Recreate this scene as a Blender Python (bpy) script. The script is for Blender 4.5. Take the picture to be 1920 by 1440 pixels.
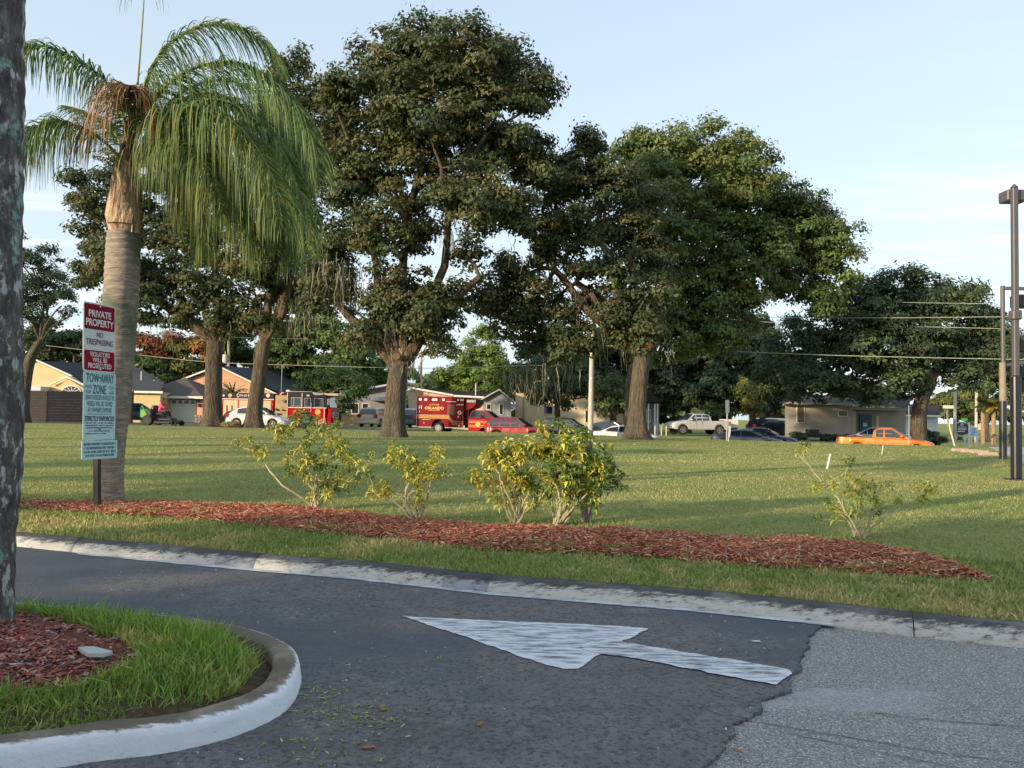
import bpy, bmesh, math, random
import numpy as np
from mathutils import Matrix, Vector, noise as mnoise
random.seed(7)
RNG = np.random.default_rng(7)
S = bpy.context.scene
for o in list(bpy.data.objects):
    bpy.data.objects.remove(o)
R = math.radians
PI = math.pi

# ------------------------------------------------------------------ camera
FPX = 1443.0            # focal length in pixels of the 1920 wide photograph
CAMH = 1.10
PITCH, ROLL = 2.26, 1.02
CAM_M = Matrix.Rotation(R(90 + PITCH), 3, 'X') @ Matrix.Rotation(R(ROLL), 3, 'Z')
cd = bpy.data.cameras.new('camera')
cd.sensor_fit = 'HORIZONTAL'
cd.sensor_width = 36.0
cd.lens = FPX / 1920 * 36.0
cd.clip_start = 0.05
cd.clip_end = 4000
cam = bpy.data.objects.new('camera', cd)
cam.matrix_world = Matrix.Translation((0, 0, CAMH)) @ CAM_M.to_4x4()
S.collection.objects.link(cam)
S.camera = cam

# ------------------------------------------------------------------ sky, sun, exposure
SUN_AZ = 51.0      # degrees from straight behind the camera towards its left
SUN_EL = 11.5
sx, sy = -math.sin(R(SUN_AZ)), -math.cos(R(SUN_AZ))
SUN_DIR = Vector((sx * math.cos(R(SUN_EL)), sy * math.cos(R(SUN_EL)), math.sin(R(SUN_EL))))
SKY_STRENGTH = 0.15
SUN_STRENGTH = 2.8
EXPOSURE = 1.18
w = bpy.data.worlds.new('World')
S.world = w
w.use_nodes = True
nt = w.node_tree
nt.nodes.clear()
N = nt.nodes.new
L = nt.links.new
wo = N('ShaderNodeOutputWorld')
bg = N('ShaderNodeBackground')
bg.inputs['Strength'].default_value = SKY_STRENGTH
sky = N('ShaderNodeTexSky')
sky.sky_type = 'NISHITA'
sky.sun_disc = False
sky.sun_elevation = R(SUN_EL)
sky.sun_rotation = math.atan2(sx, sy)
sky.air_density = 1.0
sky.dust_density = 1.6
sky.ozone_density = 1.6
# thin haze and streaky cloud, laid over the whole sky by direction
tc = N('ShaderNodeTexCoord')
sep = N('ShaderNodeSeparateXYZ')
L(tc.outputs['Generated'], sep.inputs[0])
mx = N('ShaderNodeMath'); mx.operation = 'MAXIMUM'; mx.inputs[1].default_value = 0.075
L(sep.outputs['Z'], mx.inputs[0])
dv = N('ShaderNodeVectorMath'); dv.operation = 'DIVIDE'
L(tc.outputs['Generated'], dv.inputs[0])
cmb = N('ShaderNodeCombineXYZ')
for k in range(3):
    L(mx.outputs[0], cmb.inputs[k])
L(cmb.outputs[0], dv.inputs[1])
mp = N('ShaderNodeMapping')
mp.inputs['Scale'].default_value = (0.32, 0.9, 0.0)
mp.inputs['Rotation'].default_value = (0, 0, R(-6))
mp.inputs['Location'].default_value = (0.3, 0.4, 0.0)
L(dv.outputs[0], mp.inputs[0])
nz = N('ShaderNodeTexNoise')
nz.inputs['Scale'].default_value = 1.0
nz.inputs['Detail'].default_value = 7
nz.inputs['Roughness'].default_value = 0.55
L(mp.outputs[0], nz.inputs['Vector'])
cr = N('ShaderNodeMapRange')
cr.inputs[1].default_value = 0.48
cr.inputs[2].default_value = 0.68
cr.interpolation_type = 'SMOOTHSTEP'
L(nz.outputs['Fac'], cr.inputs[0])
el = N('ShaderNodeMapRange')        # more cloud low down, none high up
el.inputs[1].default_value = 0.04
el.inputs[2].default_value = 0.36
el.inputs[3].default_value = 0.95
el.inputs[4].default_value = 0.12
L(sep.outputs['Z'], el.inputs[0])
mm = N('ShaderNodeMath'); mm.operation = 'MULTIPLY'
L(cr.outputs[0], mm.inputs[0]); L(el.outputs[0], mm.inputs[1])
veil = N('ShaderNodeMapRange')      # pale veil thickening towards the horizon
veil.inputs[1].default_value = 0.0
veil.inputs[2].default_value = 0.55
veil.inputs[3].default_value = 0.8
veil.inputs[4].default_value = 0.55
L(sep.outputs['Z'], veil.inputs[0])
mixv = N('ShaderNodeMix'); mixv.data_type = 'RGBA'
L(veil.outputs[0], mixv.inputs[0])
L(sky.outputs[0], mixv.inputs[6])
mixv.inputs[7].default_value = (2.5, 2.85, 3.1, 1)
mixc = N('ShaderNodeMix'); mixc.data_type = 'RGBA'
L(mm.outputs[0], mixc.inputs[0])
L(mixv.outputs[2], mixc.inputs[6])
mixc.inputs[7].default_value = (3.9, 3.95, 4.05, 1)
L(mixc.outputs[2], bg.inputs[0])
L(bg.outputs[0], wo.inputs[0])

sl = bpy.data.lights.new('sun', 'SUN')
sl.energy = SUN_STRENGTH
sl.angle = R(0.6)
sl.color = (1.0, 0.78, 0.52)
so = bpy.data.objects.new('sun', sl)
so.rotation_euler = (-SUN_DIR).to_track_quat('-Z', 'Y').to_euler()
so.location = SUN_DIR * 60
S.collection.objects.link(so)
S.view_settings.view_transform = 'Standard'
S.view_settings.look = 'None'
S.view_settings.gamma = 1
S.view_settings.use_curve_mapping = False
S.view_settings.exposure = EXPOSURE
S.cycles.max_bounces = 6
S.cycles.transparent_max_bounces = 8
S.cycles.use_adaptive_sampling = True
S.cycles.caustics_reflective = False
S.cycles.caustics_refractive = False

# ------------------------------------------------------------------ helpers: pixels of the photograph to places
def ray(px, py):
    return (CAM_M @ Vector(((px - 960) / FPX, -(py - 720) / FPX, -1.0)))
def P(px, py, Y):
    d = ray(px, py)
    t = Y / d.y
    return Vector((d.x * t, Y, CAMH + d.z * t))
def PZ(px, py, z):
    d = ray(px, py)
    t = (z - CAMH) / d.z
    return Vector((d.x * t, d.y * t, z))
def ss(a, b, x):
    t = np.clip((np.asarray(x, float) - a) / (b - a), 0, 1)
    return t * t * (3 - 2 * t)
def street_y(x):
    x = np.clip(np.asarray(x, float), -60, 60)
    xx = np.maximum(x + 4, -25.0)
    return 58 - 0.25 * xx - 0.006 * xx * xx
def street_h(x):
    return -0.2 - 0.75 * ss(-10, 5, x) - 0.55 * ss(22, 48, x)
def lot_edge(y):          # x of the lawn's right edge, along the pavement
    y = np.asarray(y, float)
    return 9.75 + (y - 14) * 0.56
def H(x, y):
    x = np.asarray(x, float); y = np.asarray(y, float)
    h = 0.086 - 0.086 * ss(6, 42, y)
    h = h + 0.05 * np.sin(x * 0.21 + 1.3) * np.sin(y * 0.17 + 0.4) * ss(9, 20, y)
    h = h - 0.10 * ss(6, 16, x) * (1 - ss(10, 40, y)) * 0.6
    d = street_y(x) - y
    k = 1 - ss(4.0, 13.0, d)
    hb = street_h(x) + (-0.05 + 0.45 * ss(-2, 8, x)) * ss(4.5, 12, -d) - 0.55 * ss(22, 45, x) * ss(4.5, 20, -d)
    h = h * (1 - k) + hb * k
    h = h - 0.012 * np.maximum(y - 90, 0) * 0.0
    h = h - 0.16 * ss(1.8, 2.4, x - lot_edge(y)) * (1 - k)
    return h
def Hf(x, y):
    return float(H(x, y))
def G(px, py, dz=0.0):      # where the ray through the pixel meets the ground
    d = ray(px, py)
    t0 = 1.5
    o = Vector((0, 0, CAMH))
    t = t0
    while t < 300:
        p = o + d * t
        if p.z < Hf(p.x, p.y) + dz:
            break
        t += 0.02 + t * 0.004
    lo, hi = max(t - 0.02 - t * 0.004, 0), t
    for _ in range(18):
        m = (lo + hi) / 2
        p = o + d * m
        if p.z < Hf(p.x, p.y) + dz: hi = m
        else: lo = m
    p = o + d * hi
    return Vector((p.x, p.y, p.z))
def inpoly(x, y, poly):
    x = np.asarray(x); y = np.asarray(y)
    c = np.zeros(x.shape, bool)
    n = len(poly)
    for i in range(n):
        x1, y1 = poly[i][0], poly[i][1]
        x2, y2 = poly[(i + 1) % n][0], poly[(i + 1) % n][1]
        if y1 == y2: continue
        m = ((y1 > y) != (y2 > y)) & (x < (x2 - x1) * (y - y1) / (y2 - y1) + x1)
        c ^= m
    return c

# ------------------------------------------------------------------ helpers: materials
MATS = {}
def _mat(name):
    m = bpy.data.materials.new(name)
    m.use_nodes = True
    nt = m.node_tree
    b = nt.nodes['Principled BSDF']
    return m, nt, b
def flat(name, col, rough=0.5, metal=0.0, spec=0.5, emit=None, es=1.0, coat=0.0):
    if name in MATS: return MATS[name]
    m, nt, b = _mat(name)
    # tiny procedural variation so that no surface is one flat value
    n = nt.nodes.new('ShaderNodeTexNoise'); n.inputs['Scale'].default_value = 3.5; n.inputs['Detail'].default_value = 4
    t = nt.nodes.new('ShaderNodeTexCoord'); nt.links.new(t.outputs['Object'], n.inputs['Vector'])
    r = nt.nodes.new('ShaderNodeMix'); r.data_type = 'RGBA'
    r.inputs[6].default_value = (*[c * 0.82 for c in col], 1)
    r.inputs[7].default_value = (*[min(1, c * 1.12) for c in col], 1)
    nt.links.new(n.outputs['Fac'], r.inputs[0]); nt.links.new(r.outputs[2], b.inputs['Base Color'])
    b.inputs['Roughness'].default_value = rough
    b.inputs['Metallic'].default_value = metal
    b.inputs['Specular IOR Level'].default_value = spec
    b.inputs['Coat Weight'].default_value = coat
    if emit:
        b.inputs['Emission Color'].default_value = (*emit, 1)
        b.inputs['Emission Strength'].default_value = es
    MATS[name] = m
    return m
def noisy(name, stops, scale=5, detail=6, rough=0.85, bump=0.3, bscale=None, stretch=(1, 1, 1), spec=0.3, bdist=0.02, lo=0.3, hi=0.7, second=None, droughness=0.6):
    """colour ramp over stretched noise, with bump; second = (scale, stretch, colour, lo, hi) lays stains on top"""
    if name in MATS: return MATS[name]
    m, nt, b = _mat(name)
    N = nt.nodes.new; L = nt.links.new
    t = N('ShaderNodeTexCoord'); mp = N('ShaderNodeMapping'); mp.inputs['Scale'].default_value = stretch
    L(t.outputs['Object'], mp.inputs[0])
    n = N('ShaderNodeTexNoise'); n.inputs['Scale'].default_value = scale; n.inputs['Detail'].default_value = detail
    n.inputs['Roughness'].default_value = droughness
    L(mp.outputs[0], n.inputs['Vector'])
    cr = N('ShaderNodeValToRGB')
    els = cr.color_ramp.elements
    while len(els) < len(stops): els.new(0.5)
    for i, c in enumerate(stops):
        els[i].position = lo + (hi - lo) * i / max(1, len(stops) - 1)
        els[i].color = (*c, 1)
    L(n.outputs['Fac'], cr.inputs[0])
    out = cr.outputs[0]
    for sec in (second or []):
        sc, st, col, l2, h2 = sec
        mp2 = N('ShaderNodeMapping'); mp2.inputs['Scale'].default_value = st; mp2.inputs['Location'].default_value = (3.7, 1.9, 5.1)
        L(t.outputs['Object'], mp2.inputs[0])
        n2 = N('ShaderNodeTexNoise'); n2.inputs['Scale'].default_value = sc; n2.inputs['Detail'].default_value = 6; n2.inputs['Roughness'].default_value = 0.65
        L(mp2.outputs[0], n2.inputs['Vector'])
        mr = N('ShaderNodeMapRange'); mr.inputs[1].default_value = l2; mr.inputs[2].default_value = h2
        L(n2.outputs['Fac'], mr.inputs[0])
        mi = N('ShaderNodeMix'); mi.data_type = 'RGBA'
        L(mr.outputs[0], mi.inputs[0]); L(out, mi.inputs[6]); mi.inputs[7].default_value = (*col, 1)
        out = mi.outputs[2]
    L(out, b.inputs['Base Color'])
    b.inputs['Roughness'].default_value = rough
    b.inputs['Specular IOR Level'].default_value = spec
    if bump:
        nb = N('ShaderNodeTexNoise'); nb.inputs['Scale'].default_value = bscale or scale * 3; nb.inputs['Detail'].default_value = 5
        L(mp.outputs[0], nb.inputs['Vector'])
        bp = N('ShaderNodeBump'); bp.inputs['Strength'].default_value = bump; bp.inputs['Distance'].default_value = bdist
        L(nb.outputs['Fac'], bp.inputs['Height']); L(bp.outputs[0], b.inputs['Normal'])
    MATS[name] = m
    return m
def tinted(name, rough=0.6, trans=0.0, spec=0.3):
    """base colour from the per-leaf tint attribute, a share of the light passing through"""
    if name in MATS: return MATS[name]
    m, nt, b = _mat(name)
    N = nt.nodes.new; L = nt.links.new
    a = N('ShaderNodeAttribute'); a.attribute_name = 'tint'
    L(a.outputs['Color'], b.inputs['Base Color'])
    b.inputs['Roughness'].default_value = rough
    b.inputs['Specular IOR Level'].default_value = spec
    if trans:
        tr = N('ShaderNodeBsdfTranslucent'); L(a.outputs['Color'], tr.inputs[0])
        mx = N('ShaderNodeMixShader'); mx.inputs[0].default_value = trans
        L(b.outputs[0], mx.inputs[1]); L(tr.outputs[0], mx.inputs[2])
        L(mx.outputs[0], nt.nodes['Material Output'].inputs[0])
    MATS[name] = m
    return m

# ------------------------------------------------------------------ helpers: objects and meshes
WM = {}
def thing(name, label, cat, loc=(0, 0, 0), rz=0.0, group=None, kind=None, s=1.0):
    o = bpy.data.objects.new(name, None)
    o.empty_display_size = 0.2
    S.collection.objects.link(o)
    o.location = loc
    o.rotation_euler = (0, 0, rz)
    o.scale = (s, s, s)
    WM[o] = Matrix.Translation(loc) @ Matrix.Rotation(rz, 4, 'Z') @ Matrix.Scale(s, 4)
    tag(o, label, cat, group, kind)
    return o
def tag(o, label=None, cat=None, group=None, kind=None):
    if label: o['label'] = label
    if cat: o['category'] = cat
    if group: o['group'] = group
    if kind: o['kind'] = kind
    return o
def link(name, me, parent=None, kind=None):
    o = bpy.data.objects.new(name, me)
    S.collection.objects.link(o)
    if parent is not None:
        o.parent = parent
        WM[o] = WM[parent]
    else:
        WM[o] = Matrix.Identity(4)
    if kind: o['kind'] = kind
    return o
def copy_tree(o, loc=None, rz=None, label=None, parent=None):
    c = o.copy(); S.collection.objects.link(c); c.parent = parent
    for ch in [q for q in bpy.data.objects if q.parent == o]:
        copy_tree(ch, parent=c)
    if loc is not None: c.location = loc
    if rz is not None: c.rotation_euler = (0, 0, rz)
    if label: c['label'] = label
    return c
class MB:
    """collects shapes; build() links them as ONE mesh object"""
    def __init__(s):
        s.v = []; s.f = []; s.mi = []
    def add(s, vs, fs, mi=0):
        b = len(s.v)
        s.v += [tuple(v) for v in vs]
        s.f += [tuple(b + i for i in f) for f in fs]
        s.mi += [mi] * len(fs)
        return s
    def box(s, x0, x1, y0, y1, z0, z1, mi=0):
        v = [(x0, y0, z0), (x1, y0, z0), (x1, y1, z0), (x0, y1, z0), (x0, y0, z1), (x1, y0, z1), (x1, y1, z1), (x0, y1, z1)]
        return s.add(v, [(0, 3, 2, 1), (4, 5, 6, 7), (0, 1, 5, 4), (1, 2, 6, 5), (2, 3, 7, 6), (3, 0, 4, 7)], mi)
    def rbox(s, x0, x1, y0, y1, z0, z1, r=0.02, mi=0):
        """box with chamfered vertical and top edges"""
        v = []
        def ring(z, i):
            c = min(r, (x1 - x0) / 2.2, (y1 - y0) / 2.2)
            a = i
            return [(x0 + a, y0 + c, z), (x0 + c, y0 + a, z), (x1 - c, y0 + a, z), (x1 - a, y0 + c, z),
                    (x1 - a, y1 - c, z), (x1 - c, y1 - a, z), (x0 + c, y1 - a, z), (x0 + a, y1 - c, z)]
        rr = min(r, (z1 - z0) / 2.2)
        v = ring(z0, rr) + ring(z0 + rr, 0) + ring(z1 - rr, 0) + ring(z1, rr)
        f = [tuple(range(7, -1, -1)), tuple(range(24, 32))]
        for k in range(3):
            for i in range(8):
                j = (i + 1) % 8
                f.append((k * 8 + i, k * 8 + j, k * 8 + 8 + j, k * 8 + 8 + i))
        return s.add(v, f, mi)
    def prism(s, poly, axis, a0, a1, mi=0):
        """extrude a 2-D polygon along axis (0=x,1=y,2=z) from a0 to a1"""
        n = len(poly)
        def mk(p, a):
            if axis == 0: return (a, p[0], p[1])
            if axis == 1: return (p[0], a, p[1])
            return (p[0], p[1], a)
        v = [mk(p, a0) for p in poly] + [mk(p, a1) for p in poly]
        f = [tuple(range(n)), tuple(range(2 * n - 1, n - 1, -1))]
        for i in range(n):
            j = (i + 1) % n
            f.append((i, i + n, j + n, j))
        return s.add(v, f, mi)
    def tube(s, pts, rad, n=8, cap=True, mi=0, squash=1.0):
        pts = [Vector(p) for p in pts]
        if not hasattr(rad, '__len__'): rad = [rad] * len(pts)
        v = []; prev = None
        for i, p in enumerate(pts):
            a = pts[max(i - 1, 0)]; b = pts[min(i + 1, len(pts) - 1)]
            t = (b - a)
            if t.length < 1e-9: t = Vector((0, 0, 1))
            t.normalize()
            if prev is None:
                ref = Vector((1, 0, 0)) if abs(t.x) < 0.8 else Vector((0, 1, 0))
                u = t.cross(ref).normalized()
            else:
                u = (prev - t * prev.dot(t))
                u = u.normalized() if u.length > 1e-6 else t.cross(Vector((0, 1, 0))).normalized()
            prev = u
            q = t.cross(u)
            for k in range(n):
                an = 2 * PI * k / n
                v.append(p + u * (math.cos(an) * rad[i]) + q * (math.sin(an) * rad[i] * squash))
        f = []
        for i in range(len(pts) - 1):
            for k in range(n):
                j = (k + 1) % n
                f.append((i * n + k, i * n + j, (i + 1) * n + j, (i + 1) * n + k))
        if cap:
            f.append(tuple(range(n - 1, -1, -1)))
            f.append(tuple(range((len(pts) - 1) * n, len(pts) * n)))
        return s.add(v, f, mi)
    def cyl(s, c, r, axis, a0, a1, n=16, mi=0, r1=None):
        r1 = r if r1 is None else r1
        def mk(x, y, a):
            if axis == 0: return (a, c[0] + x, c[1] + y)
            if axis == 1: return (c[0] + x, a, c[1] + y)
            return (c[0] + x, c[1] + y, a)
        v = [mk(r * math.cos(2 * PI * k / n), r * math.sin(2 * PI * k / n), a0) for k in range(n)]
        v += [mk(r1 * math.cos(2 * PI * k / n), r1 * math.sin(2 * PI * k / n), a1) for k in range(n)]
        f = [tuple(range(n - 1, -1, -1)), tuple(range(n, 2 * n))] + [(k, (k + 1) % n, n + (k + 1) % n, n + k) for k in range(n)]
        return s.add(v, f, mi)
    def build(s, name, mat, parent=None, world=False, smooth=False, label=None, kind=None, uvlike=None):
        me = bpy.data.meshes.new(name)
        v = s.v
        if world and parent is not None:
            inv = WM[parent].inverted()
            v = [inv @ Vector(p) for p in v]
        me.from_pydata([tuple(p) for p in v], [], s.f)
        mats = mat if isinstance(mat, (list, tuple)) else [mat]
        for m in mats: me.materials.append(m)
        if len(mats) > 1: me.polygons.foreach_set('material_index', s.mi)
        if smooth:
            me.polygons.foreach_set('use_smooth', [True] * len(me.polygons))
            try: me.set_sharp_from_angle(angle=R(40))
            except Exception: pass
        bm = bmesh.new(); bm.from_mesh(me)
        bmesh.ops.recalc_face_normals(bm, faces=bm.faces)
        bm.to_mesh(me); bm.free()
        me.update()
        o = link(name, me, parent, kind)
        if label: o['label'] = label
        return o
def quadmesh(name, V, nper, mat, tint=None, parent=None, smooth=False, kind=None, faces=None):
    """V (k*nper, 3) array of polygons with nper corners each; tint (k,3); world coordinates"""
    k = len(V) // nper
    if parent is not None:
        inv = np.array(WM[parent].inverted())
        V = V @ inv[:3, :3].T + inv[:3, 3]
    me = bpy.data.meshes.new(name)
    me.vertices.add(len(V))
    me.vertices.foreach_set('co', V.astype(np.float32).ravel())
    me.loops.add(len(V))
    me.loops.foreach_set('vertex_index', np.arange(len(V), dtype=np.int32))
    me.polygons.add(k)
    me.polygons.foreach_set('loop_start', np.arange(0, len(V), nper, dtype=np.int32))
    me.polygons.foreach_set('loop_total', np.full(k, nper, dtype=np.int32))
    if smooth: me.polygons.foreach_set('use_smooth', np.ones(k, bool))
    me.update(calc_edges=True)
    if tint is not None:
        at = me.color_attributes.new('tint', 'FLOAT_COLOR', 'POINT')
        c = np.ones((len(V), 4), np.float32)
        c[:, :3] = np.repeat(np.clip(tint, 0.002, 1), nper, axis=0)
        at.data.foreach_set('color', c.ravel())
    me.materials.append(mat)
    return link(name, me, parent, kind)
def gridmesh(name, X, Y, Z, mat, parent=None, smooth=True, kind='structure'):
    """rectangular grid of points (n,m arrays)"""
    n, m = X.shape
    V = np.stack([X, Y, Z], -1).reshape(-1, 3)
    i = np.arange(n - 1)[:, None] * m + np.arange(m - 1)[None, :]
    F = np.stack([i, i + m, i + m + 1, i + 1], -1).reshape(-1, 4)
    me = bpy.data.meshes.new(name)
    me.from_pydata(V.tolist(), [], F.tolist())
    if smooth: me.polygons.foreach_set('use_smooth', np.ones(len(F), bool))
    me.materials.append(mat)
    me.update()
    o = link(name, me, parent, kind)
    # normals up
    if me.polygons[0].normal.z < 0: me.flip_normals()
    return o
def lettering(text, mat, parent, o, right, up, width=None, height=None, off=0.004, bold=0.012, depth=0.0015, name='lettering', gap=1.0, align='C'):
    """built-in font turned to mesh, fitted to width x height, centred on o in the parent's own frame"""
    cu = bpy.data.curves.new('t', 'FONT')
    cu.body = text; cu.size = 1.0; cu.offset = bold; cu.space_character = gap
    cu.resolution_u = 3
    ob = bpy.data.objects.new('t', cu)
    S.collection.objects.link(ob)
    dg = bpy.context.evaluated_depsgraph_get()
    me = bpy.data.meshes.new_from_object(ob.evaluated_get(dg))
    bpy.data.objects.remove(ob); bpy.data.curves.remove(cu)
    n = len(me.vertices)
    co = np.empty(n * 3); me.vertices.foreach_get('co', co); co = co.reshape(-1, 3)
    mn, mxx = co.min(0), co.max(0)
    w0, h0 = mxx[0] - mn[0], mxx[1] - mn[1]
    sxx = (width / w0) if width else None
    syy = (height / h0) if height else None
    if sxx is None: sxx = syy
    if syy is None: syy = sxx
    right = Vector(right).normalized(); up = Vector(up).normalized(); nrm = right.cross(up)
    c = (mn + mxx) / 2
    o = Vector(o) + nrm * off
    P_ = np.array([list(o)]) + ((co[:, :1] - c[0]) * sxx) * np.array([list(right)]) + ((co[:, 1:2] - c[1]) * syy) * np.array([list(up)])
    me.vertices.foreach_set('co', P_.ravel())
    me.materials.clear(); me.materials.append(mat)
    me.name = name
    me.update()
    return link(name, me, parent)
def arr(v): return np.array(list(v), float)
# ================================================================== GROUND, DRIVEWAY, KERBS, BEDS
GREENS = dict(a=(0.060, 0.075, 0.020))
M_lawn = None
def lawn_material():
    m, nt, b = _mat('lawn_turf')
    N = nt.nodes.new; L = nt.links.new
    t = N('ShaderNodeTexCoord')
    def nz(scale, detail=5, st=(1, 1, 1), r=0.6, loc=(0, 0, 0)):
        mp = N('ShaderNodeMapping'); mp.inputs['Scale'].default_value = st; mp.inputs['Location'].default_value = loc
        L(t.outputs['Object'], mp.inputs[0])
        n = N('ShaderNodeTexNoise'); n.inputs['Scale'].default_value = scale; n.inputs['Detail'].default_value = detail
        n.inputs['Roughness'].default_value = r
        L(mp.outputs[0], n.inputs['Vector'])
        return n.outputs['Fac']
    big = nz(0.16, 4); mid = nz(0.9, 5, loc=(4, 2, 0)); fine = nz(14, 6, (1, 0.6, 1), 0.75); 
    cr = N('ShaderNodeValToRGB'); e = cr.color_ramp.elements
    e[0].position = 0.36; e[0].color = (0.18, 0.23, 0.068, 1)
    e[1].position = 0.64; e[1].color = (0.34, 0.315, 0.125, 1)
    e2 = e.new(0.5); e2.color = (0.25, 0.275, 0.09, 1)
    a1 = N('ShaderNodeMath'); a1.operation = 'MULTIPLY_ADD'; a1.inputs[1].default_value = 0.55
    L(big, a1.inputs[0])
    m2 = N('ShaderNodeMath'); m2.operation = 'MULTIPLY'; m2.inputs[1].default_value = 0.45
    L(mid, m2.inputs[0]); L(m2.outputs[0], a1.inputs[2])
    L(a1.outputs[0], cr.inputs[0])
    mr = N('ShaderNodeMapRange'); mr.inputs[1].default_value = 0.25; mr.inputs[2].default_value = 0.75
    mr.inputs[3].default_value = 0.55; mr.inputs[4].default_value = 1.4
    L(fine, mr.inputs[0])
    mul = N('ShaderNodeVectorMath'); mul.operation = 'SCALE'
    L(cr.outputs[0], mul.inputs[0]); L(mr.outputs[0], mul.inputs['Scale'])
    L(mul.outputs[0], b.inputs['Base Color'])
    b.inputs['Roughness'].default_value = 0.95
    b.inputs['Specular IOR Level'].default_value = 0.1
    bp = N('ShaderNodeBump'); bp.inputs['Strength'].default_value = 0.9; bp.inputs['Distance'].default_value = 0.05
    L(fine, bp.inputs['Height']); L(bp.outputs[0], b.inputs['Normal'])
    return m
M_lawn = lawn_material()
M_soil = noisy('soil', [(0.035, 0.024, 0.014), (0.075, 0.052, 0.03), (0.11, 0.085, 0.045)], scale=22, bump=0.8, bscale=60)

# --- far kerb line (front foot of the kerb at driveway level)
kf_px = [(35, 1025), (150, 1037), (480, 1068), (660, 1083), (920, 1112), (1280, 1141), (1560, 1170), (1700, 1188), (1920, 1210)]
kf = [PZ(x, y, 0.0) for x, y in kf_px]
def extend(pts, n0=1, n1=1):
    a = pts[0] + (pts[0] - pts[2]).normalized() * n0
    b = pts[-1] + (pts[-1] - pts[-3]).normalized() * n1
    return [a] + pts + [b]
kf = extend(kf, 14, 9)
kfx = np.array([p.x for p in kf]); kfy = np.array([p.y for p in kf])
def kerb_y(x): return np.interp(x, kfx, kfy)
KW = 0.175; KH = 0.086

# lawn: from the kerb's back to the street
xs = np.concatenate([np.linspace(-70, -12, 40), np.linspace(-11.5, 12, 120), np.linspace(12.5, 60, 60)])
kxmin, kxmax = kfx[0], kfx[-1]
def back_y(x): return np.interp(np.clip(x, kxmin, kxmax), kfx, kfy) + KW * 0.98
v = np.linspace(0, 1, 90) ** 1.7
X = np.repeat(xs[:, None], len(v), 1)
y0 = back_y(xs); y1 = street_y(xs) - 4.0
Yg = y0[:, None] + (y1 - y0)[:, None] * v[None, :]
ZL = H(X, Yg)
X = np.concatenate([X[:, :1], X], 1); Yg = np.concatenate([Yg[:, :1], Yg], 1); ZL = np.concatenate([ZL[:, :1] * 0 - 0.06, ZL], 1)   # turned down behind the kerb
gridmesh('lawn', X, Yg, ZL, M_lawn)

# street
M_street = noisy('street_asphalt', [(0.055, 0.055, 0.058), (0.085, 0.085, 0.088), (0.12, 0.118, 0.115)], scale=3, bump=0.3, bscale=70, rough=0.85)
M_conc = noisy('pale_concrete', [(0.30, 0.29, 0.27), (0.42, 0.41, 0.38), (0.5, 0.49, 0.46)], scale=2.5, bump=0.3, bscale=40, rough=0.85,
               second=[(1.2, (1, 1, 1), (0.16, 0.15, 0.14), 0.55, 0.8)])
v = np.linspace(0, 1, 8)
X = np.repeat(xs[:, None], len(v), 1)
Yg = (street_y(xs) - 4.0)[:, None] + 8.0 * v[None, :]
gridmesh('street', X, Yg, H(X, Yg), M_street)
# land behind the street, out to the horizon
xs2 = np.concatenate([np.linspace(-900, -75, 18), xs, np.linspace(66, 900, 18)])
v = np.concatenate([np.linspace(0, 0.03, 14), np.linspace(0.035, 1, 30) ** 1.0])
X = np.repeat(xs2[:, None], len(v), 1)
yb = street_y(xs2) + 4.0
Yg = yb[:, None] + (1300 - yb)[:, None] * (v[None, :] ** 1.4)
gridmesh('far_ground', X, Yg, H(X, Yg), M_lawn)
# land left and right of the lot
for nm, xa, xb in (('side_ground', -900, -70), ('side_ground', 60, 900)):
    xg = np.linspace(xa, xb, 24); yg = np.linspace(-200, 66, 30)
    X, Yg = np.meshgrid(xg, yg, indexing='ij')
    gridmesh(nm, X, Yg, H(X, Yg) - 0.02, M_lawn)
xg = np.linspace(-70, 60, 14); yg = np.linspace(-200, -20, 6)
X, Yg = np.meshgrid(xg, yg, indexing='ij')
gridmesh('rear_ground', X, Yg, X * 0 - 0.004, M_lawn)

# --- driveway: old pavement underneath, newer overlay on top with a broken edge
M_old = noisy('worn_aggregate_asphalt', [(0.10, 0.10, 0.10), (0.22, 0.22, 0.22), (0.34, 0.335, 0.32), (0.75, 0.73, 0.69)], scale=120, detail=2, lo=0.32, hi=0.72,
              bump=0.9, bscale=90, bdist=0.012, rough=0.85, droughness=0.75,
              second=[(1.1, (0.6, 2.2, 1), (0.44, 0.45, 0.47), 0.58, 0.8), (0.9, (1, 1, 1), (0.15, 0.15, 0.15), 0.55, 0.85)])
M_new = noisy('dark_overlay_asphalt', [(0.10, 0.10, 0.104), (0.157, 0.156, 0.160), (0.235, 0.234, 0.236)], scale=3.2, detail=14, droughness=0.9, lo=0.33, hi=0.67,
              bump=1.0, bscale=85, bdist=0.012, rough=0.78,
              second=[(55, (1, 1, 1), (0.045, 0.047, 0.052), 0.47, 0.66), (0.55, (1, 1.6, 1), (0.165, 0.142, 0.14), 0.5, 0.85), (1.3, (1, 1, 1), (0.085, 0.08, 0.07), 0.56, 0.72), (70, (1, 1, 1), (0.50, 0.50, 0.48), 0.64, 0.72), (0.32, (1, 1.4, 1), (0.085, 0.098, 0.115), 0.45, 0.6), (1.7, (0.5, 2.5, 1), (0.065, 0.067, 0.075), 0.58, 0.85)])
xs3 = np.concatenate([np.linspace(-70, -14, 20), np.linspace(-13, 13, 90), np.linspace(14, 60, 20)])
def front_y(x): return np.interp(np.clip(x, kxmin, kxmax), kfx, kfy)
v = np.linspace(0, 1, 24)
X = np.repeat(xs3[:, None], len(v), 1)
Yg = -20 + (front_y(xs3) + 0.03 + 20)[:, None] * v[None, :]
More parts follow.
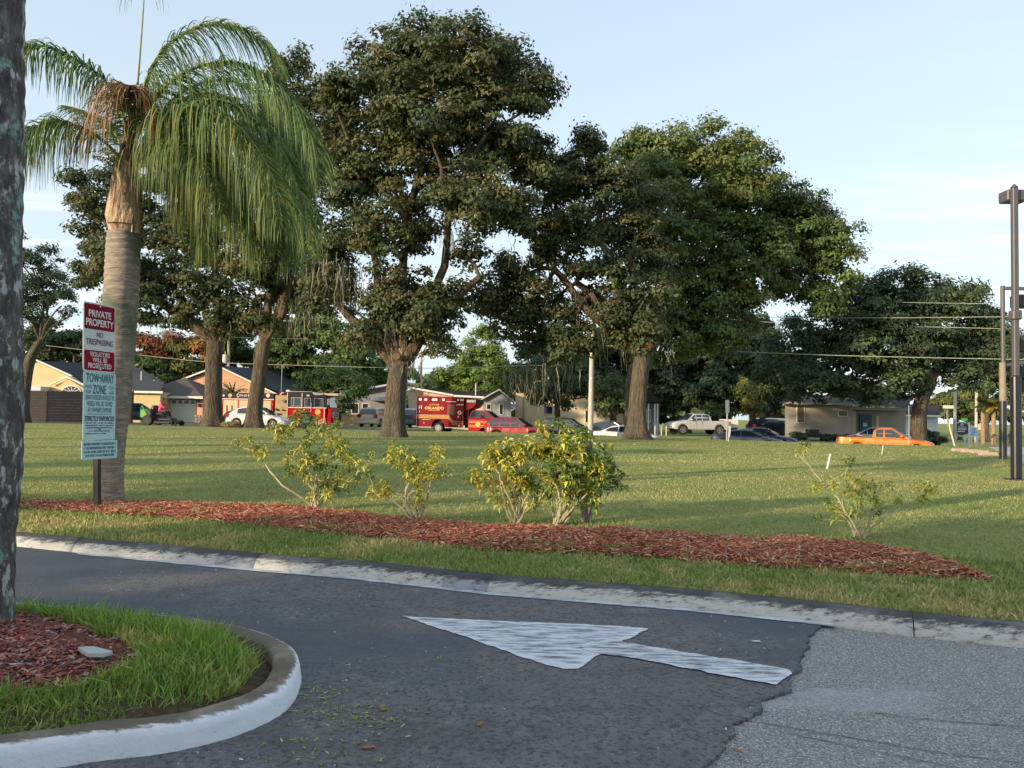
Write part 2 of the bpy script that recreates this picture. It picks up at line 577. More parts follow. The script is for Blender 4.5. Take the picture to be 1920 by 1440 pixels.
gridmesh('old_driveway_pavement', X, Yg, X * 0 - 0.014, M_old)
edge_px = [(1535, 1172), (1519, 1190), (1515, 1212), (1500, 1232), (1497, 1248), (1484, 1270), (1480, 1290), (1452, 1303), (1432, 1312), (1428, 1328), (1395, 1346), (1376, 1354), (1368, 1374), (1353, 1392), (1346, 1412), (1325, 1440), (1290, 1500), (1180, 1700)]
ed = [PZ(x, y, 0.0) for x, y in edge_px]
e2 = []
for a, b_ in zip(ed[:-1], ed[1:]):
    n = max(2, int((b_ - a).length / 0.02))
    for k in range(n):
        p = a.lerp(b_, k / n)
        e2.append(p + Vector(((mnoise.noise(p * 5) * 0.035 + mnoise.noise(p * 17 + Vector((3, 1, 0))) * 0.020 + mnoise.noise(p * 60) * 0.016), mnoise.noise(p * 9 + Vector((9, 0, 0))) * 0.018 + mnoise.noise(p * 48) * 0.012, 0)))
e2.append(Vector((ed[-1].x, -20, 0)))
top = []
for x in np.linspace(-70, kfx[0], 4)[:-1]: top.append((x, float(front_y(x)) + 0.02))
for p in kf:
    if p.x < e2[0].x - 0.05: top.append((p.x, p.y + 0.02))
poly = [(-70, -20)] + top + [(e2[0].x, float(kerb_y(e2[0].x)) + 0.02)] + [(p.x, p.y) for p in e2]
ov = MB()
ov.prism(poly[::-1], 2, -0.012, 0.0)
ov.build('driveway_overlay', M_new, kind='structure')
NEW_POLY = poly

# painted arrow and kerb-side line, worn with a mask of bare spots: sheets of paint patches
def worn_paint(name, scale, stretch, thr, soft=0.08, col=(0.62, 0.66, 0.70)):
    m, nt, b = _mat(name)
    N = nt.nodes.new; L = nt.links.new
    t = N('ShaderNodeTexCoord'); mp = N('ShaderNodeMapping'); mp.inputs['Scale'].default_value = stretch
    mp.inputs['Rotation'].default_value = (0, 0, R(27))
    L(t.outputs['Object'], mp.inputs[0])
    n = N('ShaderNodeTexNoise'); n.inputs['Scale'].default_value = scale; n.inputs['Detail'].default_value = 8; n.inputs['Roughness'].default_value = 0.72
    L(mp.outputs[0], n.inputs['Vector'])
    at = N('ShaderNodeAttribute'); at.attribute_name = 'wear'
    ad = N('ShaderNodeMath'); ad.operation = 'ADD'; L(n.outputs['Fac'], ad.inputs[0]); L(at.outputs['Fac'], ad.inputs[1])
    mr = N('ShaderNodeMapRange'); mr.inputs[1].default_value = thr - soft; mr.inputs[2].default_value = thr + soft
    L(ad.outputs[0], mr.inputs[0])
    mi = N('ShaderNodeMix'); mi.data_type = 'RGBA'
    L(mr.outputs[0], mi.inputs[0])
    mi.inputs[6].default_value = (*col, 1); mi.inputs[7].default_value = (0.15, 0.155, 0.165, 1)
    L(mi.outputs[2], b.inputs['Base Color']); b.inputs['Roughness'].default_value = 0.75
    bp = N('ShaderNodeBump'); bp.inputs['Strength'].default_value = 0.25; bp.inputs['Distance'].default_value = 0.003
    L(n.outputs['Fac'], bp.inputs['Height']); L(bp.outputs[0], b.inputs['Normal'])
    return m
M_arrow = worn_paint('worn_arrow_paint', 12, (0.5, 2.8, 1), 0.535, 0.075)
M_line = worn_paint('worn_line_paint', 7, (0.8, 2.2, 1), 0.47, 0.12)
def paint_sheet(name, polys, mat, z, parent=None, jag=0.012):
    """polys: list of (polygon in metres, wear of the interior, wear of the rim)"""
    me = bpy.data.meshes.new(name)
    bm = bmesh.new(); lay = bm.verts.layers.float.new('wear')
    for poly, win, wrim in polys:
        pts = []
        for i in range(len(poly)):
            a = Vector(poly[i]); b_ = Vector(poly[(i + 1) % len(poly)])
            n = max(1, int((b_ - a).length / 0.015))
            for k in range(n):
                p = a.lerp(b_, k / n)
                q = Vector((p.x, p.y, 0))
                pts.append((p.x + (mnoise.noise(q * 12) + mnoise.noise(q * 55) * .6) * jag, p.y + (mnoise.noise(q * 14 + Vector((5, 5, 0))) + mnoise.noise(q * 60) * .6) * jag))
        c = (sum(p[0] for p in pts) / len(pts), sum(p[1] for p in pts) / len(pts))
        rings = []
        for f in (1.0, 0.93, 0.82, 0.5):
            rg = []
            for p in pts:
                vv = bm.verts.new((c[0] + (p[0] - c[0]) * f, c[1] + (p[1] - c[1]) * f, z))
                vv[lay] = wrim if f == 1.0 else (wrim * 0.5 + win * 0.5 if f > 0.9 else win)
                rg.append(vv)
            rings.append(rg)
        for r0, r1 in zip(rings[:-1], rings[1:]):
            for i in range(len(pts)):
                j = (i + 1) % len(pts)
                bm.faces.new((r0[i], r0[j], r1[j], r1[i]))
        bm.faces.new(rings[-1])
    bm.to_mesh(me); bm.free()
    me.materials.append(mat)
    return link(name, me, parent, 'structure' if parent is None else None)
def gp(*px): return [(PZ(x, y, 0.004).x, PZ(x, y, 0.004).y) for x, y in px]
arrow = thing('direction_arrow', 'worn white painted arrow pointing left on the dark driveway', 'painted arrow', PZ(1080, 1205, 0.0), kind='structure')
del arrow['category']
def arrow_part(name, polys, z):
    o = paint_sheet(name, polys, M_arrow, z, None)
    o.parent = arrow; o.matrix_parent_inverse = Matrix.Translation(-arrow.location); WM[o] = Matrix.Identity(4)
    del o['kind']
    return o
arrow_part('arrow_head', [(gp((755, 1155), (850, 1160), (960, 1165), (1060, 1169), (1150, 1173), (1214, 1178), (1195, 1190), (1165, 1203), (1135, 1218), (1110, 1236), (1086, 1253), (1052, 1253), (1020, 1245), (960, 1225), (880, 1196), (800, 1170)), 0.015, -0.10)], 0.004)
arrow_part('arrow_shaft', [(gp((1093, 1212), (1108, 1204), (1150, 1199), (1180, 1206), (1280, 1223), (1390, 1240), (1478, 1256), (1482, 1264), (1455, 1284), (1420, 1278), (1300, 1256), (1200, 1236), (1128, 1226), (1095, 1219)), 0.02, -0.05)], 0.0062)
# thin painted line along the kerb foot
ln = []
for i in range(2, len(kf) - 3):
    ln.append(kf[i])
lp = [(p.x, p.y - 0.005) for p in ln] + [(p.x, p.y - 0.085) for p in reversed(ln)]
me = bpy.data.meshes.new('kerb_side_line')
bm = bmesh.new(); lay = bm.verts.layers.float.new('wear')
A = []; B = []
xx = np.linspace(ln[0].x, ln[-1].x, 160)
for x in xx:
    y = float(kerb_y(x)); j = mnoise.noise(Vector((x * 7, 0, 3))) * 0.008
    a = bm.verts.new((x, y - 0.001, 0.004)); b_ = bm.verts.new((x, y - 0.06 + j, 0.004))
    a[lay] = -0.1 + 0.1 * mnoise.noise(Vector((x * 1.3, 2, 0))); b_[lay] = a[lay] + 0.05
    A.append(a); B.append(b_)
for i in range(len(A) - 1): bm.faces.new((A[i], B[i], B[i + 1], A[i + 1]))
bm.to_mesh(me); bm.free(); me.materials.append(M_line)
link('kerb_side_line', me, None, 'structure')

# --- far kerb in cast lengths with joints
def kerb_material(name, paint=(0.54, 0.53, 0.49), dark=(0.06, 0.06, 0.062), conc=(0.20, 0.195, 0.185)):
    m, nt, b = _mat(name)
    N = nt.nodes.new; L = nt.links.new
    t = N('ShaderNodeTexCoord')
    def nz(scale, st, loc=(0, 0, 0), d=7, r=0.68):
        mp = N('ShaderNodeMapping'); mp.inputs['Scale'].default_value = st; mp.inputs['Location'].default_value = loc
        mp.inputs['Rotation'].default_value = (0, 0, R(22))
        L(t.outputs['Object'], mp.inputs[0])
        n = N('ShaderNodeTexNoise'); n.inputs['Scale'].default_value = scale; n.inputs['Detail'].default_value = d; n.inputs['Roughness'].default_value = r
        L(mp.outputs[0], n.inputs['Vector']); return n.outputs['Fac']
    at = N('ShaderNodeAttribute'); at.attribute_name = 'wear'     # 0 = bare top, 1 = painted face
    base = N('ShaderNodeMix'); base.data_type = 'RGBA'
    n1 = N('ShaderNodeMapRange'); n1.inputs[1].default_value = 0.50; n1.inputs[2].default_value = 0.68
    L(nz(3.0, (1, 1, 1)), n1.inputs[0]); L(n1.outputs[0], base.inputs[0])
    base.inputs[6].default_value = (*dark, 1); base.inputs[7].default_value = (*conc, 1)
    pm = N('ShaderNodeMath'); pm.operation = 'MULTIPLY_ADD'; pm.inputs[1].default_value = 0.42
    L(at.outputs['Fac'], pm.inputs[0]); L(nz(13.0, (0.45, 3, 3), (3, 1, 7), 9, 0.8), pm.inputs[2])
    p2 = N('ShaderNodeMapRange'); p2.inputs[1].default_value = 0.76; p2.inputs[2].default_value = 0.90
    L(pm.outputs[0], p2.inputs[0])
    mi = N('ShaderNodeMix'); mi.data_type = 'RGBA'
    L(p2.outputs[0], mi.inputs[0]); L(base.outputs[2], mi.inputs[6]); mi.inputs[7].default_value = (*paint, 1)
    L(mi.outputs[2], b.inputs['Base Color']); b.inputs['Roughness'].default_value = 0.8
    bp = N('ShaderNodeBump'); bp.inputs['Strength'].default_value = 0.9; bp.inputs['Distance'].default_value = 0.012
    L(nz(20, (1, 1, 1), (0, 0, 0), 9, 0.75), bp.inputs['Height']); L(bp.outputs[0], b.inputs['Normal'])
    return m
M_kerb = kerb_material('stained_kerb_concrete')
M_kerbdark = kerb_material('tarred_kerb_concrete', paint=(0.34, 0.35, 0.38), dark=(0.05, 0.05, 0.055), conc=(0.09, 0.09, 0.10))  # darker copy: shadow bands across the kerb put into its colour
def sweep_kerb(name, path, prof, parent, mat, nrm_sign=1, z0=0.0):
    """prof: list of (across, height, wear)"""
    me = bpy.data.meshes.new(name)
    bm = bmesh.new(); lay = bm.verts.layers.float.new('wear')
    rows = []
    for i, p in enumerate(path):
        a = path[max(0, i - 1)]; b_ = path[min(len(path) - 1, i + 1)]
        t = Vector((b_.x - a.x, b_.y - a.y, 0)).normalized()
        n = Vector((-t.y, t.x, 0)) * nrm_sign
        row = []
        for j, (o_, h_, w_) in enumerate(prof):
            q = Vector((p.x, p.y, 0))
            jit = mnoise.noise(q * 6 + Vector((0, 0, j))) * 0.004 + mnoise.noise(q * 25 + Vector((0, 0, j * 3))) * 0.003
            vv = bm.verts.new((p.x + n.x * (o_ + jit), p.y + n.y * (o_ + jit), z0 + h_ + (jit if h_ > 0.01 else 0)))
            vv[lay] = w_
            row.append(vv)
        rows.append(row)
    for r0, r1 in zip(rows[:-1], rows[1:]):
        for j in range(len(prof) - 1):
            bm.faces.new((r0[j], r1[j], r1[j + 1], r0[j + 1]))
    bm.faces.new(rows[0]); bm.faces.new(rows[-1][::-1])
    bmesh.ops.recalc_face_normals(bm, faces=bm.faces)
    bm.to_mesh(me); bm.free()
    me.polygons.foreach_set('use_smooth', [True] * len(me.polygons))
    me.materials.append(mat)
    return link(name, me, parent)
kerb_root = thing('far_kerb', None, None, (0, 0, 0), kind='structure')
cuts = [kfx[0], -7.6, PZ(150, 1030, 0).x, PZ(423, 1050, 0).x, PZ(487, 1060, 0).x, PZ(830, 1095, 0).x, PZ(915, 1100, 0).x, PZ(1697, 1180, 0).x, 5.9, kfx[-1]]
darkseg = {3, 5}
prof = [(-0.004, -0.03, 1.0), (0.0, 0.0, 1.0), (0.018, 0.038, 0.95), (0.042, 0.066, 0.72), (0.075, 0.080, 0.35), (0.11, 0.085, 0.05), (KW - 0.03, 0.084, -0.15), (KW, 0.080, -0.15), (KW + 0.004, -0.03, -0.2)]
for i in range(len(cuts) - 1):
    a, b_ = cuts[i], cuts[i + 1]
    joint = 0.004
    xx = np.linspace(a + (joint if i in (2, 7, 8, 1) else 0), b_ - (joint if i in (1, 6, 7, 0) else 0), max(4, int((b_ - a) / 0.06)))
    path = [Vector((x, float(kerb_y(x)), 0)) for x in xx]
    sweep_kerb('kerb_segment', path, prof, kerb_root, M_kerbdark if i in darkseg else M_kerb)
# --- near island with a curved kerb
isl_px = [(105, 1440), (180, 1428), (300, 1414), (380, 1398), (431, 1384), (485, 1363), (525, 1342), (548, 1320), (561, 1295), (565, 1272), (556, 1250), (540, 1237), (502, 1219), (450, 1205), (412, 1198), (330, 1185)]
ip = [PZ(x, y, 0.0) for x, y in isl_px]
_d = (ip[0] - ip[2]).normalized()
ip = [ip[0] + _d * k_ for k_ in (2.4, 1.8, 1.2, 0.7, 0.35)] + ip + [ip[-1] + Vector((-0.9, 0.20, 0)), ip[-1] + Vector((-2.2, 0.45, 0))]
def smooth_path(pts, n):
    out = []
    P_ = [pts[0]] + pts + [pts[-1]]
    for i in range(1, len(P_) - 2):
        for k in range(n):
            t = k / n
            a, b_, c, d = P_[i - 1], P_[i], P_[i + 1], P_[i + 2]
            out.append(0.5 * ((2 * b_) + (c - a) * t + (2 * a - 5 * b_ + 4 * c - d) * t * t + (3 * b_ - a - 3 * c + d) * t ** 3))
    out.append(pts[-1]); return out
ipath = smooth_path(ip, 6)
M_whitekerb = kerb_material('white_painted_kerb', paint=(0.74, 0.77, 0.82), dark=(0.14, 0.115, 0.085), conc=(0.32, 0.275, 0.22))
ikw = 0.112
iprof = [(-0.004, -0.03, .92), (0.0, 0.0, 1.1), (0.007, 0.05, 1.2), (0.013, 0.072, 1.15), (0.026, 0.084, 0.75), (0.05, 0.087, 0.3), (0.09, 0.086, 0.2), (0.104, 0.083, 0.25), (ikw, 0.074, 0.3), (ikw, 0.0, 0.2)]
isl_root = thing('island_kerb', None, None, (0, 0, 0), kind='structure')
# outer side is to the right of travel, interior to the left
sweep_kerb('kerb_segment', ipath, iprof, isl_root, M_whitekerb, nrm_sign=1)
def offset_path(path, d):
    out = []
    for i, p in enumerate(path):
        a = path[max(0, i - 1)]; b_ = path[min(len(path) - 1, i + 1)]
        t = Vector((b_.x - a.x, b_.y - a.y, 0)).normalized()
        out.append(Vector((p.x - t.y * d, p.y + t.x * d, 0)))
    return out
inner = offset_path(ipath, ikw + 0.004)
ISL = [(p.x, p.y) for p in inner]
# soil filling: rings from the kerb inwards
cx, cy = -2.9, 3.0
rings = []
for f, h_ in ((1.0, 0.03), (0.975, 0.055), (0.93, 0.085), (0.8, 0.11), (0.6, 0.12), (0.3, 0.125), (0.0, 0.125)):
    rings.append([(cx + (p[0] - cx) * f, cy + (p[1] - cy) * f, h_) for p in ISL])
A3 = np.array(rings)
gridmesh('island_soil', A3[:, :, 0], A3[:, :, 1], A3[:, :, 2], M_soil)
def isl_h(x, y):
    # nearest-ring height from distance to the inner kerb line
    P2 = np.array(ISL)
    d = np.min(np.hypot(x[:, None] - P2[None, :, 0], y[:, None] - P2[None, :, 1]), axis=1)
    return 0.035 + 0.08 * ss(0, 0.28, d)
imul_px = [(-260, 1150), (0, 1157), (40, 1160), (85, 1168), (130, 1180), (190, 1206), (250, 1228), (262, 1246), (248, 1266), (205, 1282), (160, 1300), (100, 1312), (0, 1314), (-260, 1340)]
IMUL = [(PZ(x, y, 0.095).x, PZ(x, y, 0.095).y) for x, y in imul_px]

# --- long mulch bed on the lawn
top_px = [(-60, 938), (35, 937), (220, 937), (400, 941), (560, 947), (700, 962), (860, 976), (980, 984), (1150, 986), (1330, 1002), (1500, 1004), (1610, 1014), (1700, 1030), (1790, 1058), (1862, 1079)]
bot_px = [(-60, 948), (35, 949), (200, 957), (400, 971), (600, 991), (740, 1003), (900, 1022), (1100, 1031), (1300, 1043), (1500, 1058), (1700, 1069), (1790, 1076), (1864, 1081)]
topw = [PZ(x, y, 0.12) for x, y in top_px]; botw = [PZ(x, y, 0.12) for x, y in bot_px]
topx = np.array([p.x for p in topw]); topy = np.array([p.y for p in topw])
botx = np.array([p.x for p in botw]); boty = np.array([p.y for p in botw])
bx0, bx1 = max(topx[0], botx[0]), min(topx[-1], botx[-1])
nx = 220
bx = np.linspace(bx0, bx1, nx)
ty = np.interp(bx, topx, topy); by = np.interp(bx, botx, boty)
wob = np.array([mnoise.noise(Vector((x * 2.3, 0, 0))) * 0.16 + mnoise.noise(Vector((x * 9, 3, 0))) * 0.09 for x in bx])
wob2 = np.array([mnoise.noise(Vector((x * 2.6, 9, 0))) * 0.10 + mnoise.noise(Vector((x * 10, 7, 0))) * 0.07 for x in bx])
fade = ss(0, 0.35, bx1 - bx)
ty = np.maximum(ty + wob * fade, by + 0.03); by = by + wob2 * fade
MULCH = list(zip(bx, by)) + list(zip(bx[::-1], ty[::-1]))
def mulch_h(x, y):
    tt = np.interp(x, bx, ty); bb = np.interp(x, bx, by)
    f = np.clip((y - bb) / np.maximum(tt - bb, 0.02), 0, 1)
    return H(x, y) + 0.006 + 0.035 * np.sqrt(np.clip(4 * f * (1 - f), 0, 1)) * np.clip((tt - bb) / 0.7, 0.1, 1.1)
v = np.linspace(0, 1, 26)
X = np.repeat(bx[:, None], len(v), 1)
Yg = by[:, None] + (ty - by)[:, None] * v[None, :]
Zg = mulch_h(X.ravel(), Yg.ravel()).reshape(X.shape)
M_mulch = noisy('red_mulch_base', [(0.045, 0.016, 0.011), (0.11, 0.034, 0.02), (0.20, 0.066, 0.036), (0.30, 0.12, 0.07)], scale=26, bump=1.0, bscale=45, bdist=0.03, droughness=0.8,
                second=[(1.0, (1, 1, 1), (0.07, 0.05, 0.035), 0.52, 0.72)])
gridmesh('mulch_bed', X, Yg, Zg, M_mulch)
# island mulch base
im = MB()
c_ = (np.mean([p[0] for p in IMUL]), np.mean([p[1] for p in IMUL]))
rr = []
for f, h_ in ((1.0, 0.10), (0.9, 0.125), (0.7, 0.14), (0.35, 0.15), (0.0, 0.155)):
    rr.append([(c_[0] + (p[0] - c_[0]) * f, c_[1] + (p[1] - c_[1]) * f, h_) for p in IMUL + IMUL[:1]])
A3 = np.array(rr)
gridmesh('island_mulch_bed', A3[:, :, 0], A3[:, :, 1], A3[:, :, 2], M_mulch)

# chips: three-sided slivers of bark, real geometry
def chips(name, x, y, z, lmin, lmax, wid, cols, seed=1):
    g = np.random.default_rng(seed)
    n = len(x)
    C = np.stack([x, y, z], 1)
    az = g.uniform(0, 2 * PI, n); tilt = g.normal(0, 0.22, n)
    t = np.stack([np.cos(az) * np.cos(tilt), np.sin(az) * np.cos(tilt), np.sin(tilt)], 1)
    up = np.stack([g.normal(0, 0.35, n), g.normal(0, 0.35, n), np.ones(n)], 1)
    s = np.cross(t, up); s /= np.linalg.norm(s, axis=1)[:, None]
    nn = np.cross(s, t)
    l = g.uniform(lmin, lmax, n)[:, None] / 2; w_ = (wid * g.uniform(0.5, 1.5, n))[:, None] / 2
    th = w_ * 0.5
    a = C - t * l; b_ = C + t * l
    p1 = a + s * w_ * 0.7; p2 = a - s * w_; p3 = b_ - s * w_ * 0.6; p4 = b_ + s * w_
    q1, q2, q3, q4 = p1 - nn * th, p2 - nn * th, p3 - nn * th, p4 - nn * th
    V = np.stack([p1, p2, p3, p4, p2, q2, q3, p3, p4, q4, q1, p1], 1).reshape(-1, 3)
    cols = np.array(cols)
    k = g.integers(0, len(cols), n)
    tint = cols[k] * g.uniform(0.65, 1.35, n)[:, None]
    return quadmesh(name, V, 4, tinted('mulch_chip', 0.85, 0, 0.2), np.repeat(tint, 3, 0), kind='stuff')
RED = [(0.34, 0.095, 0.06), (0.42, 0.14, 0.085), (0.27, 0.075, 0.055), (0.17, 0.055, 0.045), (0.50, 0.24, 0.15), (0.31, 0.125, 0.10), (0.24, 0.15, 0.12), (0.42, 0.32, 0.26)]
n = 34000
gx = RNG.uniform(bx0, bx1, n); u_ = RNG.uniform(-0.03, 1.03, n)
tt = np.interp(gx, bx, ty); bb = np.interp(gx, bx, by)
gy = bb + (tt - bb) * u_
keep = RNG.uniform(0, 1, n) < np.clip((tt - bb) / 0.8, 0.1, 1)
gx, gy = gx[keep], gy[keep]
chips('mulch_chips', gx, gy, mulch_h(gx, gy) + RNG.uniform(0.002, 0.022, len(gx)), 0.02, 0.06, 0.009, [(c[0] * 1.3, c[1] * 1.2, c[2] * 1.0) for c in RED], 3)
xa, xb = min(p[0] for p in IMUL), max(p[0] for p in IMUL); ya, yb_ = min(p[1] for p in IMUL), max(p[1] for p in IMUL)
n = 16000
gx = RNG.uniform(xa, xb, n); gy = RNG.uniform(ya, yb_, n)
k = inpoly(gx, gy, IMUL); gx, gy = gx[k], gy[k]
def imul_h(x, y):
    P2 = np.array(IMUL)
    d = np.min(np.hypot(x[:, None] - P2[None, :, 0], y[:, None] - P2[None, :, 1]), axis=1)
    return 0.108 + 0.04 * ss(0, 0.3, d)
chips('island_mulch_chips', gx, gy, imul_h(gx, gy) + RNG.uniform(0.0, 0.02, len(gx)), 0.012, 0.05, 0.011, [(c[0] * 0.85, c[1] * 0.85, c[2] * 0.95) for c in RED], 4)

# ------------------------------------------------------------------ grass blades
def blades(name, x, y, z, hmin, hmax, wid, cols, seed, lean=0.5, tri=False, kind='stuff'):
    g = np.random.default_rng(seed)
    n = len(x)
    az = g.uniform(0, 2 * PI, n); fa = g.uniform(0, PI, n)
    h = g.uniform(hmin, hmax, n) * g.uniform(0.7, 1.15, n)
    ln = np.abs(g.normal(0, lean, n)) * h
    dx, dy = np.cos(az) * ln, np.sin(az) * ln
    wx, wy = np.cos(fa) * wid / 2, np.sin(fa) * wid / 2
    wx = wx * g.uniform(0.6, 1.4, n); wy = wy * g.uniform(0.6, 1.4, n)
    base = np.stack([x, y, z - 0.01], 1)
    o = np.stack([wx, wy, 0 * wx], 1)
    tip = base + np.stack([dx, dy, h], 1)
    cols = np.asarray(cols)
    if tri:
        V = np.stack([base - o, base + o, tip], 1).reshape(-1, 3)
        return quadmesh(name, V, 3, tinted('grass_blade', 0.6, 0.3), cols, kind=kind)
    mid = base + np.stack([dx * 0.32, dy * 0.32, h * 0.62], 1)
    V = np.stack([base - o, base + o, mid + o * 0.8, mid - o * 0.8, mid - o * 0.8, mid + o * 0.8, tip + o * 0.08, tip - o * 0.08], 1).reshape(-1, 3)
    return quadmesh(name, V, 4, tinted('grass_blade', 0.6, 0.3), np.repeat(cols, 2, 0), kind=kind)
def vnoise(x, y, s, off=0.0):
    """cheap smooth value noise"""
    xi = x * s + off; yi = y * s + off * 1.7
    def h2(a, b): 
        v_ = np.sin(a * 127.1 + b * 311.7) * 43758.5453
        return v_ - np.floor(v_)
    x0 = np.floor(xi); y0 = np.floor(yi); fx = xi - x0; fy = yi - y0
    fx = fx * fx * (3 - 2 * fx); fy = fy * fy * (3 - 2 * fy)
    return (h2(x0, y0) * (1 - fx) + h2(x0 + 1, y0) * fx) * (1 - fy) + (h2(x0, y0 + 1) * (1 - fx) + h2(x0 + 1, y0 + 1) * fx) * fy
def grass_cols(x, y, g, green, straw, lo=0.45, hi=0.75, s=1.6, var=(0.6, 1.45)):
    m = vnoise(x, y, s) * 0.55 + vnoise(x, y, s * 3.7, 5.0) * 0.45
    f = np.clip((m - lo) / (hi - lo), 0, 1)
    f = np.clip(f + g.normal(0, 0.25, len(x)), 0, 1)[:, None]
    c = np.array(green) * (1 - f) + np.array(straw) * f
    return c * g.uniform(var[0], var[1], len(x))[:, None]
# strip between the kerb and the mulch bed, and past its end
n = 85000
gx = RNG.uniform(-6.0, 5.2, n); 
y0 = back_y(gx); 
gy = y0 - 0.02 + RNG.uniform(0, 1, n) * 2.1
keep = ~inpoly(gx, gy, MULCH)
far = gy > np.interp(gx, bx, ty, left=99, right=99)
keep &= ~((gx < bx1) & far)
edge = inpoly(gx, gy, MULCH)
keep |= edge & (RNG.uniform(0, 1, n) < 0.9 * (vnoise(gx, gy, 5, 8.0) > 0.62) * (np.minimum(gy - np.interp(gx, bx, by), np.interp(gx, bx, ty) - gy) < 0.22))
keep |= edge & (RNG.uniform(0, 1, n) < 0.35 * (vnoise(gx, gy, 3, 2.0) > 0.78))
gx, gy = gx[keep], gy[keep]
clump = vnoise(gx, gy, 9, 3.0)
keep = RNG.uniform(0, 1, len(gx)) < 0.35 + clump
gx, gy = gx[keep], gy[keep]
zz_ = np.where(inpoly(gx, gy, MULCH), mulch_h(gx, gy), H(gx, gy))
blades('verge_grass', gx, gy, zz_, 0.022, 0.052, 0.010, grass_cols(gx, gy, RNG, (0.21, 0.29, 0.07), (0.52, 0.42, 0.19), 0.42, 0.78, 1.8), 11, 0.7)
# lawn behind the bed, dense near and thinner far
n = 150000
gy = 4.6 + 14.7 * RNG.uniform(0, 1, n) ** 1.5
gx = (RNG.uniform(-0.72, 0.78, n)) * gy
keep = (gy > back_y(gx) + 0.05 + 1.9 * (gx > bx1)) & ~inpoly(gx, gy, MULCH) & (gx < lot_edge(gy))
keep &= (gy > np.interp(gx, bx, ty, left=0, right=0)) | (gx > bx1)
gx, gy = gx[keep], gy[keep]
blades('lawn_grass', gx, gy, H(gx, gy), 0.02, 0.045, 0.013, grass_cols(gx, gy, RNG, (0.25, 0.32, 0.10), (0.46, 0.42, 0.19), 0.35, 0.75, 0.6, (0.72, 1.25)), 12, 0.8, tri=True)
n = 60000
gy = 18 + 28 * RNG.uniform(0, 1, n) ** 1.3
gx = (RNG.uniform(-0.72, 0.72, n)) * gy
keep = (gx < lot_edge(gy)) & (gy < street_y(gx) - 4.5)
gx, gy = gx[keep], gy[keep]
blades('far_lawn_grass', gx, gy, H(gx, gy), 0.02, 0.045, 0.035, grass_cols(gx, gy, RNG, (0.25, 0.32, 0.10), (0.44, 0.40, 0.18), 0.35, 0.75, 0.35, (0.85, 1.15)), 13, 0.8, tri=True)
# island grass
n = 120000
xa, xb = -3.6, max(p[0] for p in ISL); ya, yb_ = min(p[1] for p in ISL), max(p[1] for p in ISL)
gx = RNG.uniform(xa, xb, n); gy = RNG.uniform(ya, yb_, n)
k = inpoly(gx, gy, ISL) & ~inpoly(gx, gy, IMUL)
gx, gy = gx[k], gy[k]
P2 = np.array(ISL); dd = np.min(np.hypot(gx[:, None] - P2[None, :, 0], gy[:, None] - P2[None, :, 1]), axis=1)
# bare soil gutter along the nose of the kerb
gut = 0.004 + 0.06 * (gx > -1.25)
k = dd > gut * (0.6 + 0.8 * vnoise(gx, gy, 7, 2.0))
gx, gy, dd = gx[k], gy[k], dd[k]
k = RNG.uniform(0, 1, len(gx)) < 0.45 + vnoise(gx, gy, 16, 1.0)
gx, gy = gx[k], gy[k]
blades('island_grass', gx, gy, isl_h(gx, gy), 0.04, 0.08, 0.007, grass_cols(gx, gy, RNG, (0.21, 0.33, 0.06), (0.46, 0.44, 0.15), 0.5, 0.85, 5.0), 14, 0.65)
# taller tufts along the back and round the nose
n = 40000
gx2 = RNG.uniform(xa, xb, n); gy2 = RNG.uniform(ya, yb_, n)
k = inpoly(gx2, gy2, ISL); gx2, gy2 = gx2[k], gy2[k]
dd = np.min(np.hypot(gx2[:, None] - P2[None, :, 0], gy2[:, None] - P2[None, :, 1]), axis=1)
back = (gy2 > 3.0 + 0.35 * (gx2 + 1.4)) 
k = ((dd < 0.34) & back & (gx2 < -1.2) | (dd > .1) & (vnoise(gx2, gy2, 6, 4.0) > 0.72)) & (dd > 0.02) & ~inpoly(gx2, gy2, IMUL)
k &= RNG.uniform(0, 1, len(gx2)) < 0.75
gx2, gy2 = gx2[k], gy2[k]
blades('tall_island_grass', gx2, gy2, isl_h(gx2, gy2), 0.065, 0.12, 0.0075, grass_cols(gx2, gy2, RNG, (0.19, 0.33, 0.05), (0.34, 0.40, 0.10), 0.4, 0.8, 5.0), 15, 0.5)
# ================================================================== TREES, PALMS, SHRUBS
M_bark = noisy('oak_bark', [(0.035, 0.028, 0.022), (0.10, 0.082, 0.06), (0.19, 0.16, 0.12)], scale=5, stretch=(2.2, 2.2, 0.35), bump=1.0, bscale=10, bdist=0.12, rough=0.95, droughness=0.7,
               second=[(0.7, (1, 1, 0.6), (0.075, 0.085, 0.055), 0.5, 0.75)])
M_barkred = noisy('lit_limb_bark', [(0.04, 0.03, 0.022), (0.095, 0.07, 0.05), (0.15, 0.11, 0.08)], scale=4, stretch=(1, 1, 1), bump=0.8, bscale=9, bdist=0.06, rough=0.95)  # reddish look of lit limbs put into the bark colour
M_leaf = tinted('leaf', 0.55, 0.34, 0.25)
M_needle = tinted('palm_leaflet', 0.5, 0.32, 0.3)
LEAFN = 118
def unit(g, n):
    v = g.normal(size=(n, 3)); return v / np.linalg.norm(v, axis=1)[:, None]
def leaves(C, Nn, l, w, g):
    n = len(C)
    r = unit(g, n)
    t = np.cross(Nn, r); t /= (np.linalg.norm(t, axis=1)[:, None] + 1e-9)
    b = np.cross(Nn, t)
    l = (l * g.uniform(0.6, 1.3, n))[:, None] / 2; w = (w * g.uniform(0.6, 1.3, n))[:, None] / 2
    return np.stack([C - t * l, C + b * w + t * l * 0.15, C + t * l, C - b * w - t * l * 0.15], 1).reshape(-1, 3)
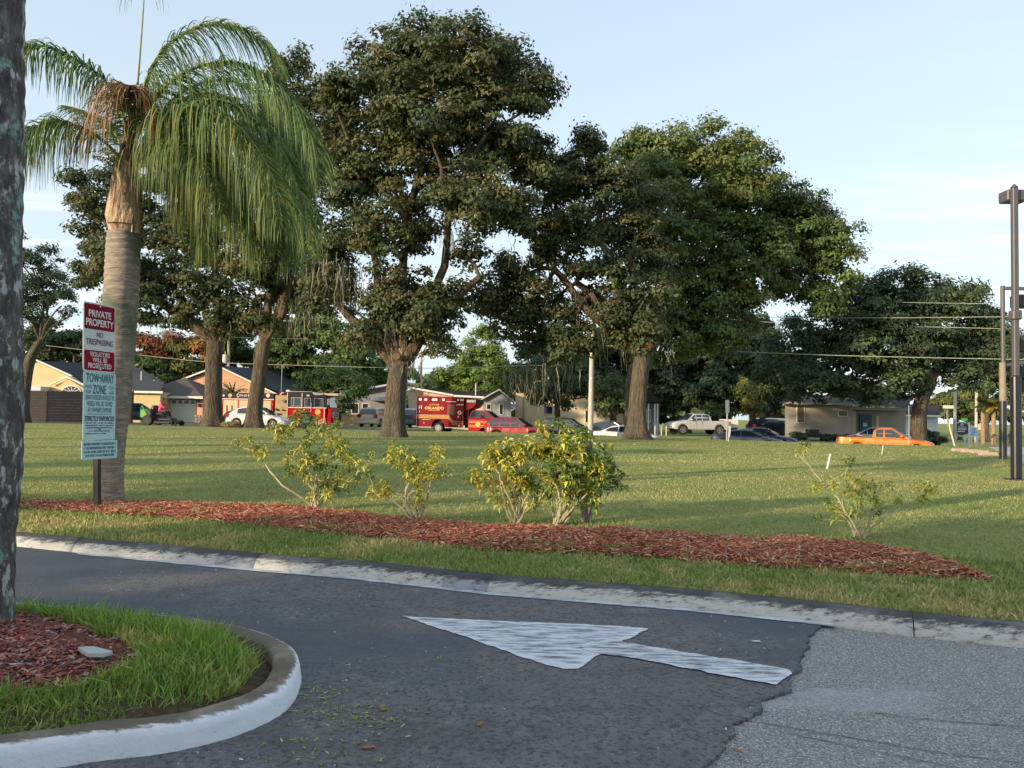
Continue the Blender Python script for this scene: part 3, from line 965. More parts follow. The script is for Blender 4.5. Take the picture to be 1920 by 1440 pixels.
def crown_arrays(blobs, g, clump_r, density, leaf_l, leaf_w, cols, fill=0.25, flat_=0.75, sprig=0.0):
    """blobs: (x,y,z,r). Clumps sit over each blob's shell, leaves over each clump's upper side."""
    Cs, Ns, Ts = [], [], []
    cols = np.array(cols)
    for (x, y, z, r) in blobs:
        nc = max(5, int(density * (r / clump_r) ** 2 * 4.2))
        d = unit(g, nc)
        rad = r * np.where(g.uniform(0, 1, nc) < fill, g.uniform(0.25, 0.75, nc), g.uniform(0.78, 1.06, nc))
        cc = np.array([x, y, z]) + d * rad[:, None] * np.array([1, 1, 0.9])
        cr = clump_r * g.uniform(0.55, 1.35, nc)
        for c, q, dd in zip(cc, cr, d):
            m = int(LEAFN * (q / clump_r) ** 2 * g.uniform(0.6, 1.3))
            u = unit(g, m)
            u[:, 2] = np.where(u[:, 2] < -0.3, -u[:, 2] * 0.6, u[:, 2])
            rr = q * g.uniform(0.35, 1.05, m) ** 0.6
            p = c + u * rr[:, None] * np.array([1.15, 1.15, flat_])
            if sprig:
                kk = g.uniform(0, 1, m) < sprig
                p[kk] += (dd * g.uniform(0.05, 0.35, (kk.sum(), 1)) + np.array([0, 0, 0.25])) * q
            nn = u + dd * 0.5 + g.normal(0, 0.45, (m, 3)) + np.array([0, 0, 0.25])
            nn /= np.linalg.norm(nn, axis=1)[:, None]
            tint = cols[g.integers(0, len(cols))] * g.uniform(0.75, 1.25)
            Cs.append(p); Ns.append(nn); Ts.append(tint * g.uniform(0.65, 1.4, (m, 1)))
    C = np.concatenate(Cs); Nn = np.concatenate(Ns); T = np.concatenate(Ts) * np.array([1.60, 1.70, 1.85])
    return leaves(C, Nn, leaf_l, leaf_w, g), T
def limb(mb, a, b, r0, r1, g, wig=0.06, seg=7, droop=0.0, n=7):
    a = Vector(a); b = Vector(b)
    L_ = (b - a).length
    off = Vector(g.normal(0, wig * L_, 3))
    pts = []
    for k in range(seg + 1):
        t = k / seg
        p = a.lerp(b, t) + off * math.sin(PI * t) + Vector((0, 0, droop * L_ * math.sin(PI * t)))
        p += Vector(g.normal(0, 0.012 * L_, 3)) * (1 if 0 < k < seg else 0)
        pts.append(p)
    mb.tube(pts, [r0 + (r1 - r0) * (k / seg) ** 0.8 for k in range(seg + 1)], n=n, cap=True)
    return pts
def pxb(blobs, Y, g=None, jit=1.0):
    out = []
    for b in blobs:
        px, py, rp = b[:3]
        dy = b[3] if len(b) > 3 else 0
        p = P(px, py, Y + dy)
        out.append((p.x, p.y, p.z, rp * (Y + dy) / FPX))
    return out
def oak_trunk(root, base, path_px, Y, radii, seed, name='trunk', flare=1.5, mat=None, ridges=9):
    """one continuous trunk skin, with buttressed foot and ridges"""
    g = random.Random(seed)
    pts = [Vector(base)] + [P(x, y, Y) for x, y in path_px]
    fine = smooth_path_3d(pts, 7)
    rs = np.interp(np.linspace(0, 1, len(fine)), np.linspace(0, 1, len(radii)), radii)
    n = 28; v = []; 
    for i, p in enumerate(fine):
        h = p.z - pts[0].z
        fl = 1 + (flare - 1) * math.exp(-max(h, 0) / 0.45)
        for k in range(n):
            an = 2 * PI * k / n
            but = 1 + (0.10 * math.exp(-max(h, 0) / 0.7) + 0.045) * math.sin(an * ridges * 0.5 + seed + h * 0.3) + 0.05 * mnoise.noise(Vector((math.cos(an) * 2, math.sin(an) * 2, h * 0.5 + seed)))
            r = rs[i] * fl * but
            v.append((p.x + math.cos(an) * r, p.y + math.sin(an) * r, p.z - (0.25 if i == 0 else 0)))
    f = [(i * n + k, i * n + (k + 1) % n, (i + 1) * n + (k + 1) % n, (i + 1) * n + k) for i in range(len(fine) - 1) for k in range(n)]
    f.append(tuple(range((len(fine) - 1) * n, len(fine) * n)))
    mb = MB(); mb.add(v, f)
    return mb.build(name, mat or M_bark, root, world=True, smooth=True), fine
def smooth_path_3d(pts, n):
    out = []; P_ = [pts[0]] + list(pts) + [pts[-1]]
    for i in range(1, len(P_) - 2):
        for k in range(n):
            t = k / n; a, b_, c, d = P_[i - 1], P_[i], P_[i + 1], P_[i + 2]
            out.append(0.5 * ((2 * b_) + (c - a) * t + (2 * a - 5 * b_ + 4 * c - d) * t * t + (3 * b_ - a - 3 * c + d) * t ** 3))
    out.append(Vector(pts[-1])); return out
OAK = [(0.050, 0.060, 0.022), (0.060, 0.066, 0.024), (0.040, 0.052, 0.020), (0.075, 0.070, 0.028), (0.045, 0.058, 0.026)]
LAUREL = [(0.070, 0.095, 0.026), (0.085, 0.105, 0.028), (0.055, 0.080, 0.026), (0.10, 0.11, 0.035)]
DARK = [(0.035, 0.055, 0.026), (0.045, 0.065, 0.028), (0.03, 0.045, 0.024)]
BRIGHT = [(0.09, 0.13, 0.025), (0.11, 0.15, 0.03), (0.07, 0.11, 0.025)]
M_moss = tinted('hanging_moss', 0.9, 0.25, 0.1)
def moss(root, px_list, Y, seed):
    """clusters of thin grey strands hanging from the limbs"""
    g = np.random.default_rng(seed)
    V = []; T = []
    for (px, py, wpx, lpx, n) in px_list:
        for _ in range(int(n * 1.8)):
            p = P(px + g.normal(0, wpx / 2), py + g.normal(0, 14), Y + g.normal(0, 0.8))
            L_ = lpx * Y / FPX * g.uniform(0.3, 1.1)
            w0 = g.uniform(0.008, 0.03)
            a = arr(p); off = g.normal(0, 0.05, 3); off[2] = 0
            an = g.uniform(0, PI); s = np.array([math.cos(an), math.sin(an), 0]) * w0
            prev = a
            for k in range(4):
                nx_ = a + off * (k + 1) / 2 + np.array([0, 0, -L_ * (k + 1) / 4]) + np.append(g.normal(0, 0.05, 2), 0)
                f0 = 1 - k / 4 * 0.8; f1 = 1 - (k + 1) / 4 * 0.85
                V += [prev - s * f0, prev + s * f0, nx_ + s * f1, nx_ - s * f1]
                T.append(np.array([0.26, 0.25, 0.18]) * g.uniform(0.5, 1.2))
                prev = nx_
    quadmesh('hanging_moss', np.array(V), 4, M_moss, np.array(T), parent=root, kind='stuff')
def tree(name, label, base_px, Y, blobs, cols, seed, trunk_px, radii, clump=0.62, density=1.0, leaf=(0.17, 0.09), limbs=True, forks=None, group=None, mosslist=None, flare=1.4, base=None, sprig=0.1, fill=0.3, limb_r=None, flat_=0.95, mat=None, cat='tree', depth=True):
    g = np.random.default_rng(seed)
    if base is None:
        b = P(base_px[0], base_px[1], Y); base = Vector((b.x, b.y, Hf(b.x, b.y)))
    root = thing(name, label, cat, base, group=group)
    tr, path = oak_trunk(root, base, trunk_px, Y, radii, seed, flare=flare, mat=mat)
    top = path[-1]
    bl = []
    for b in blobs:
        dd = b[3] if len(b) > 3 else float(g.normal(0, 1)) * (b[2] * Y / FPX) * (0.55 if depth else 0.1)
        bl.append((b[0], b[1], b[2], dd))
    W = [(x, y, z, r * 0.94) for x, y, z, r in pxb(bl, Y)]
    V, T = crown_arrays(W, g, clump, density, leaf[0], leaf[1], cols, sprig=sprig, fill=fill, flat_=flat_)
    quadmesh('crown', V, 4, M_leaf, T, parent=root)
    if limbs:
        mb = MB()
        forks_w = [top] + ([P(*f) if len(f) == 3 else P(f[0], f[1], Y) for f in (forks or [])])
        lr = limb_r or radii[-1] * 0.6
        for (x, y, z, r) in W:
            c = Vector((x, y, z - r * 0.2))
            st = min(forks_w, key=lambda q: (q - c).length)
            pts = limb(mb, st, c, lr * min(1, 0.45 + r * 0.2), 0.05, g, 0.09, droop=0.05)
            for _ in range(5):
                k = int(g.integers(3, len(pts)))
                d = unit(g, 1)[0]; d[2] = abs(d[2]) * 0.7
                limb(mb, pts[k], pts[k] + Vector(d * r * 0.85), lr * 0.22, 0.02, g, 0.1, seg=4, n=5)
        for q in forks_w[1:]:
            limb(mb, top, q, radii[-1] * 0.75, lr, g, 0.05)
        mb.build('limbs', M_barkred if mat is None else mat, root, world=True, smooth=True)
    if mosslist: moss(root, mosslist, Y, seed + 50)
    return root
# --- big oak in the middle
A_bl = [(800, 95, 72), (735, 125, 78), (875, 115, 75), (950, 150, 72), (680, 180, 68), (625, 165, 42), (1000, 185, 48), (800, 205, 95), (905, 245, 95), (985, 290, 58), (700, 290, 78), (785, 330, 85), (885, 375, 80), (955, 395, 55), (1010, 330, 45), (645, 345, 62), (610, 255, 48),
        (640, 440, 66), (715, 430, 62), (780, 440, 50), (610, 510, 52), (755, 545, 75), (800, 600, 62), (725, 590, 48), (850, 560, 45), (880, 480, 38), (680, 640, 34), (640, 570, 38), (820, 645, 30), (590, 580, 30)]
tree('oak_tree', 'tallest spreading oak in the middle with a forked grey trunk and hanging moss', (735, 818), 34, A_bl, OAK, 21,
     [(738, 790), (742, 730), (748, 690)], [0.54, 0.46, 0.44, 0.42], clump=0.56, density=1.42, leaf=(0.20, 0.125),
     forks=[(720, 640), (775, 645), (715, 560), (790, 540), (840, 400), (760, 400), (900, 520), (625, 560), (700, 470)], limb_r=0.15, flare=1.25,
     mosslist=[(600, 495, 40, 85, 40), (640, 510, 30, 90, 30), (690, 520, 40, 60, 20), (850, 440, 30, 50, 20), (760, 665, 30, 60, 26), (740, 600, 60, 60, 25), (560, 590, 30, 60, 20), (960, 460, 20, 30, 8)])
# --- oak right of centre
B_bl = [(1105, 285, 48), (1075, 335, 48), (1140, 345, 55), (1060, 420, 58), (1150, 430, 68), (1095, 495, 48), (1200, 395, 50), (1205, 490, 55), (1215, 560, 50), (1190, 610, 46), (1000, 555, 56), (950, 590, 54), (1005, 640, 50), (1060, 600, 46), (935, 545, 42), (1215, 640, 28), (1040, 350, 40, 1.5), (960, 500, 30), (1160, 530, 40), (1150, 600, 34), (1095, 650, 32), (1165, 650, 26), (1060, 660, 34), (1120, 560, 34, 1.5), (1010, 420, 44), (1020, 470, 34), (905, 560, 36)]
tree('oak_tree', 'oak with a thick straight trunk and red limb scar beside the pale utility pole', (1195, 823), 37, B_bl, OAK, 22,
     [(1194, 790), (1198, 720), (1206, 660)], [0.52, 0.44, 0.42, 0.42], clump=0.55, density=1.35, leaf=(0.20, 0.125),
     forks=[(1150, 560), (1080, 530), (1040, 505), (1180, 480), (1120, 440), (1110, 550)], limb_r=0.15, flare=1.6,
     mosslist=[(990, 690, 60, 75, 46), (1030, 690, 60, 60, 30), (1130, 590, 20, 70, 20), (1195, 620, 40, 60, 16), (1255, 655, 14, 30, 12), (1085, 540, 30, 60, 16)])
sc = MB(); p = P(1218, 647, 36.3); sc.cyl((p.x, p.z), 0.15, 1, p.y - 0.05, p.y + 0.2, 16)
root_b = [o for o in bpy.data.objects if o.get('label', '').startswith('oak with a thick')][0]
sc.build('limb_scar', flat('sawn_wood_red', (0.26, 0.06, 0.035), 0.9), root_b, world=True)
root_a = [o for o in bpy.data.objects if o.get('label', '').startswith('tallest spreading')][0]
sc = MB(); p = P(744, 668, 33.2); sc.cyl((p.x, p.z), 0.15, 1, p.y - 0.12, p.y + 0.3, 16)
sc.build('limb_scar', flat('sawn_wood', (0.16, 0.09, 0.05), 0.9), root_a, world=True)
# --- lighter laurel oak behind it
C_bl = [(1195, 280, 44), (1265, 300, 62), (1350, 288, 58), (1400, 325, 62), (1330, 370, 76), (1250, 420, 74), (1420, 405, 70), (1490, 395, 48), (1480, 465, 74), (1550, 450, 48), (1568, 510, 44), (1400, 490, 76), (1320, 480, 76), (1480, 530, 46), (1395, 570, 34), (1262, 545, 64), (1300, 600, 62), (1240, 640, 54), (1525, 565, 26), (1545, 590, 20), (1340, 620, 50), (1400, 610, 20), (1220, 340, 55)]
C_bl = [(b[0] + 6, b[1], b[2] * 1.1) for b in C_bl]
tree('laurel_oak_tree', 'broad light green oak leaning right against the sky behind the straight trunk', (1186, 806), 46, C_bl, LAUREL, 23,
     [(1186, 770), (1190, 700), (1225, 640)], [0.5, 0.45, 0.42, 0.4], clump=0.62, density=1.3, leaf=(0.26, 0.13),
     forks=[(1300, 560), (1360, 470), (1430, 470), (1290, 420)], limb_r=0.16, sprig=0.25)
# --- dark spreading tree on the right, over the grey house
D_bl = [(1500, 655, 54), (1560, 630, 52), (1480, 710, 42), (1560, 700, 50), (1640, 590, 56), (1700, 565, 48), (1760, 560, 46), (1820, 570, 42), (1846, 610, 36), (1640, 660, 60), (1720, 645, 62), (1790, 635, 56), (1835, 680, 42), (1700, 700, 44), (1615, 725, 36), (1800, 705, 34), (1650, 545, 26), (1540, 735, 26, -2.0), (1590, 738, 22, -2.0), (1660, 738, 24, -2.0), (1500, 742, 22, 4.0), (1570, 745, 20, 4.0), (1630, 748, 20, 4.0), (1690, 745, 22, 2.0), (1600, 600, 40), (1870, 640, 26)]
D_bl = [(b[0], b[1] - 4, b[2] * 1.12) + tuple(b[3:]) for b in D_bl]
tree('shade_tree', 'dark wide shade tree with a leaning trunk in front of the grey house', (1722, 822), 52, D_bl, DARK + [(0.06, 0.08, 0.03)], 24,
     [(1722, 790), (1728, 750), (1745, 715)], [0.55, 0.48, 0.46, 0.45], clump=0.66, density=1.2, leaf=(0.28, 0.14),
     forks=[(1700, 690), (1780, 660), (1640, 650), (1730, 620)], limb_r=0.17, sprig=0.3, fill=0.2)
# --- the two oaks on the left, behind the palm
E_bl = [(330, 490, 68), (400, 530, 66), (255, 550, 56), (200, 500, 54), (172, 455, 40), (160, 520, 32), (185, 390, 50), (150, 345, 32), (300, 415, 76), (400, 430, 76), (350, 585, 42), (420, 600, 46), (230, 330, 50), (280, 600, 34)]
tree('oak_tree', 'oak behind the queen palm, left one of the two close trunks', (400, 797), 50, E_bl, OAK + [(0.06, 0.075, 0.03)], 25,
     [(399, 770), (400, 700), (402, 640)], [0.60, 0.54, 0.52, 0.48], clump=0.7, density=1.05, leaf=(0.29, 0.16),
     forks=[(380, 560), (320, 520), (230, 500), (400, 480)], limb_r=0.2, flare=1.35,
     mosslist=[(415, 610, 20, 60, 30), (300, 600, 60, 60, 20), (440, 600, 20, 50, 14)])
F_bl = [(480, 490, 66), (540, 430, 72), (520, 550, 56), (585, 465, 52), (455, 380, 66), (540, 325, 72), (590, 300, 52), (555, 185, 50), (525, 135, 34), (590, 235, 44), (500, 610, 36), (465, 600, 36), (590, 550, 36), (560, 120, 22), (500, 230, 50)]
tree('oak_tree', 'oak with a trunk leaning right at its top, right one of the two close trunks', (474, 803), 49, F_bl, OAK, 26,
     [(476, 775), (483, 720), (492, 660), (496, 640)], [0.52, 0.47, 0.45, 0.42, 0.38], clump=0.7, density=1.05, leaf=(0.29, 0.16),
     forks=[(480, 560), (540, 520), (530, 420), (555, 300)], limb_r=0.18, flare=1.4,
     mosslist=[(505, 570, 30, 70, 30), (560, 500, 40, 70, 26), (590, 560, 30, 60, 20)])
# --- leaning tree at the far left
G_bl = [(75, 488, 34), (95, 545, 34), (60, 590, 38), (115, 570, 24), (55, 520, 34), (30, 560, 40), (130, 590, 16), (60, 640, 26), (20, 470, 34)]
tree('leaning_tree', 'dark crooked tree over the fence beside the near grey trunk', (44, 792), 58, G_bl, DARK, 27,
     [(46, 740), (55, 680), (75, 640)], [0.42, 0.40, 0.38, 0.30], clump=0.6, density=0.8, leaf=(0.24, 0.12), limb_r=0.13, sprig=0.2, fill=0.15)
# --- background trees
def bgtree(name, label, px, Y, blobs, cols, seed, clump=0.9, leaf=(0.46, 0.27), density=1.05, r=0.3, group='trees standing behind the houses', trunk_top=None, base_py=790):
    ys = min(b[1] for b in blobs); 
    blobs = [(b[0], b[1], b[2] * 1.15) for b in blobs]
    tree(name, label, (px, base_py), Y, blobs, cols, seed, [(px, (base_py + blobs[0][1]) / 2), (px, blobs[0][1] + 10)], [r, r * 0.85, r * 0.6],
         clump=clump, density=density, leaf=leaf, limbs=True, limb_r=r * 0.35, group=group, sprig=0.15)
AUT = [(0.15, 0.035, 0.018), (0.17, 0.055, 0.02), (0.12, 0.03, 0.018), (0.07, 0.07, 0.02)]
ORG = [(0.16, 0.08, 0.02), (0.08, 0.085, 0.02), (0.06, 0.075, 0.02), (0.13, 0.05, 0.018)]
bgtree('maple_tree', 'red leaved tree over the grey roof, left of the two autumn trees', 285, 88, [(300, 648, 24), (270, 655, 24), (318, 668, 20), (255, 640, 14)], AUT, 31)
bgtree('maple_tree', 'orange and green tree behind the peach garage', 350, 86, [(345, 650, 24), (385, 655, 22), (360, 695, 24), (335, 700, 22), (320, 690, 20)], ORG, 32)
bgtree('green_tree', 'dark bushy tree behind the dark fence, by the palm trunk', 140, 95, [(150, 655, 36), (105, 640, 36), (70, 660, 36), (190, 660, 34)], DARK, 33)
bgtree('green_tree', 'mid green tree between the palm trunk and the red leaved tree', 240, 84, [(250, 690, 28), (235, 665, 22), (275, 705, 22), (300, 715, 18)], [(0.06, 0.09, 0.03), (0.05, 0.075, 0.03)], 34)
bgtree('green_tree', 'green tree between the two close oak trunks', 440, 92, [(430, 640, 34), (455, 670, 30), (415, 680, 24), (448, 610, 26)], [(0.06, 0.09, 0.028), (0.05, 0.07, 0.028)], 35)
bgtree('green_tree', 'green tree right of the two oak trunks, behind the fire engine roof', 545, 90, [(540, 625, 46), (580, 655, 42), (520, 680, 40), (560, 700, 36), (600, 620, 34)], [(0.065, 0.095, 0.026), (0.055, 0.08, 0.026)], 36)
bgtree('green_tree', 'wide green tree above the fire engine cab', 640, 86, [(640, 640, 42), (680, 670, 40), (630, 700, 40), (690, 630, 34), (710, 700, 24)], [(0.06, 0.09, 0.026), (0.07, 0.10, 0.03)], 37)
bgtree('green_tree', 'low leafy tree beside the fire engine windscreen', 630, 72, [(620, 715, 30), (648, 735, 28), (600, 735, 24), (668, 720, 22), (640, 762, 22), (585, 720, 22)], [(0.07, 0.10, 0.03), (0.055, 0.085, 0.03)], 38, clump=0.7, leaf=(0.28, 0.15))
bgtree('green_tree', 'bright green pointed tree over the red ambulance', 900, 82, [(905, 645, 26), (880, 680, 34), (930, 685, 34), (900, 712, 38), (852, 710, 28), (950, 715, 30), (915, 625, 14), (835, 725, 20)], BRIGHT, 39, clump=0.7, leaf=(0.30, 0.16), density=0.9)
bgtree('green_tree', 'dark tree hanging low over the cream wall left of the pole', 1045, 70, [(1010, 735, 30), (1045, 725, 36), (1085, 715, 34), (1020, 700, 34), (980, 712, 28), (1060, 760, 18), (990, 745, 16), (1120, 735, 26)], DARK, 40, clump=0.7, leaf=(0.28, 0.15))
bgtree('green_tree', 'dark tree filling the gap behind the pale utility pole', 1120, 84, [(1075, 660, 44), (1130, 650, 46), (1160, 700, 44), (1100, 700, 44), (1170, 640, 40), (1010, 670, 40), (1145, 740, 34)], DARK, 41)
bgtree('green_tree', 'low olive tree just right of the pale utility pole', 1150, 66, [(1145, 745, 24), (1130, 765, 20), (1165, 760, 20), (1150, 725, 20), (1125, 735, 16)], [(0.07, 0.085, 0.03), (0.05, 0.065, 0.025)], 42, clump=0.6, leaf=(0.26, 0.14))
bgtree('green_tree', 'very dark dense tree above the silver pickup truck', 1290, 82, [(1255, 690, 46), (1310, 690, 52), (1370, 680, 52), (1290, 740, 36), (1350, 735, 38), (1245, 740, 36), (1400, 640, 46), (1340, 640, 50)], DARK, 43)
bgtree('green_tree', 'dark tree left of the grey house, below the sky gap', 1430, 80, [(1420, 640, 34), (1440, 690, 42), (1400, 715, 36), (1460, 735, 34), (1425, 600, 20), (1480, 680, 36), (1415, 755, 24)], DARK + [(0.06, 0.085, 0.03)], 44)
bgtree('yellowish_tree', 'small yellow green tree behind the parked dark cars', 1412, 76, [(1405, 745, 20), (1425, 730, 18), (1415, 765, 18), (1395, 722, 14)], [(0.12, 0.12, 0.03), (0.08, 0.10, 0.03)], 45, clump=0.6, leaf=(0.28, 0.15))
bgtree('green_tree', 'distant tree at the right edge behind the brown poles', 1850, 110, [(1850, 700, 30), (1880, 720, 30), (1830, 740, 24), (1900, 690, 30), (1870, 655, 26), (1915, 740, 28)], [(0.06, 0.08, 0.03), (0.09, 0.09, 0.03)], 46)
bgtree('green_tree', 'distant olive tree behind the blue church sign', 1800, 120, [(1790, 765, 22), (1812, 775, 20), (1775, 760, 18), (1830, 770, 18), (1745, 752, 16)], [(0.10, 0.11, 0.03), (0.07, 0.09, 0.03)], 47, clump=0.8)
# the wood beyond everything: one far mass
g = np.random.default_rng(77)
far = []
for x in np.linspace(-150, 165, 74):
    tall = 10.0 if x < 5 else (8.0 if x < 55 else 4.5)
    far.append((x + g.normal(0, 1), 150 + g.normal(0, 8), 2.5 + g.uniform(0, 1.5), 3.6 + g.uniform(0, 1.5)))
    if tall > 5: far.append((x + g.normal(0, 1), 152 + g.normal(0, 6), tall - 3.5 + g.uniform(-1.5, 1.5), 3.2 + g.uniform(0, 1.3)))
V, T = crown_arrays(far, g, 1.9, 0.32, 1.5, 1.1, [(0.05, 0.07, 0.03), (0.065, 0.08, 0.035)])
quadmesh('distant_woods', V, 4, M_leaf, T, kind='stuff')

# ------------------------------------------------------------------ the near trunk at the left edge
M_palmbark = noisy('lichened_palm_bark', [(0.03, 0.026, 0.025), (0.09, 0.08, 0.075), (0.20, 0.185, 0.175)], scale=16, stretch=(1.2, 1.2, 0.5), bump=0.9, bscale=50, bdist=0.02, rough=0.95, droughness=0.75,
                   second=[(16, (1, 1, 0.6), (0.42, 0.42, 0.40), 0.54, 0.62), (8, (1, 1, 1), (0.20, 0.33, 0.28), 0.58, 0.66)])
def ringed_trunk(name, root, pts, radii, mat, ring=0.05, amp=0.006, n=32, seed=0, steps=None):
    fine = smooth_path_3d([Vector(p) for p in pts], steps or 26)
    rs = np.interp(np.linspace(0, 1, len(fine)), np.linspace(0, 1, len(radii)), radii)
    v = []
    for i, p in enumerate(fine):
        for k in range(n):
            an = 2 * PI * k / n
            q = Vector((math.cos(an), math.sin(an), 0))
            r = rs[i] * (1 + 0.035 * mnoise.noise(Vector((q.x * 1.2, q.y * 1.2, p.z * 1.7 + seed)))) + amp * math.sin(2 * PI * (p.z + 0.02 * mnoise.noise(q * 2 + Vector((0, 0, p.z * 2)))) / ring) + amp * 1.3 * mnoise.noise(Vector((q.x * 6, q.y * 6, p.z * 16)))
            v.append(p + q * r)
    f = [(i * n + k, i * n + (k + 1) % n, (i + 1) * n + (k + 1) % n, (i + 1) * n + k) for i in range(len(fine) - 1) for k in range(n)]
    f.append(tuple(range((len(fine) - 1) * n, len(fine) * n)))
    mb = MB(); mb.add(v, f)
    return mb.build(name, mat, root, world=True, smooth=True)
bp_ = PZ(28, 1163, 0.16)
near = thing('palm_tree', 'rough grey lichened palm trunk at the left edge, standing in the island mulch', 'palm tree', (bp_.x - 0.2, bp_.y, 0.1))
def npx(px, py, r): 
    q = P(px, py, bp_.y); return (q.x - r - (0.030 + 0.012 * max(0, (py - 600) / 560)), bp_.y, q.z)
ringed_trunk('trunk', near, [(bp_.x - 0.235, bp_.y, 0.08), npx(30, 1100, .19), npx(35, 1000, .19), npx(41, 880, .2), npx(45, 700, .2), npx(44, 400, .2), npx(46, 150, .2), npx(48, 0, .2), (npx(50, -500, .2)[0], bp_.y, 4.6), (npx(50, -500, .2)[0] - 0.1, bp_.y - 0.05, 6.2)],
             [0.20, 0.19, 0.185, 0.205, 0.20, 0.195, 0.20, 0.195, 0.19, 0.17], M_palmbark, ring=0.11, amp=0.0022, seed=3, n=64, steps=40)

# ------------------------------------------------------------------ queen palm
M_qtrunk = noisy('ringed_palm_trunk', [(0.13, 0.105, 0.085), (0.26, 0.22, 0.185), (0.38, 0.33, 0.28)], scale=7, stretch=(1.2, 1.2, 9), bump=0.7, bscale=8, bdist=0.02, rough=0.9, droughness=0.7,
                 second=[(2.4, (1, 1, 0.7), (0.12, 0.14, 0.095), 0.48, 0.62), (9, (1, 1, 2.5), (0.42, 0.34, 0.26), 0.55, 0.7), (20, (1, 1, 3), (0.06, 0.045, 0.035), 0.66, 0.74)])
M_boot = noisy('dry_leaf_boot', [(0.16, 0.10, 0.055), (0.40, 0.29, 0.18), (0.52, 0.41, 0.28)], scale=4, stretch=(3, 3, 0.8), bump=0.8, bscale=14, bdist=0.03, rough=0.85,
               second=[(6, (2.5, 2.5, 0.8), (0.09, 0.05, 0.03), 0.5, 0.62)])
M_rachis = noisy('frond_stalk', [(0.16, 0.17, 0.04), (0.30, 0.26, 0.09)], scale=5, bump=0.1, rough=0.5)
M_deadr = noisy('dry_frond_stalk', [(0.10, 0.05, 0.025), (0.24, 0.13, 0.06)], scale=5, bump=0.1, rough=0.7)
QY = 8.5
qb = PZ(212, 935, 0.14); qb = Vector((qb.x, qb.y, Hf(qb.x, qb.y)))
QY = qb.y
qp = thing('palm_tree', 'queen palm with drooping green fronds blown to the right behind the red sign', 'palm tree', qb)
tp = [(qb.x, QY, qb.z - 0.1)] + [tuple(P(x, y, QY)) for x, y in [(211, 860), (216, 760), (220, 680), (224, 600), (229, 520), (232, 450), (234, 432)]]
ringed_trunk('trunk', qp, tp, [0.115, 0.112, 0.135, 0.155, 0.168, 0.175, 0.172, 0.165, 0.15], M_qtrunk, ring=0.075, amp=0.0035, seed=9)
# old leaf boots wrapped round the neck of the trunk
neck = MB()
neck.tube([P(234, 438, QY), P(232, 405, QY), P(233, 370, QY), P(236, 335, QY), P(239, 300, QY), P(240, 240, QY)], [0.15, 0.18, 0.155, 0.12, 0.085, 0.05], n=18)
neck.build('crown_shaft', M_boot, qp, world=True, smooth=True)
rb = random.Random(5)
for k in range(11):
    an = k * 2.4; z0 = 440 - k * 8; 
    base = P(233, z0, QY); topp = P(236, z0 - rb.uniform(60, 95), QY)
    q = Vector((math.cos(an), math.sin(an), 0)); s_ = Vector((-q.y, q.x, 0))
    rows = []; mbt = MB(); vv = []
    r0 = 0.185 - 0.008 * k
    for i in range(7):
        t = i / 6
        c = base.lerp(topp, t) + q * (r0 * (1 - 0.42 * t) + 0.015 + (0.03 * (t - 0.7) if t > 0.7 else 0))
        wd = 0.115 * (1 - t) ** 0.7 + 0.018
        tw = mnoise.noise(Vector((k * 3.1, t * 2.5, 0))) * 0.03
        for j in range(5):
            e = (j - 2) / 2
            vv.append(c + s_ * (wd * e + tw) - q * (0.05 * e * e * (1 - t)) )
    base_n = len(vv)
    vv += [p - q * 0.012 for p in vv[:base_n]]
    ff = []
    for i in range(6):
        for j in range(4):
            a = i * 5 + j
            ff.append((a, a + 1, a + 6, a + 5)); ff.append((base_n + a + 5, base_n + a + 6, base_n + a + 1, base_n + a))
    ring_ = [0, 1, 2, 3, 4] + [5 * i + 4 for i in range(1, 7)] + [33, 32, 31, 30] + [5 * i for i in range(5, 0, -1)]
    for a, b_ in zip(ring_, ring_[1:] + ring_[:1]): ff.append((a, a + base_n, b_ + base_n, b_))
    mbt.add(vv, ff); mbt.build('leaf_boot', M_boot, qp, world=True, smooth=True)
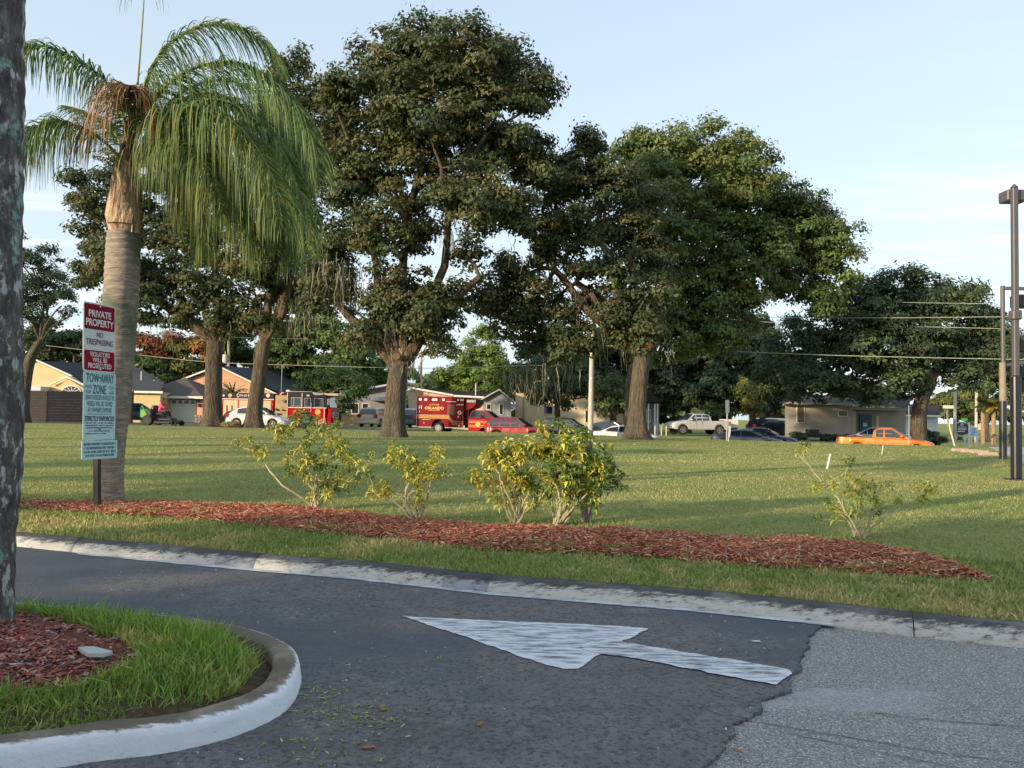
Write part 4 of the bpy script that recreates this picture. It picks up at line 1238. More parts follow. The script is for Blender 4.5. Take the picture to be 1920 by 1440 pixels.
def frond(px_pts, dys, leaf_len, seed, cols, droop=1.0, n=100, stalk=0.18, dead=False, wind=0.15, rr=0.018, spread=1.0, parent=None, width=0.0115, start_bare=0.15):
    """px_pts: the rachis through the photograph's pixels, dys: its depth off the trunk (metres)"""
    parent = parent or qp
    g = np.random.default_rng(seed)
    pts = [P(x, y, QY + d) for (x, y), d in zip(px_pts, dys)]
    fine = smooth_path_3d(pts, 12)
    Ltot = sum((a - b).length for a, b in zip(fine[:-1], fine[1:]))
    cum = [0.0]
    for a, b in zip(fine[:-1], fine[1:]): cum.append(cum[-1] + (b - a).length)
    mb = MB(); mb.tube(fine, [rr * (1 - 0.85 * c / Ltot) + 0.002 for c in cum], n=6)
    fo = mb.build('frond', M_deadr if dead else M_rachis, parent, world=True, smooth=True)
    A = np.array([list(p) for p in fine]); cum = np.array(cum)
    V = []; T = []
    cols = np.array(cols)
    n = int(n * 2.1)
    for k in range(n):
        s = start_bare + (1 - start_bare) * (k + g.uniform(0, 1)) / n
        d = s * Ltot
        p = np.array([np.interp(d, cum, A[:, i]) for i in range(3)])
        q = np.array([np.interp(min(d + 0.04, Ltot), cum, A[:, i]) for i in range(3)])
        q0 = np.array([np.interp(max(d - 0.04, 0), cum, A[:, i]) for i in range(3)])
        t = q - q0; t /= np.linalg.norm(t) + 1e-9
        side = np.cross(t, [0, 0, 1.0]); nn = np.linalg.norm(side)
        side = side / nn if nn > 0.15 else np.array([1.0, 0, 0])
        up = np.cross(side, t)
        for sg in (-1, 1):
            Ll = leaf_len * (math.sin(PI * min(1, (s - start_bare) / (1 - start_bare) * 0.86 + 0.14)) ** 0.5) * g.uniform(0.7, 1.15)
            d0 = side * sg * spread * g.uniform(0.6, 1.1) + t * g.uniform(0.2, 0.65) + up * g.uniform(-0.25, 0.45)
            d0 /= np.linalg.norm(d0)
            cur = p.copy(); dirv = d0.copy(); seg = 6; prev = cur
            wv = np.cross(d0, g.normal(size=3)); wv /= np.linalg.norm(wv) + 1e-9
            tint = cols[g.integers(0, len(cols))] * g.uniform(0.65, 1.35)
            for i in range(seg):
                dirv = dirv + np.array([wind * 0.30, 0, -droop * 0.50 * (0.5 + i * 0.32)]) + g.normal(0, 0.05, 3)
                dirv /= np.linalg.norm(dirv)
                nx_ = prev + dirv * Ll / seg
                w0 = width * (1 - (i / seg) ** 2) * 0.5 + 0.001; w1 = width * (1 - ((i + 1) / seg) ** 2) * 0.5 + 0.0008
                V += [prev - wv * w0, prev + wv * w0, nx_ + wv * w1, nx_ - wv * w1]
                T.append(tint)
                prev = nx_
    quadmesh('leaflets', np.array(V), 4, M_needle, np.array(T), parent=fo)
    return fo
GR = [(0.12, 0.22, 0.06), (0.09, 0.17, 0.05), (0.16, 0.25, 0.07), (0.07, 0.13, 0.05), (0.20, 0.24, 0.08)]
GD = [(0.08, 0.15, 0.05), (0.10, 0.18, 0.055), (0.15, 0.20, 0.06)]
BR = [(0.34, 0.18, 0.09), (0.26, 0.13, 0.07), (0.40, 0.24, 0.12), (0.20, 0.15, 0.06)]
YG = [(0.20, 0.24, 0.06), (0.14, 0.19, 0.05), (0.25, 0.25, 0.08)]
frond([(238, 300), (232, 220), (195, 150), (130, 105), (70, 85), (10, 100)], [0, -.1, -.25, -.4, -.5, -.6], 0.62, 1, GR, droop=0.9, n=105)
frond([(236, 330), (215, 285), (165, 245), (110, 228), (60, 240), (20, 270)], [0, -.15, -.3, -.4, -.5, -.55], 0.72, 2, GR, droop=1.1, n=80, start_bare=0.33)
frond([(238, 325), (243, 250), (243, 172), (244, 160)], [0, -.2, -.35, -.5], 1.1, 3, BR, droop=1.7, n=40, dead=True, start_bare=0.62, wind=0.0, rr=0.03, width=0.012, spread=0.75)
frond([(240, 320), (247, 250), (252, 190), (250, 172)], [0, .05, -.1, -.4], 1.0, 30, BR + GD, droop=1.6, n=24, dead=True, start_bare=0.45, wind=0.05)
frond([(242, 300), (256, 180), (265, 70), (272, -30), (276, -80)], [0, 0, 0, 0, 0], 0.5, 4, GD, droop=1.2, n=10, start_bare=0.8, rr=0.013)
frond([(244, 300), (272, 160), (310, 90), (370, 52), (440, 50), (500, 85), (535, 140)], [0, .1, .2, .3, .4, .45, .5], 0.62, 5, GR, droop=0.8, n=130, wind=0.5, rr=0.026)
frond([(244, 300), (285, 190), (360, 130), (450, 118), (530, 170), (585, 260), (600, 340)], [0, -.1, -.3, -.45, -.6, -.7, -.8], 0.74, 6, GR, droop=1.0, n=120, wind=0.4)
frond([(246, 310), (300, 215), (385, 175), (470, 210), (535, 300), (560, 400)], [0, .1, .25, .4, .5, .6], 0.85, 7, GR, droop=1.1, n=110, wind=0.3)
frond([(244, 320), (290, 230), (370, 200), (450, 240), (510, 330), (530, 430)], [0, -.2, -.5, -.7, -.9, -1.0], 0.95, 8, GR + YG, droop=1.2, n=110, wind=0.2)
frond([(246, 320), (300, 260), (370, 250), (430, 310), (460, 400)], [0, .2, .5, .7, .8], 0.9, 9, GD, droop=1.3, n=95, wind=0.2)
frond([(244, 330), (280, 280), (340, 265), (395, 320), (420, 400)], [0, -.1, -.35, -.5, -.55], 0.9, 10, YG + GD, droop=1.3, n=90, wind=0.15)
frond([(246, 310), (320, 190), (420, 150), (510, 200), (560, 300), (575, 380)], [0, .3, .6, .9, 1.1, 1.2], 0.9, 11, GD, droop=1.1, n=105, wind=0.3)
frond([(242, 330), (265, 290), (300, 285), (340, 340), (350, 400)], [0, .15, .4, .6, .7], 0.8, 12, YG, droop=1.4, n=70, wind=0.1)
frond([(244, 315), (300, 235), (400, 215), (490, 290), (520, 400), (520, 470)], [0, .05, .1, .1, .05, 0], 0.95, 13, GR + GD, droop=1.3, n=105, wind=0.15)
frond([(246, 315), (310, 240), (390, 265), (450, 370), (470, 470)], [0, -.1, -.15, -.2, -.2], 1.0, 15, GR + YG, droop=1.4, n=95, wind=0.15)
frond([(246, 315), (330, 220), (440, 240), (525, 340), (548, 450), (545, 500)], [0, .2, .3, .3, .25, .2], 0.95, 16, GR, droop=1.4, n=100, wind=0.12)
frond([(244, 325), (290, 270), (340, 300), (375, 390), (385, 460)], [0, .1, .25, .35, .35], 0.95, 17, YG + GD, droop=1.5, n=80, wind=0.08)
frond([(246, 312), (320, 215), (420, 190), (520, 270), (572, 390), (580, 470)], [0, -.05, -.2, -.3, -.35, -.35], 0.9, 18, GR, droop=1.3, n=100, wind=0.2)
frond([(240, 310), (215, 250), (170, 215), (120, 200)], [0, .3, .6, .8], 0.6, 14, GD, droop=1.0, n=50, wind=0.0, start_bare=0.2)

# ------------------------------------------------------------------ shrubs in the mulch bed
M_stem = noisy('pale_shrub_stem', [(0.24, 0.22, 0.12), (0.42, 0.38, 0.24), (0.50, 0.46, 0.32)], scale=14, bump=0.4, rough=0.85)
def rosette(seed, kind):
    g = np.random.default_rng(seed)
    V = []; T = []
    cols = {'y': [(0.66, 0.62, 0.13), (0.55, 0.56, 0.12), (0.34, 0.42, 0.08), (0.16, 0.26, 0.05), (0.62, 0.50, 0.09)],
            'g': [(0.06, 0.13, 0.03), (0.09, 0.18, 0.035), (0.14, 0.22, 0.04), (0.35, 0.38, 0.06)],
            'o': [(0.62, 0.42, 0.05), (0.62, 0.52, 0.08), (0.42, 0.42, 0.07)]}[kind]
    for k in range(19):
        an = k * 2.399 + g.uniform(-.3, .3); el_ = g.uniform(-0.5, 0.9)
        d = np.array([math.cos(an) * math.cos(el_), math.sin(an) * math.cos(el_), math.sin(el_)])
        s = np.cross(d, [0, 0, 1]); s /= np.linalg.norm(s); u = np.cross(s, d)
        L_ = g.uniform(0.04, 0.075); w_ = L_ * g.uniform(0.32, 0.44)
        b0 = d * 0.008 + np.array([0, 0, g.uniform(-0.06, 0.02)])
        a = b0; m = b0 + d * L_ * 0.5 + u * 0.006; e = b0 + d * L_ - np.array([0, 0, 0.018])
        dip = u * 0.006
        V += [a, m + s * w_ * .5 + dip, e, m]; V += [a, m, e, m - s * w_ * .5 + dip]
        c = np.array(cols[g.integers(0, len(cols))]) * g.uniform(0.75, 1.2)
        T += [c * 1.15, c]
    me_o = quadmesh('leaf_cluster', np.array(V), 4, tinted('shrub_leaf', 0.35, 0.25, 0.5), np.array(T))
    me = me_o.data
    bpy.data.objects.remove(me_o)
    return me
ROS = {k: [rosette(i * 7 + j, k) for i in range(5)] for j, k in enumerate('ygo')}
def shrub(label, base_px, blobs, ntips, seed, mix='yyyg', stems=6, tips=None, group='variegated shrubs along the mulch bed', thick=0.012, extra=0.5, cl=1.0):
    g = random.Random(seed)
    gn = np.random.default_rng(seed)
    b = G(*base_px)
    base = Vector((b.x, b.y, float(mulch_h(np.array([b.x]), np.array([b.y]))[0]) - 0.01))
    Y = b.y
    root = thing('shrub', label, 'shrub', base, group=group)
    T_ = []
    if tips: 
        T_ = [(P(x, y, Y + g.uniform(-.15, .15)), k) for x, y, k in tips]
    tot = sum(r[2] ** 2 for r in blobs) if blobs else 1
    for (px, py, r, kinds) in blobs:
        n = max(2, int(1.3 * ntips * r * r / tot))
        for _ in range(n):
            an = g.uniform(0, 2 * PI); q = r * math.sqrt(g.uniform(0.05, 1))
            T_.append((P(px + math.cos(an) * q, py + math.sin(an) * q * 0.85, Y + g.uniform(-1, 1) * r * Y / FPX * 1.0), g.choice(kinds)))
    mb = MB()
    nodes = []
    stems = int(stems * 1.6)
    for s in range(stems):
        an = g.uniform(0, 2 * PI)
        st = base + Vector((math.cos(an) * g.uniform(0.01, 0.07), math.sin(an) * g.uniform(0.01, 0.07), 0))
        tgt = T_[int(s * len(T_) / stems)][0]
        mid = st.lerp(tgt, 0.62) + Vector((0, 0, 0.03))
        pts = limb(mb, st, mid, thick * g.uniform(0.8, 1.15), thick * 0.6, gn, 0.08, seg=6, n=6)
        nodes += pts[2:]
    base_nodes = list(nodes)
    order = sorted(T_, key=lambda t: (t[0] - base).length)
    for p, k in order:
        st = min(nodes, key=lambda q: (q - p).length + 0.35 * abs(q.z - base.z > p.z - base.z))
        pts = limb(mb, st, p, thick * 0.42, thick * 0.22, gn, 0.10, seg=4, n=5, droop=-0.05)
        nodes += pts[2:4]
        o = link('leaf_cluster', g.choice(ROS[k]), root)
        o.location = root.matrix_world.inverted() @ p if False else (p - base)
        o.rotation_euler = (g.uniform(-.5, .5), g.uniform(-.5, .5), g.uniform(0, 6.28))
        sc_ = cl * g.uniform(0.8, 1.25); o.scale = (sc_,) * 3
    mb.build('stems', M_stem, root, world=True, smooth=True)
    return root
shrub('tall yellow green shrub left of the bed with long arms reaching left', (592, 956),
      [(600, 822, 46, 'yyg'), (560, 862, 36, 'yyg'), (640, 872, 52, 'yggy'), (600, 905, 30, 'yyg'), (540, 800, 22, 'y'), (570, 785, 22, 'g'), (628, 795, 18, 'y'), (692, 862, 14, 'yg'), (530, 815, 18, 'yg')],
      92, 101, tips=[(440, 828, 'y'), (455, 824, 'y'), (448, 832, 'g'), (466, 826, 'y'), (478, 842, 'y'), (490, 838, 'y'), (497, 848, 'y'), (484, 850, 'o'), (470, 838, 'y'), (505, 800, 'y'), (698, 850, 'y')], stems=7)
shrub('small thin shrub between the two bushy ones', (778, 980),
      [(750, 858, 24, 'yy'), (790, 875, 30, 'yyo'), (815, 882, 20, 'yy'), (710, 915, 20, 'yy'), (785, 925, 16, 'yy'), (745, 838, 12, 'y')],
      40, 102, tips=[(820, 848, 'y'), (826, 842, 'y'), (815, 838, 'y'), (838, 880, 'y'), (692, 890, 'g'), (700, 925, 'y')], stems=8)
shrub('widest bushy shrub, left half full of yellow leaves', (965, 982),
      [(950, 850, 34, 'yyo'), (990, 870, 44, 'yyog'), (930, 890, 36, 'yyo'), (905, 885, 22, 'yy'), (1000, 920, 34, 'yyg'), (940, 930, 18, 'yy'), (1020, 840, 30, 'yyg'), (985, 835, 22, 'yyo'), (925, 860, 22, 'yy')],
      100, 103, tips=[(878, 888, 'y'), (885, 882, 'y'), (880, 900, 'y'), (892, 895, 'y'), (935, 935, 'y')], stems=7)
shrub('widest bushy shrub, right half with darker green leaves and a tall yellow top', (1046, 985),
      [(1045, 838, 32, 'yyog'), (1080, 820, 30, 'yyg'), (1075, 870, 44, 'yggg'), (1110, 890, 36, 'ggy'), (1140, 895, 22, 'gg'), (1120, 850, 30, 'gyg'), (1060, 910, 34, 'yyg'), (1100, 930, 26, 'gyg'), (1016, 800, 14, 'y'), (1105, 805, 14, 'g'), (1150, 860, 14, 'g'), (1165, 905, 12, 'g'), (1045, 800, 14, 'g')],
      140, 104, stems=8)
shrub('sparse low shrub with bare forked branches at the right end of the bed', (1612, 1008), [], 0, 105, stems=5, thick=0.010, cl=0.85, tips=[
    (1495, 848, 'y'), (1505, 838, 'y'), (1512, 832, 'g'), (1528, 912, 'y'), (1536, 908, 'y'), (1560, 902, 'y'), (1566, 906, 'y'), (1590, 865, 'g'), (1598, 862, 'g'), (1586, 888, 'y'), (1592, 892, 'y'),
    (1605, 905, 'y'), (1615, 900, 'y'), (1625, 908, 'y'), (1635, 905, 'g'), (1645, 912, 'y'), (1590, 922, 'y'), (1600, 918, 'g'), (1610, 925, 'y'), (1618, 920, 'y'), (1553, 945, 'y'), (1560, 952, 'y'), (1570, 948, 'y'), (1555, 940, 'g'), (1566, 962, 'y'),
    (1602, 955, 'y'), (1608, 948, 'g'), (1612, 940, 'y'), (1640, 938, 'y'), (1648, 945, 'y'), (1636, 930, 'y'), (1645, 958, 'g'), (1668, 907, 'g'), (1682, 938, 'y'), (1688, 935, 'y'),
    (1712, 906, 'y'), (1722, 910, 'y'), (1735, 905, 'y'), (1745, 912, 'y'), (1752, 915, 'y'), (1740, 920, 'y'), (1728, 932, 'y'), (1730, 937, 'y'), (1530, 968, 'g'), (1590, 972, 'g'), (1535, 974, 'y'), (1620, 960, 'y')])
# post behind the wide shrub
pb = G(1101, 979); post = MB()
post.rbox(pb.x - 0.055, pb.x + 0.045, pb.y, pb.y + 0.09, Hf(pb.x, pb.y) - 0.1, Hf(pb.x, pb.y) + 0.78, 0.008)
tag(post.build('wooden_post', noisy('weathered_wood', [(0.17, 0.13, 0.13), (0.30, 0.25, 0.24)], scale=8, stretch=(1, 1, 0.15), bump=0.4), smooth=False), 'short grey weathered post behind the widest shrub', 'post')
# ================================================================== HOUSES, FENCE, POLES, SIGNS
def stucco(name, c):
    return noisy(name, [tuple(v * 0.86 for v in c), tuple(min(1, v * 1.06) for v in c)], scale=1.4, bump=0.25, bscale=60, bdist=0.01, rough=0.9,
                 second=[(0.5, (1, 1, 0.6), tuple(v * 0.72 for v in c), 0.58, 0.85)])
def shingle(name, c):
    return noisy(name, [tuple(v * 0.7 for v in c), tuple(v * 1.2 for v in c)], scale=9, stretch=(1, 1, 1), bump=0.5, bscale=20, rough=0.95, droughness=0.7,
                 second=[(0.35, (1, 1, 1), tuple(v * 0.75 for v in c), 0.55, 0.8)])
M_trim = flat('white_trim', (0.72, 0.70, 0.66), 0.6)
M_glass = flat('dark_window_glass', (0.02, 0.025, 0.03), 0.08, 0, 0.8)
M_black = flat('black_trim', (0.02, 0.02, 0.022), 0.5)
M_blueroof = shingle('blue_grey_shingles', (0.05, 0.056, 0.068))
M_brownroof = shingle('brown_grey_shingles', (0.105, 0.088, 0.082))
M_darkroof = shingle('dark_shingles', (0.026, 0.023, 0.025))
def fx(px, py, Y): return P(px, py, Y).x
def fz(px, py, Y): return P(px, py, Y).z
def part_box(name, parent, mat, px0, px1, py0, py1, Y0, depth, label=None, zlow=None, r=0.0):
    """box whose front face fills the pixel rectangle at distance Y0"""
    pm = (py0 + py1) / 2; xm = (px0 + px1) / 2
    x0, x1 = fx(px0, pm, Y0), fx(px1, pm, Y0); z1, z0 = fz(xm, py0, Y0), fz(xm, py1, Y0)
    if zlow is not None: z0 = zlow
    mb = MB()
    if r: mb.rbox(x0, x1, Y0, Y0 + depth, z0, z1, r)
    else: mb.box(x0, x1, Y0, Y0 + depth, z0, z1)
    return mb.build(name, mat, parent, world=True, label=label)
def window(parent, px0, px1, py0, py1, Y, frame=M_trim, bars=(1, 1), glass=M_glass, fw=0.06):
    pm = (py0 + py1) / 2; xm = (px0 + px1) / 2
    x0, x1 = fx(px0, pm, Y), fx(px1, pm, Y); z1, z0 = fz(xm, py0, Y), fz(xm, py1, Y)
    f = MB()
    f.box(x0 - fw, x0, Y - 0.06, Y + 0.05, z0 - fw, z1 + fw); f.box(x1, x1 + fw, Y - 0.06, Y + 0.05, z0 - fw, z1 + fw)
    f.box(x0, x1, Y - 0.06, Y + 0.05, z1, z1 + fw); f.box(x0, x1, Y - 0.08, Y + 0.05, z0 - fw, z0)
    for i in range(1, bars[0]):
        x = x0 + (x1 - x0) * i / bars[0]; f.box(x - 0.018, x + 0.018, Y - 0.04, Y - 0.005, z0, z1)
    for i in range(1, bars[1]):
        z = z0 + (z1 - z0) * i / bars[1]; f.box(x0, x1, Y - 0.042, Y - 0.007, z - 0.018, z + 0.018)
    w_ = f.build('window', frame, parent, world=True)
    MBp = MB(); MBp.box(x0, x1, Y - 0.02, Y - 0.012, z0, z1)
    MBp.build('pane', glass, w_, world=True)
    return w_
def gable(mb, x0, x1, xp, z0, zp, y0, y1, mi=0):
    mb.prism([(x0, z0), (x1, z0), (xp, zp)], 1, y0, y1, mi)
def roof_slab(mb, a, b, y0, y1, th=0.16, mi=0):
    """sloping slab between two (x,z) points, running in y"""
    (xa, za), (xb, zb) = a, b
    mb.prism([(xa, za), (xb, zb), (xb, zb + th), (xa, za + th)], 1, y0, y1, mi)

# --- yellow house, far left
Y = 70
h1 = thing('house', 'yellow house with a white trimmed gable and blue grey roof behind the dark fence', 'house', (fx(150, 790, Y), Y, Hf(fx(150, 790, Y), Y)))
zb = Hf(fx(150, 790, Y), Y) - 0.2
M_yel = stucco('yellow_stucco', (0.60, 0.49, 0.28))
part_box('wall', h1, M_yel, 20, 300, 733, 792, Y, 10, zlow=zb)
m = MB(); m.prism([(fx(20, 733, Y), fz(100, 733, Y)), (fx(170, 733, Y), fz(100, 733, Y)), (fx(138, 712, Y), fz(138, 708, Y)), (fx(76, 677, Y), fz(76, 679, Y)), (fx(44, 690, Y), fz(44, 692, Y))], 1, Y - 0.5, Y + 0.2)
m.build('gable', M_yel, h1, world=True)
m = MB()
roof_slab(m, (fx(30, 690, Y), fz(30, 697, Y)), (fx(75, 677, Y), fz(75, 677, Y)), Y - 0.7, Y - 0.5, 0.13); roof_slab(m, (fx(75, 677, Y), fz(75, 677, Y)), (fx(142, 707, Y), fz(142, 707, Y)), Y - 0.7, Y - 0.5, 0.13)
roof_slab(m, (fx(104, 724, Y), fz(104, 723, Y)), (fx(136, 709, Y), fz(136, 709, Y)), Y - 0.95, Y - 0.75, 0.12); roof_slab(m, (fx(136, 709, Y), fz(136, 709, Y)), (fx(175, 727, Y), fz(175, 727, Y)), Y - 0.95, Y - 0.75, 0.12)
m.build('roof_trim', M_trim, h1, world=True)
m = MB(); m.prism([(fx(106, 733, Y), fz(106, 735, Y)), (fx(175, 733, Y), fz(170, 735, Y)), (fx(136, 711, Y), fz(136, 711, Y))], 1, Y - 0.74, Y - 0.5)
m.build('gable', M_yel, h1, world=True)
m = MB()
A_ = [P(75, 677, Y - 0.5), P(262, 690, Y + 7), P(308, 717, Y + 1.5), P(300, 734, Y - 0.5), P(150, 734, Y - 0.5)]
B_ = [P(75, 677, Y - 0.5) + Vector((0, 9, -0.2)), P(262, 690, Y + 9)]
m.add([A_[0], P(200, 682, Y + 7), A_[1], A_[2], A_[3], A_[4], P(30, 694, Y - 0.5), P(20, 700, Y + 8)], [(0, 1, 2, 3, 4, 5), (0, 6, 7, 1)])
m.build('roof', M_blueroof, h1, world=True)
part_box('fascia', h1, M_trim, 232, 305, 733, 737, Y - 0.55, 0.1)
window(h1, 90, 97, 727, 733, Y, fw=0.05); window(h1, 70, 78, 737, 750, Y)
fan = MB(); c0 = P(136, 736, Y - 0.62); 
fan.prism([(c0.x + math.cos(a) * 0.8, c0.z + math.sin(a) * 0.55) for a in np.linspace(0, PI, 12)], 1, Y - 0.8, Y - 0.745)
fw_ = fan.build('arched_window', M_glass, h1, world=True)
fb = MB()
for a in np.linspace(0.0, PI, 7):
    s_ = Vector((-math.sin(a), 0, math.cos(a))) * 0.02; e_ = Vector((math.cos(a) * 0.85, 0, math.sin(a) * 0.58)); o_ = Vector((c0.x, Y - 0.82, c0.z))
    fb.add([o_ - s_, o_ + s_, o_ + e_ + s_, o_ + e_ - s_], [(0, 1, 2, 3)])
fb.tube([(c0.x + math.cos(a) * 0.85, Y - 0.8, c0.z + math.sin(a) * 0.6) for a in np.linspace(0, PI, 14)], 0.05, n=5)
fb.build('muntins', M_trim, fw_, world=True)
part_box('lean_to_roof', h1, flat('pale_blue_metal', (0.42, 0.5, 0.6), 0.5), 38, 76, 724, 732, Y - 2.0, 1.5)
vp = MB()
for (x, y) in ((265, 703), (289, 720)):
    q = P(x, y, Y + 2); vp.cyl((q.x, q.y), 0.05, 2, q.z - 0.5, q.z + 0.35, 8)
vp.build('vent_pipe', M_trim, h1, world=True)

# --- slatted fence
Y = 64
M_fd = noisy('dark_stained_slat', [(0.004, 0.006, 0.013), (0.009, 0.013, 0.026)], scale=4, stretch=(0.3, 1, 5), bump=0.3)  # navy-dark slat colour holds the shade on this stretch of fence
M_fb = noisy('brown_grey_slat', [(0.035, 0.03, 0.028), (0.06, 0.052, 0.047)], scale=4, stretch=(0.3, 1, 5), bump=0.3)
M_fp = noisy('plum_dark_slat', [(0.03, 0.016, 0.022), (0.055, 0.03, 0.04)], scale=4, stretch=(0.3, 1, 5), bump=0.3)
fb_ = P(150, 790, Y)
fence = thing('slat_fence', 'tall dark horizontal slat fence left of the garage, in front of the yellow house', 'fence', (fb_.x, Y, Hf(fb_.x, Y)))
for (px0, px1, py0, py1, mat) in ((36, 88, 733, 791, M_fb), (89.5, 200, 734, 792, M_fd), (201, 248, 733, 791, M_fp)):
    ns = 11
    xa, xb = fx(px0, 760, Y), fx(px1, 760, Y); zt = fz((px0 + px1) / 2, py0, Y); zb_ = Hf((xa + xb) / 2, Y) + 0.03
    sl_me = None
    hgt = (zt - zb_) / ns
    for k in range(ns):
        if sl_me is None:
            mbs = MB(); mbs.rbox(0, xb - xa - 0.03, 0, 0.03, 0, hgt - 0.002, 0.012)
            o = mbs.build('slat', mat, fence); sl_me = o.data
        else: o = link('slat', sl_me, fence)
        o.location = (xa - fence.location.x, -0.02 + (0.008 if k % 2 else 0), zb_ + k * hgt - fence.location.z)
    for x in (xa, xb):
        pm_ = MB(); pm_.rbox(x - 0.05, x + 0.05, Y + 0.03, Y + 0.13, zb_ - 0.3, zt + 0.03, 0.01)
        pm_.build('post', mat, fence, world=True)

# --- peach house with the garage
Y = 72
M_peach = stucco('peach_stucco', (0.66, 0.36, 0.26)); M_peach2 = stucco('orange_peach_stucco', (0.58, 0.35, 0.23))
hx = fx(320, 790, Y)
h2 = thing('house', 'peach house with a white arched panel garage door and a brown hip roof', 'house', (hx, Y, Hf(hx, Y)))
zb = Hf(hx, Y) - 0.15
part_box('wall', h2, M_peach, 260, 272, 746, 790, Y, 8, zlow=zb); part_box('wall', h2, M_peach, 369, 380, 746, 790, Y, 8, zlow=zb)
part_box('wall', h2, M_peach, 272.1, 368.9, 744, 749, Y + 0.01, 8)
m = MB(); x0, x1 = fx(243, 742, Y), fx(386, 745, Y); ze = fz(315, 743, Y); zr = fz(352, 708, Y + 4)
xr = fx(350, 709, Y + 4.5)
m.add([(x0, Y - 0.7, ze), (x1, Y - 0.7, ze), (x1, Y + 9, ze), (x0, Y + 9, ze), (xr, Y + 4.2, zr)], [(0, 1, 4), (1, 2, 4), (2, 3, 4), (3, 0, 4), (3, 2, 1, 0)])
m.build('roof', M_brownroof, h2, world=True)
m = MB(); m.box(x0 - 0.03, x1 + 0.03, Y - 0.8, Y - 0.705, ze - 0.19, ze + 0.03); m.build('fascia', M_trim, h2, world=True)
# garage door: panels and eight arched lights
dx0, dx1 = fx(273.5, 770, Y), fx(367, 770, Y); dz1 = fz(320, 749.5, Y); dz0 = Hf(hx, Y) + 0.02
M_gd = flat('white_garage_door', (0.70, 0.69, 0.66), 0.5)
gd = MB(); gd.box(dx0, dx1, Y - 0.02, Y + 0.05, dz0, dz1)
gdo = gd.build('garage_door', M_gd, h2, world=True)
rows = 5; hh_ = (dz1 - dz0) / rows
pm_ = MB(); wpan = (dx1 - dx0) / 8
pm_.rbox(0.05, wpan - 0.05, -0.02, 0.0, 0.05, hh_ - 0.05, 0.015)
pmesh = None
for r_ in range(rows - 1):
    for c in range(8):
        if pmesh is None:
            o = pm_.build('panel', M_gd, gdo); pmesh = o.data
        else: o = link('panel', pmesh, gdo)
        o.location = (dx0 + c * wpan - h2.location.x, Y - 0.02 - h2.location.y, dz0 + r_ * hh_ - h2.location.z)
for c in range(8):
    m = MB(); cx_ = dx0 + (c + 0.5) * wpan; zz = dz0 + (rows - 1) * hh_ + 0.08
    m.prism([(cx_ - 0.2, zz), (cx_ + 0.2, zz)] + [(cx_ + 0.2 * math.cos(a), zz + 0.12 + 0.2 * math.sin(a)) for a in np.linspace(0.1, PI - 0.1, 8)], 1, Y - 0.045, Y - 0.021)
    m.build('pane', flat('grey_door_glass', (0.20, 0.21, 0.21), 0.2), gdo, world=True)
for px in (264, 373):
    m = MB(); q = P(px, 748, Y - 0.1); m.rbox(q.x - 0.09, q.x + 0.09, q.y - 0.1, q.y + 0.1, q.z - 0.25, q.z + 0.12, 0.03); m.prism([(q.x - 0.13, q.z + 0.12), (q.x + 0.13, q.z + 0.12), (q.x, q.z + 0.25)], 1, q.y - 0.12, q.y + 0.1)
    m.build('wall_lamp', flat('rust_brown_metal', (0.12, 0.04, 0.03), 0.5), h2, world=True)
m = MB(); q = P(373, 760, Y - 0.1); m.rbox(q.x - 0.11, q.x + 0.11, q.y - 0.1, q.y + 0.1, q.z - 0.15, q.z + 0.16, 0.03); m.build('mailbox', M_black, h2, world=True)
M_stone = noisy('stone_facing', [(0.20, 0.16, 0.15), (0.36, 0.31, 0.29)], scale=5, bump=0.6, bscale=6)
for r_ in range(3):
    for c in range(3):
        q0 = fx(364, 780, Y); m = MB(); zz = Hf(hx, Y) + r_ * 0.26; xo = q0 + c * 0.33 + (0.08 if r_ % 2 else 0)
        m.rbox(xo + 0.01, xo + 0.31, Y - 0.1, Y - 0.003, zz + 0.01, zz + 0.25, 0.03); m.build('stone', M_stone, h2, world=True)
lettering('1421', M_black, h2, Vector((fx(322, 746, Y), Y - 0.8, fz(322, 743.5, Y))) - h2.location, (1, 0, 0), (0, 0, 1), height=0.12, off=0.01)
# gable part of the same house, behind
Y2 = 78
m = MB(); m.prism([(fx(340, 790, Y2), zb), (fx(520, 790, Y2), zb), (fx(520, 742, Y2), fz(520, 742, Y2)), (fx(411, 690, Y2), fz(411, 690, Y2)), (fx(355, 710, Y2), fz(355, 710, Y2)), (fx(340, 716, Y2), fz(340, 716, Y2))], 1, Y2, Y2 + 8)
m.build('wall', M_peach2, h2, world=True, label='orange peach gable wall')
m = MB(); roof_slab(m, (fx(335, 716, Y2), fz(335, 717, Y2)), (fx(411, 688, Y2), fz(411, 688, Y2)), Y2 - 0.5, Y2 - 0.3, 0.16); roof_slab(m, (fx(411, 688, Y2), fz(411, 688, Y2)), (fx(530, 745, Y2), fz(530, 745, Y2)), Y2 - 0.5, Y2 - 0.3, 0.16)
m.build('roof_trim', M_trim, h2, world=True)
m = MB(); a0 = P(411, 686, Y2 - 0.3); a1 = P(505, 692, Y2 + 9); a2 = P(575, 727, Y2 + 9); a3 = P(560, 752, Y2 - 0.3)
m.add([a0, a1, a2, a3, P(335, 714, Y2 - 0.3), P(335, 714, Y2 - 0.3) + Vector((0, 9, 0))], [(0, 1, 2, 3), (0, 4, 5, 1)])
m.build('roof', M_blueroof, h2, world=True, label='dark blue grey roof of the gable')
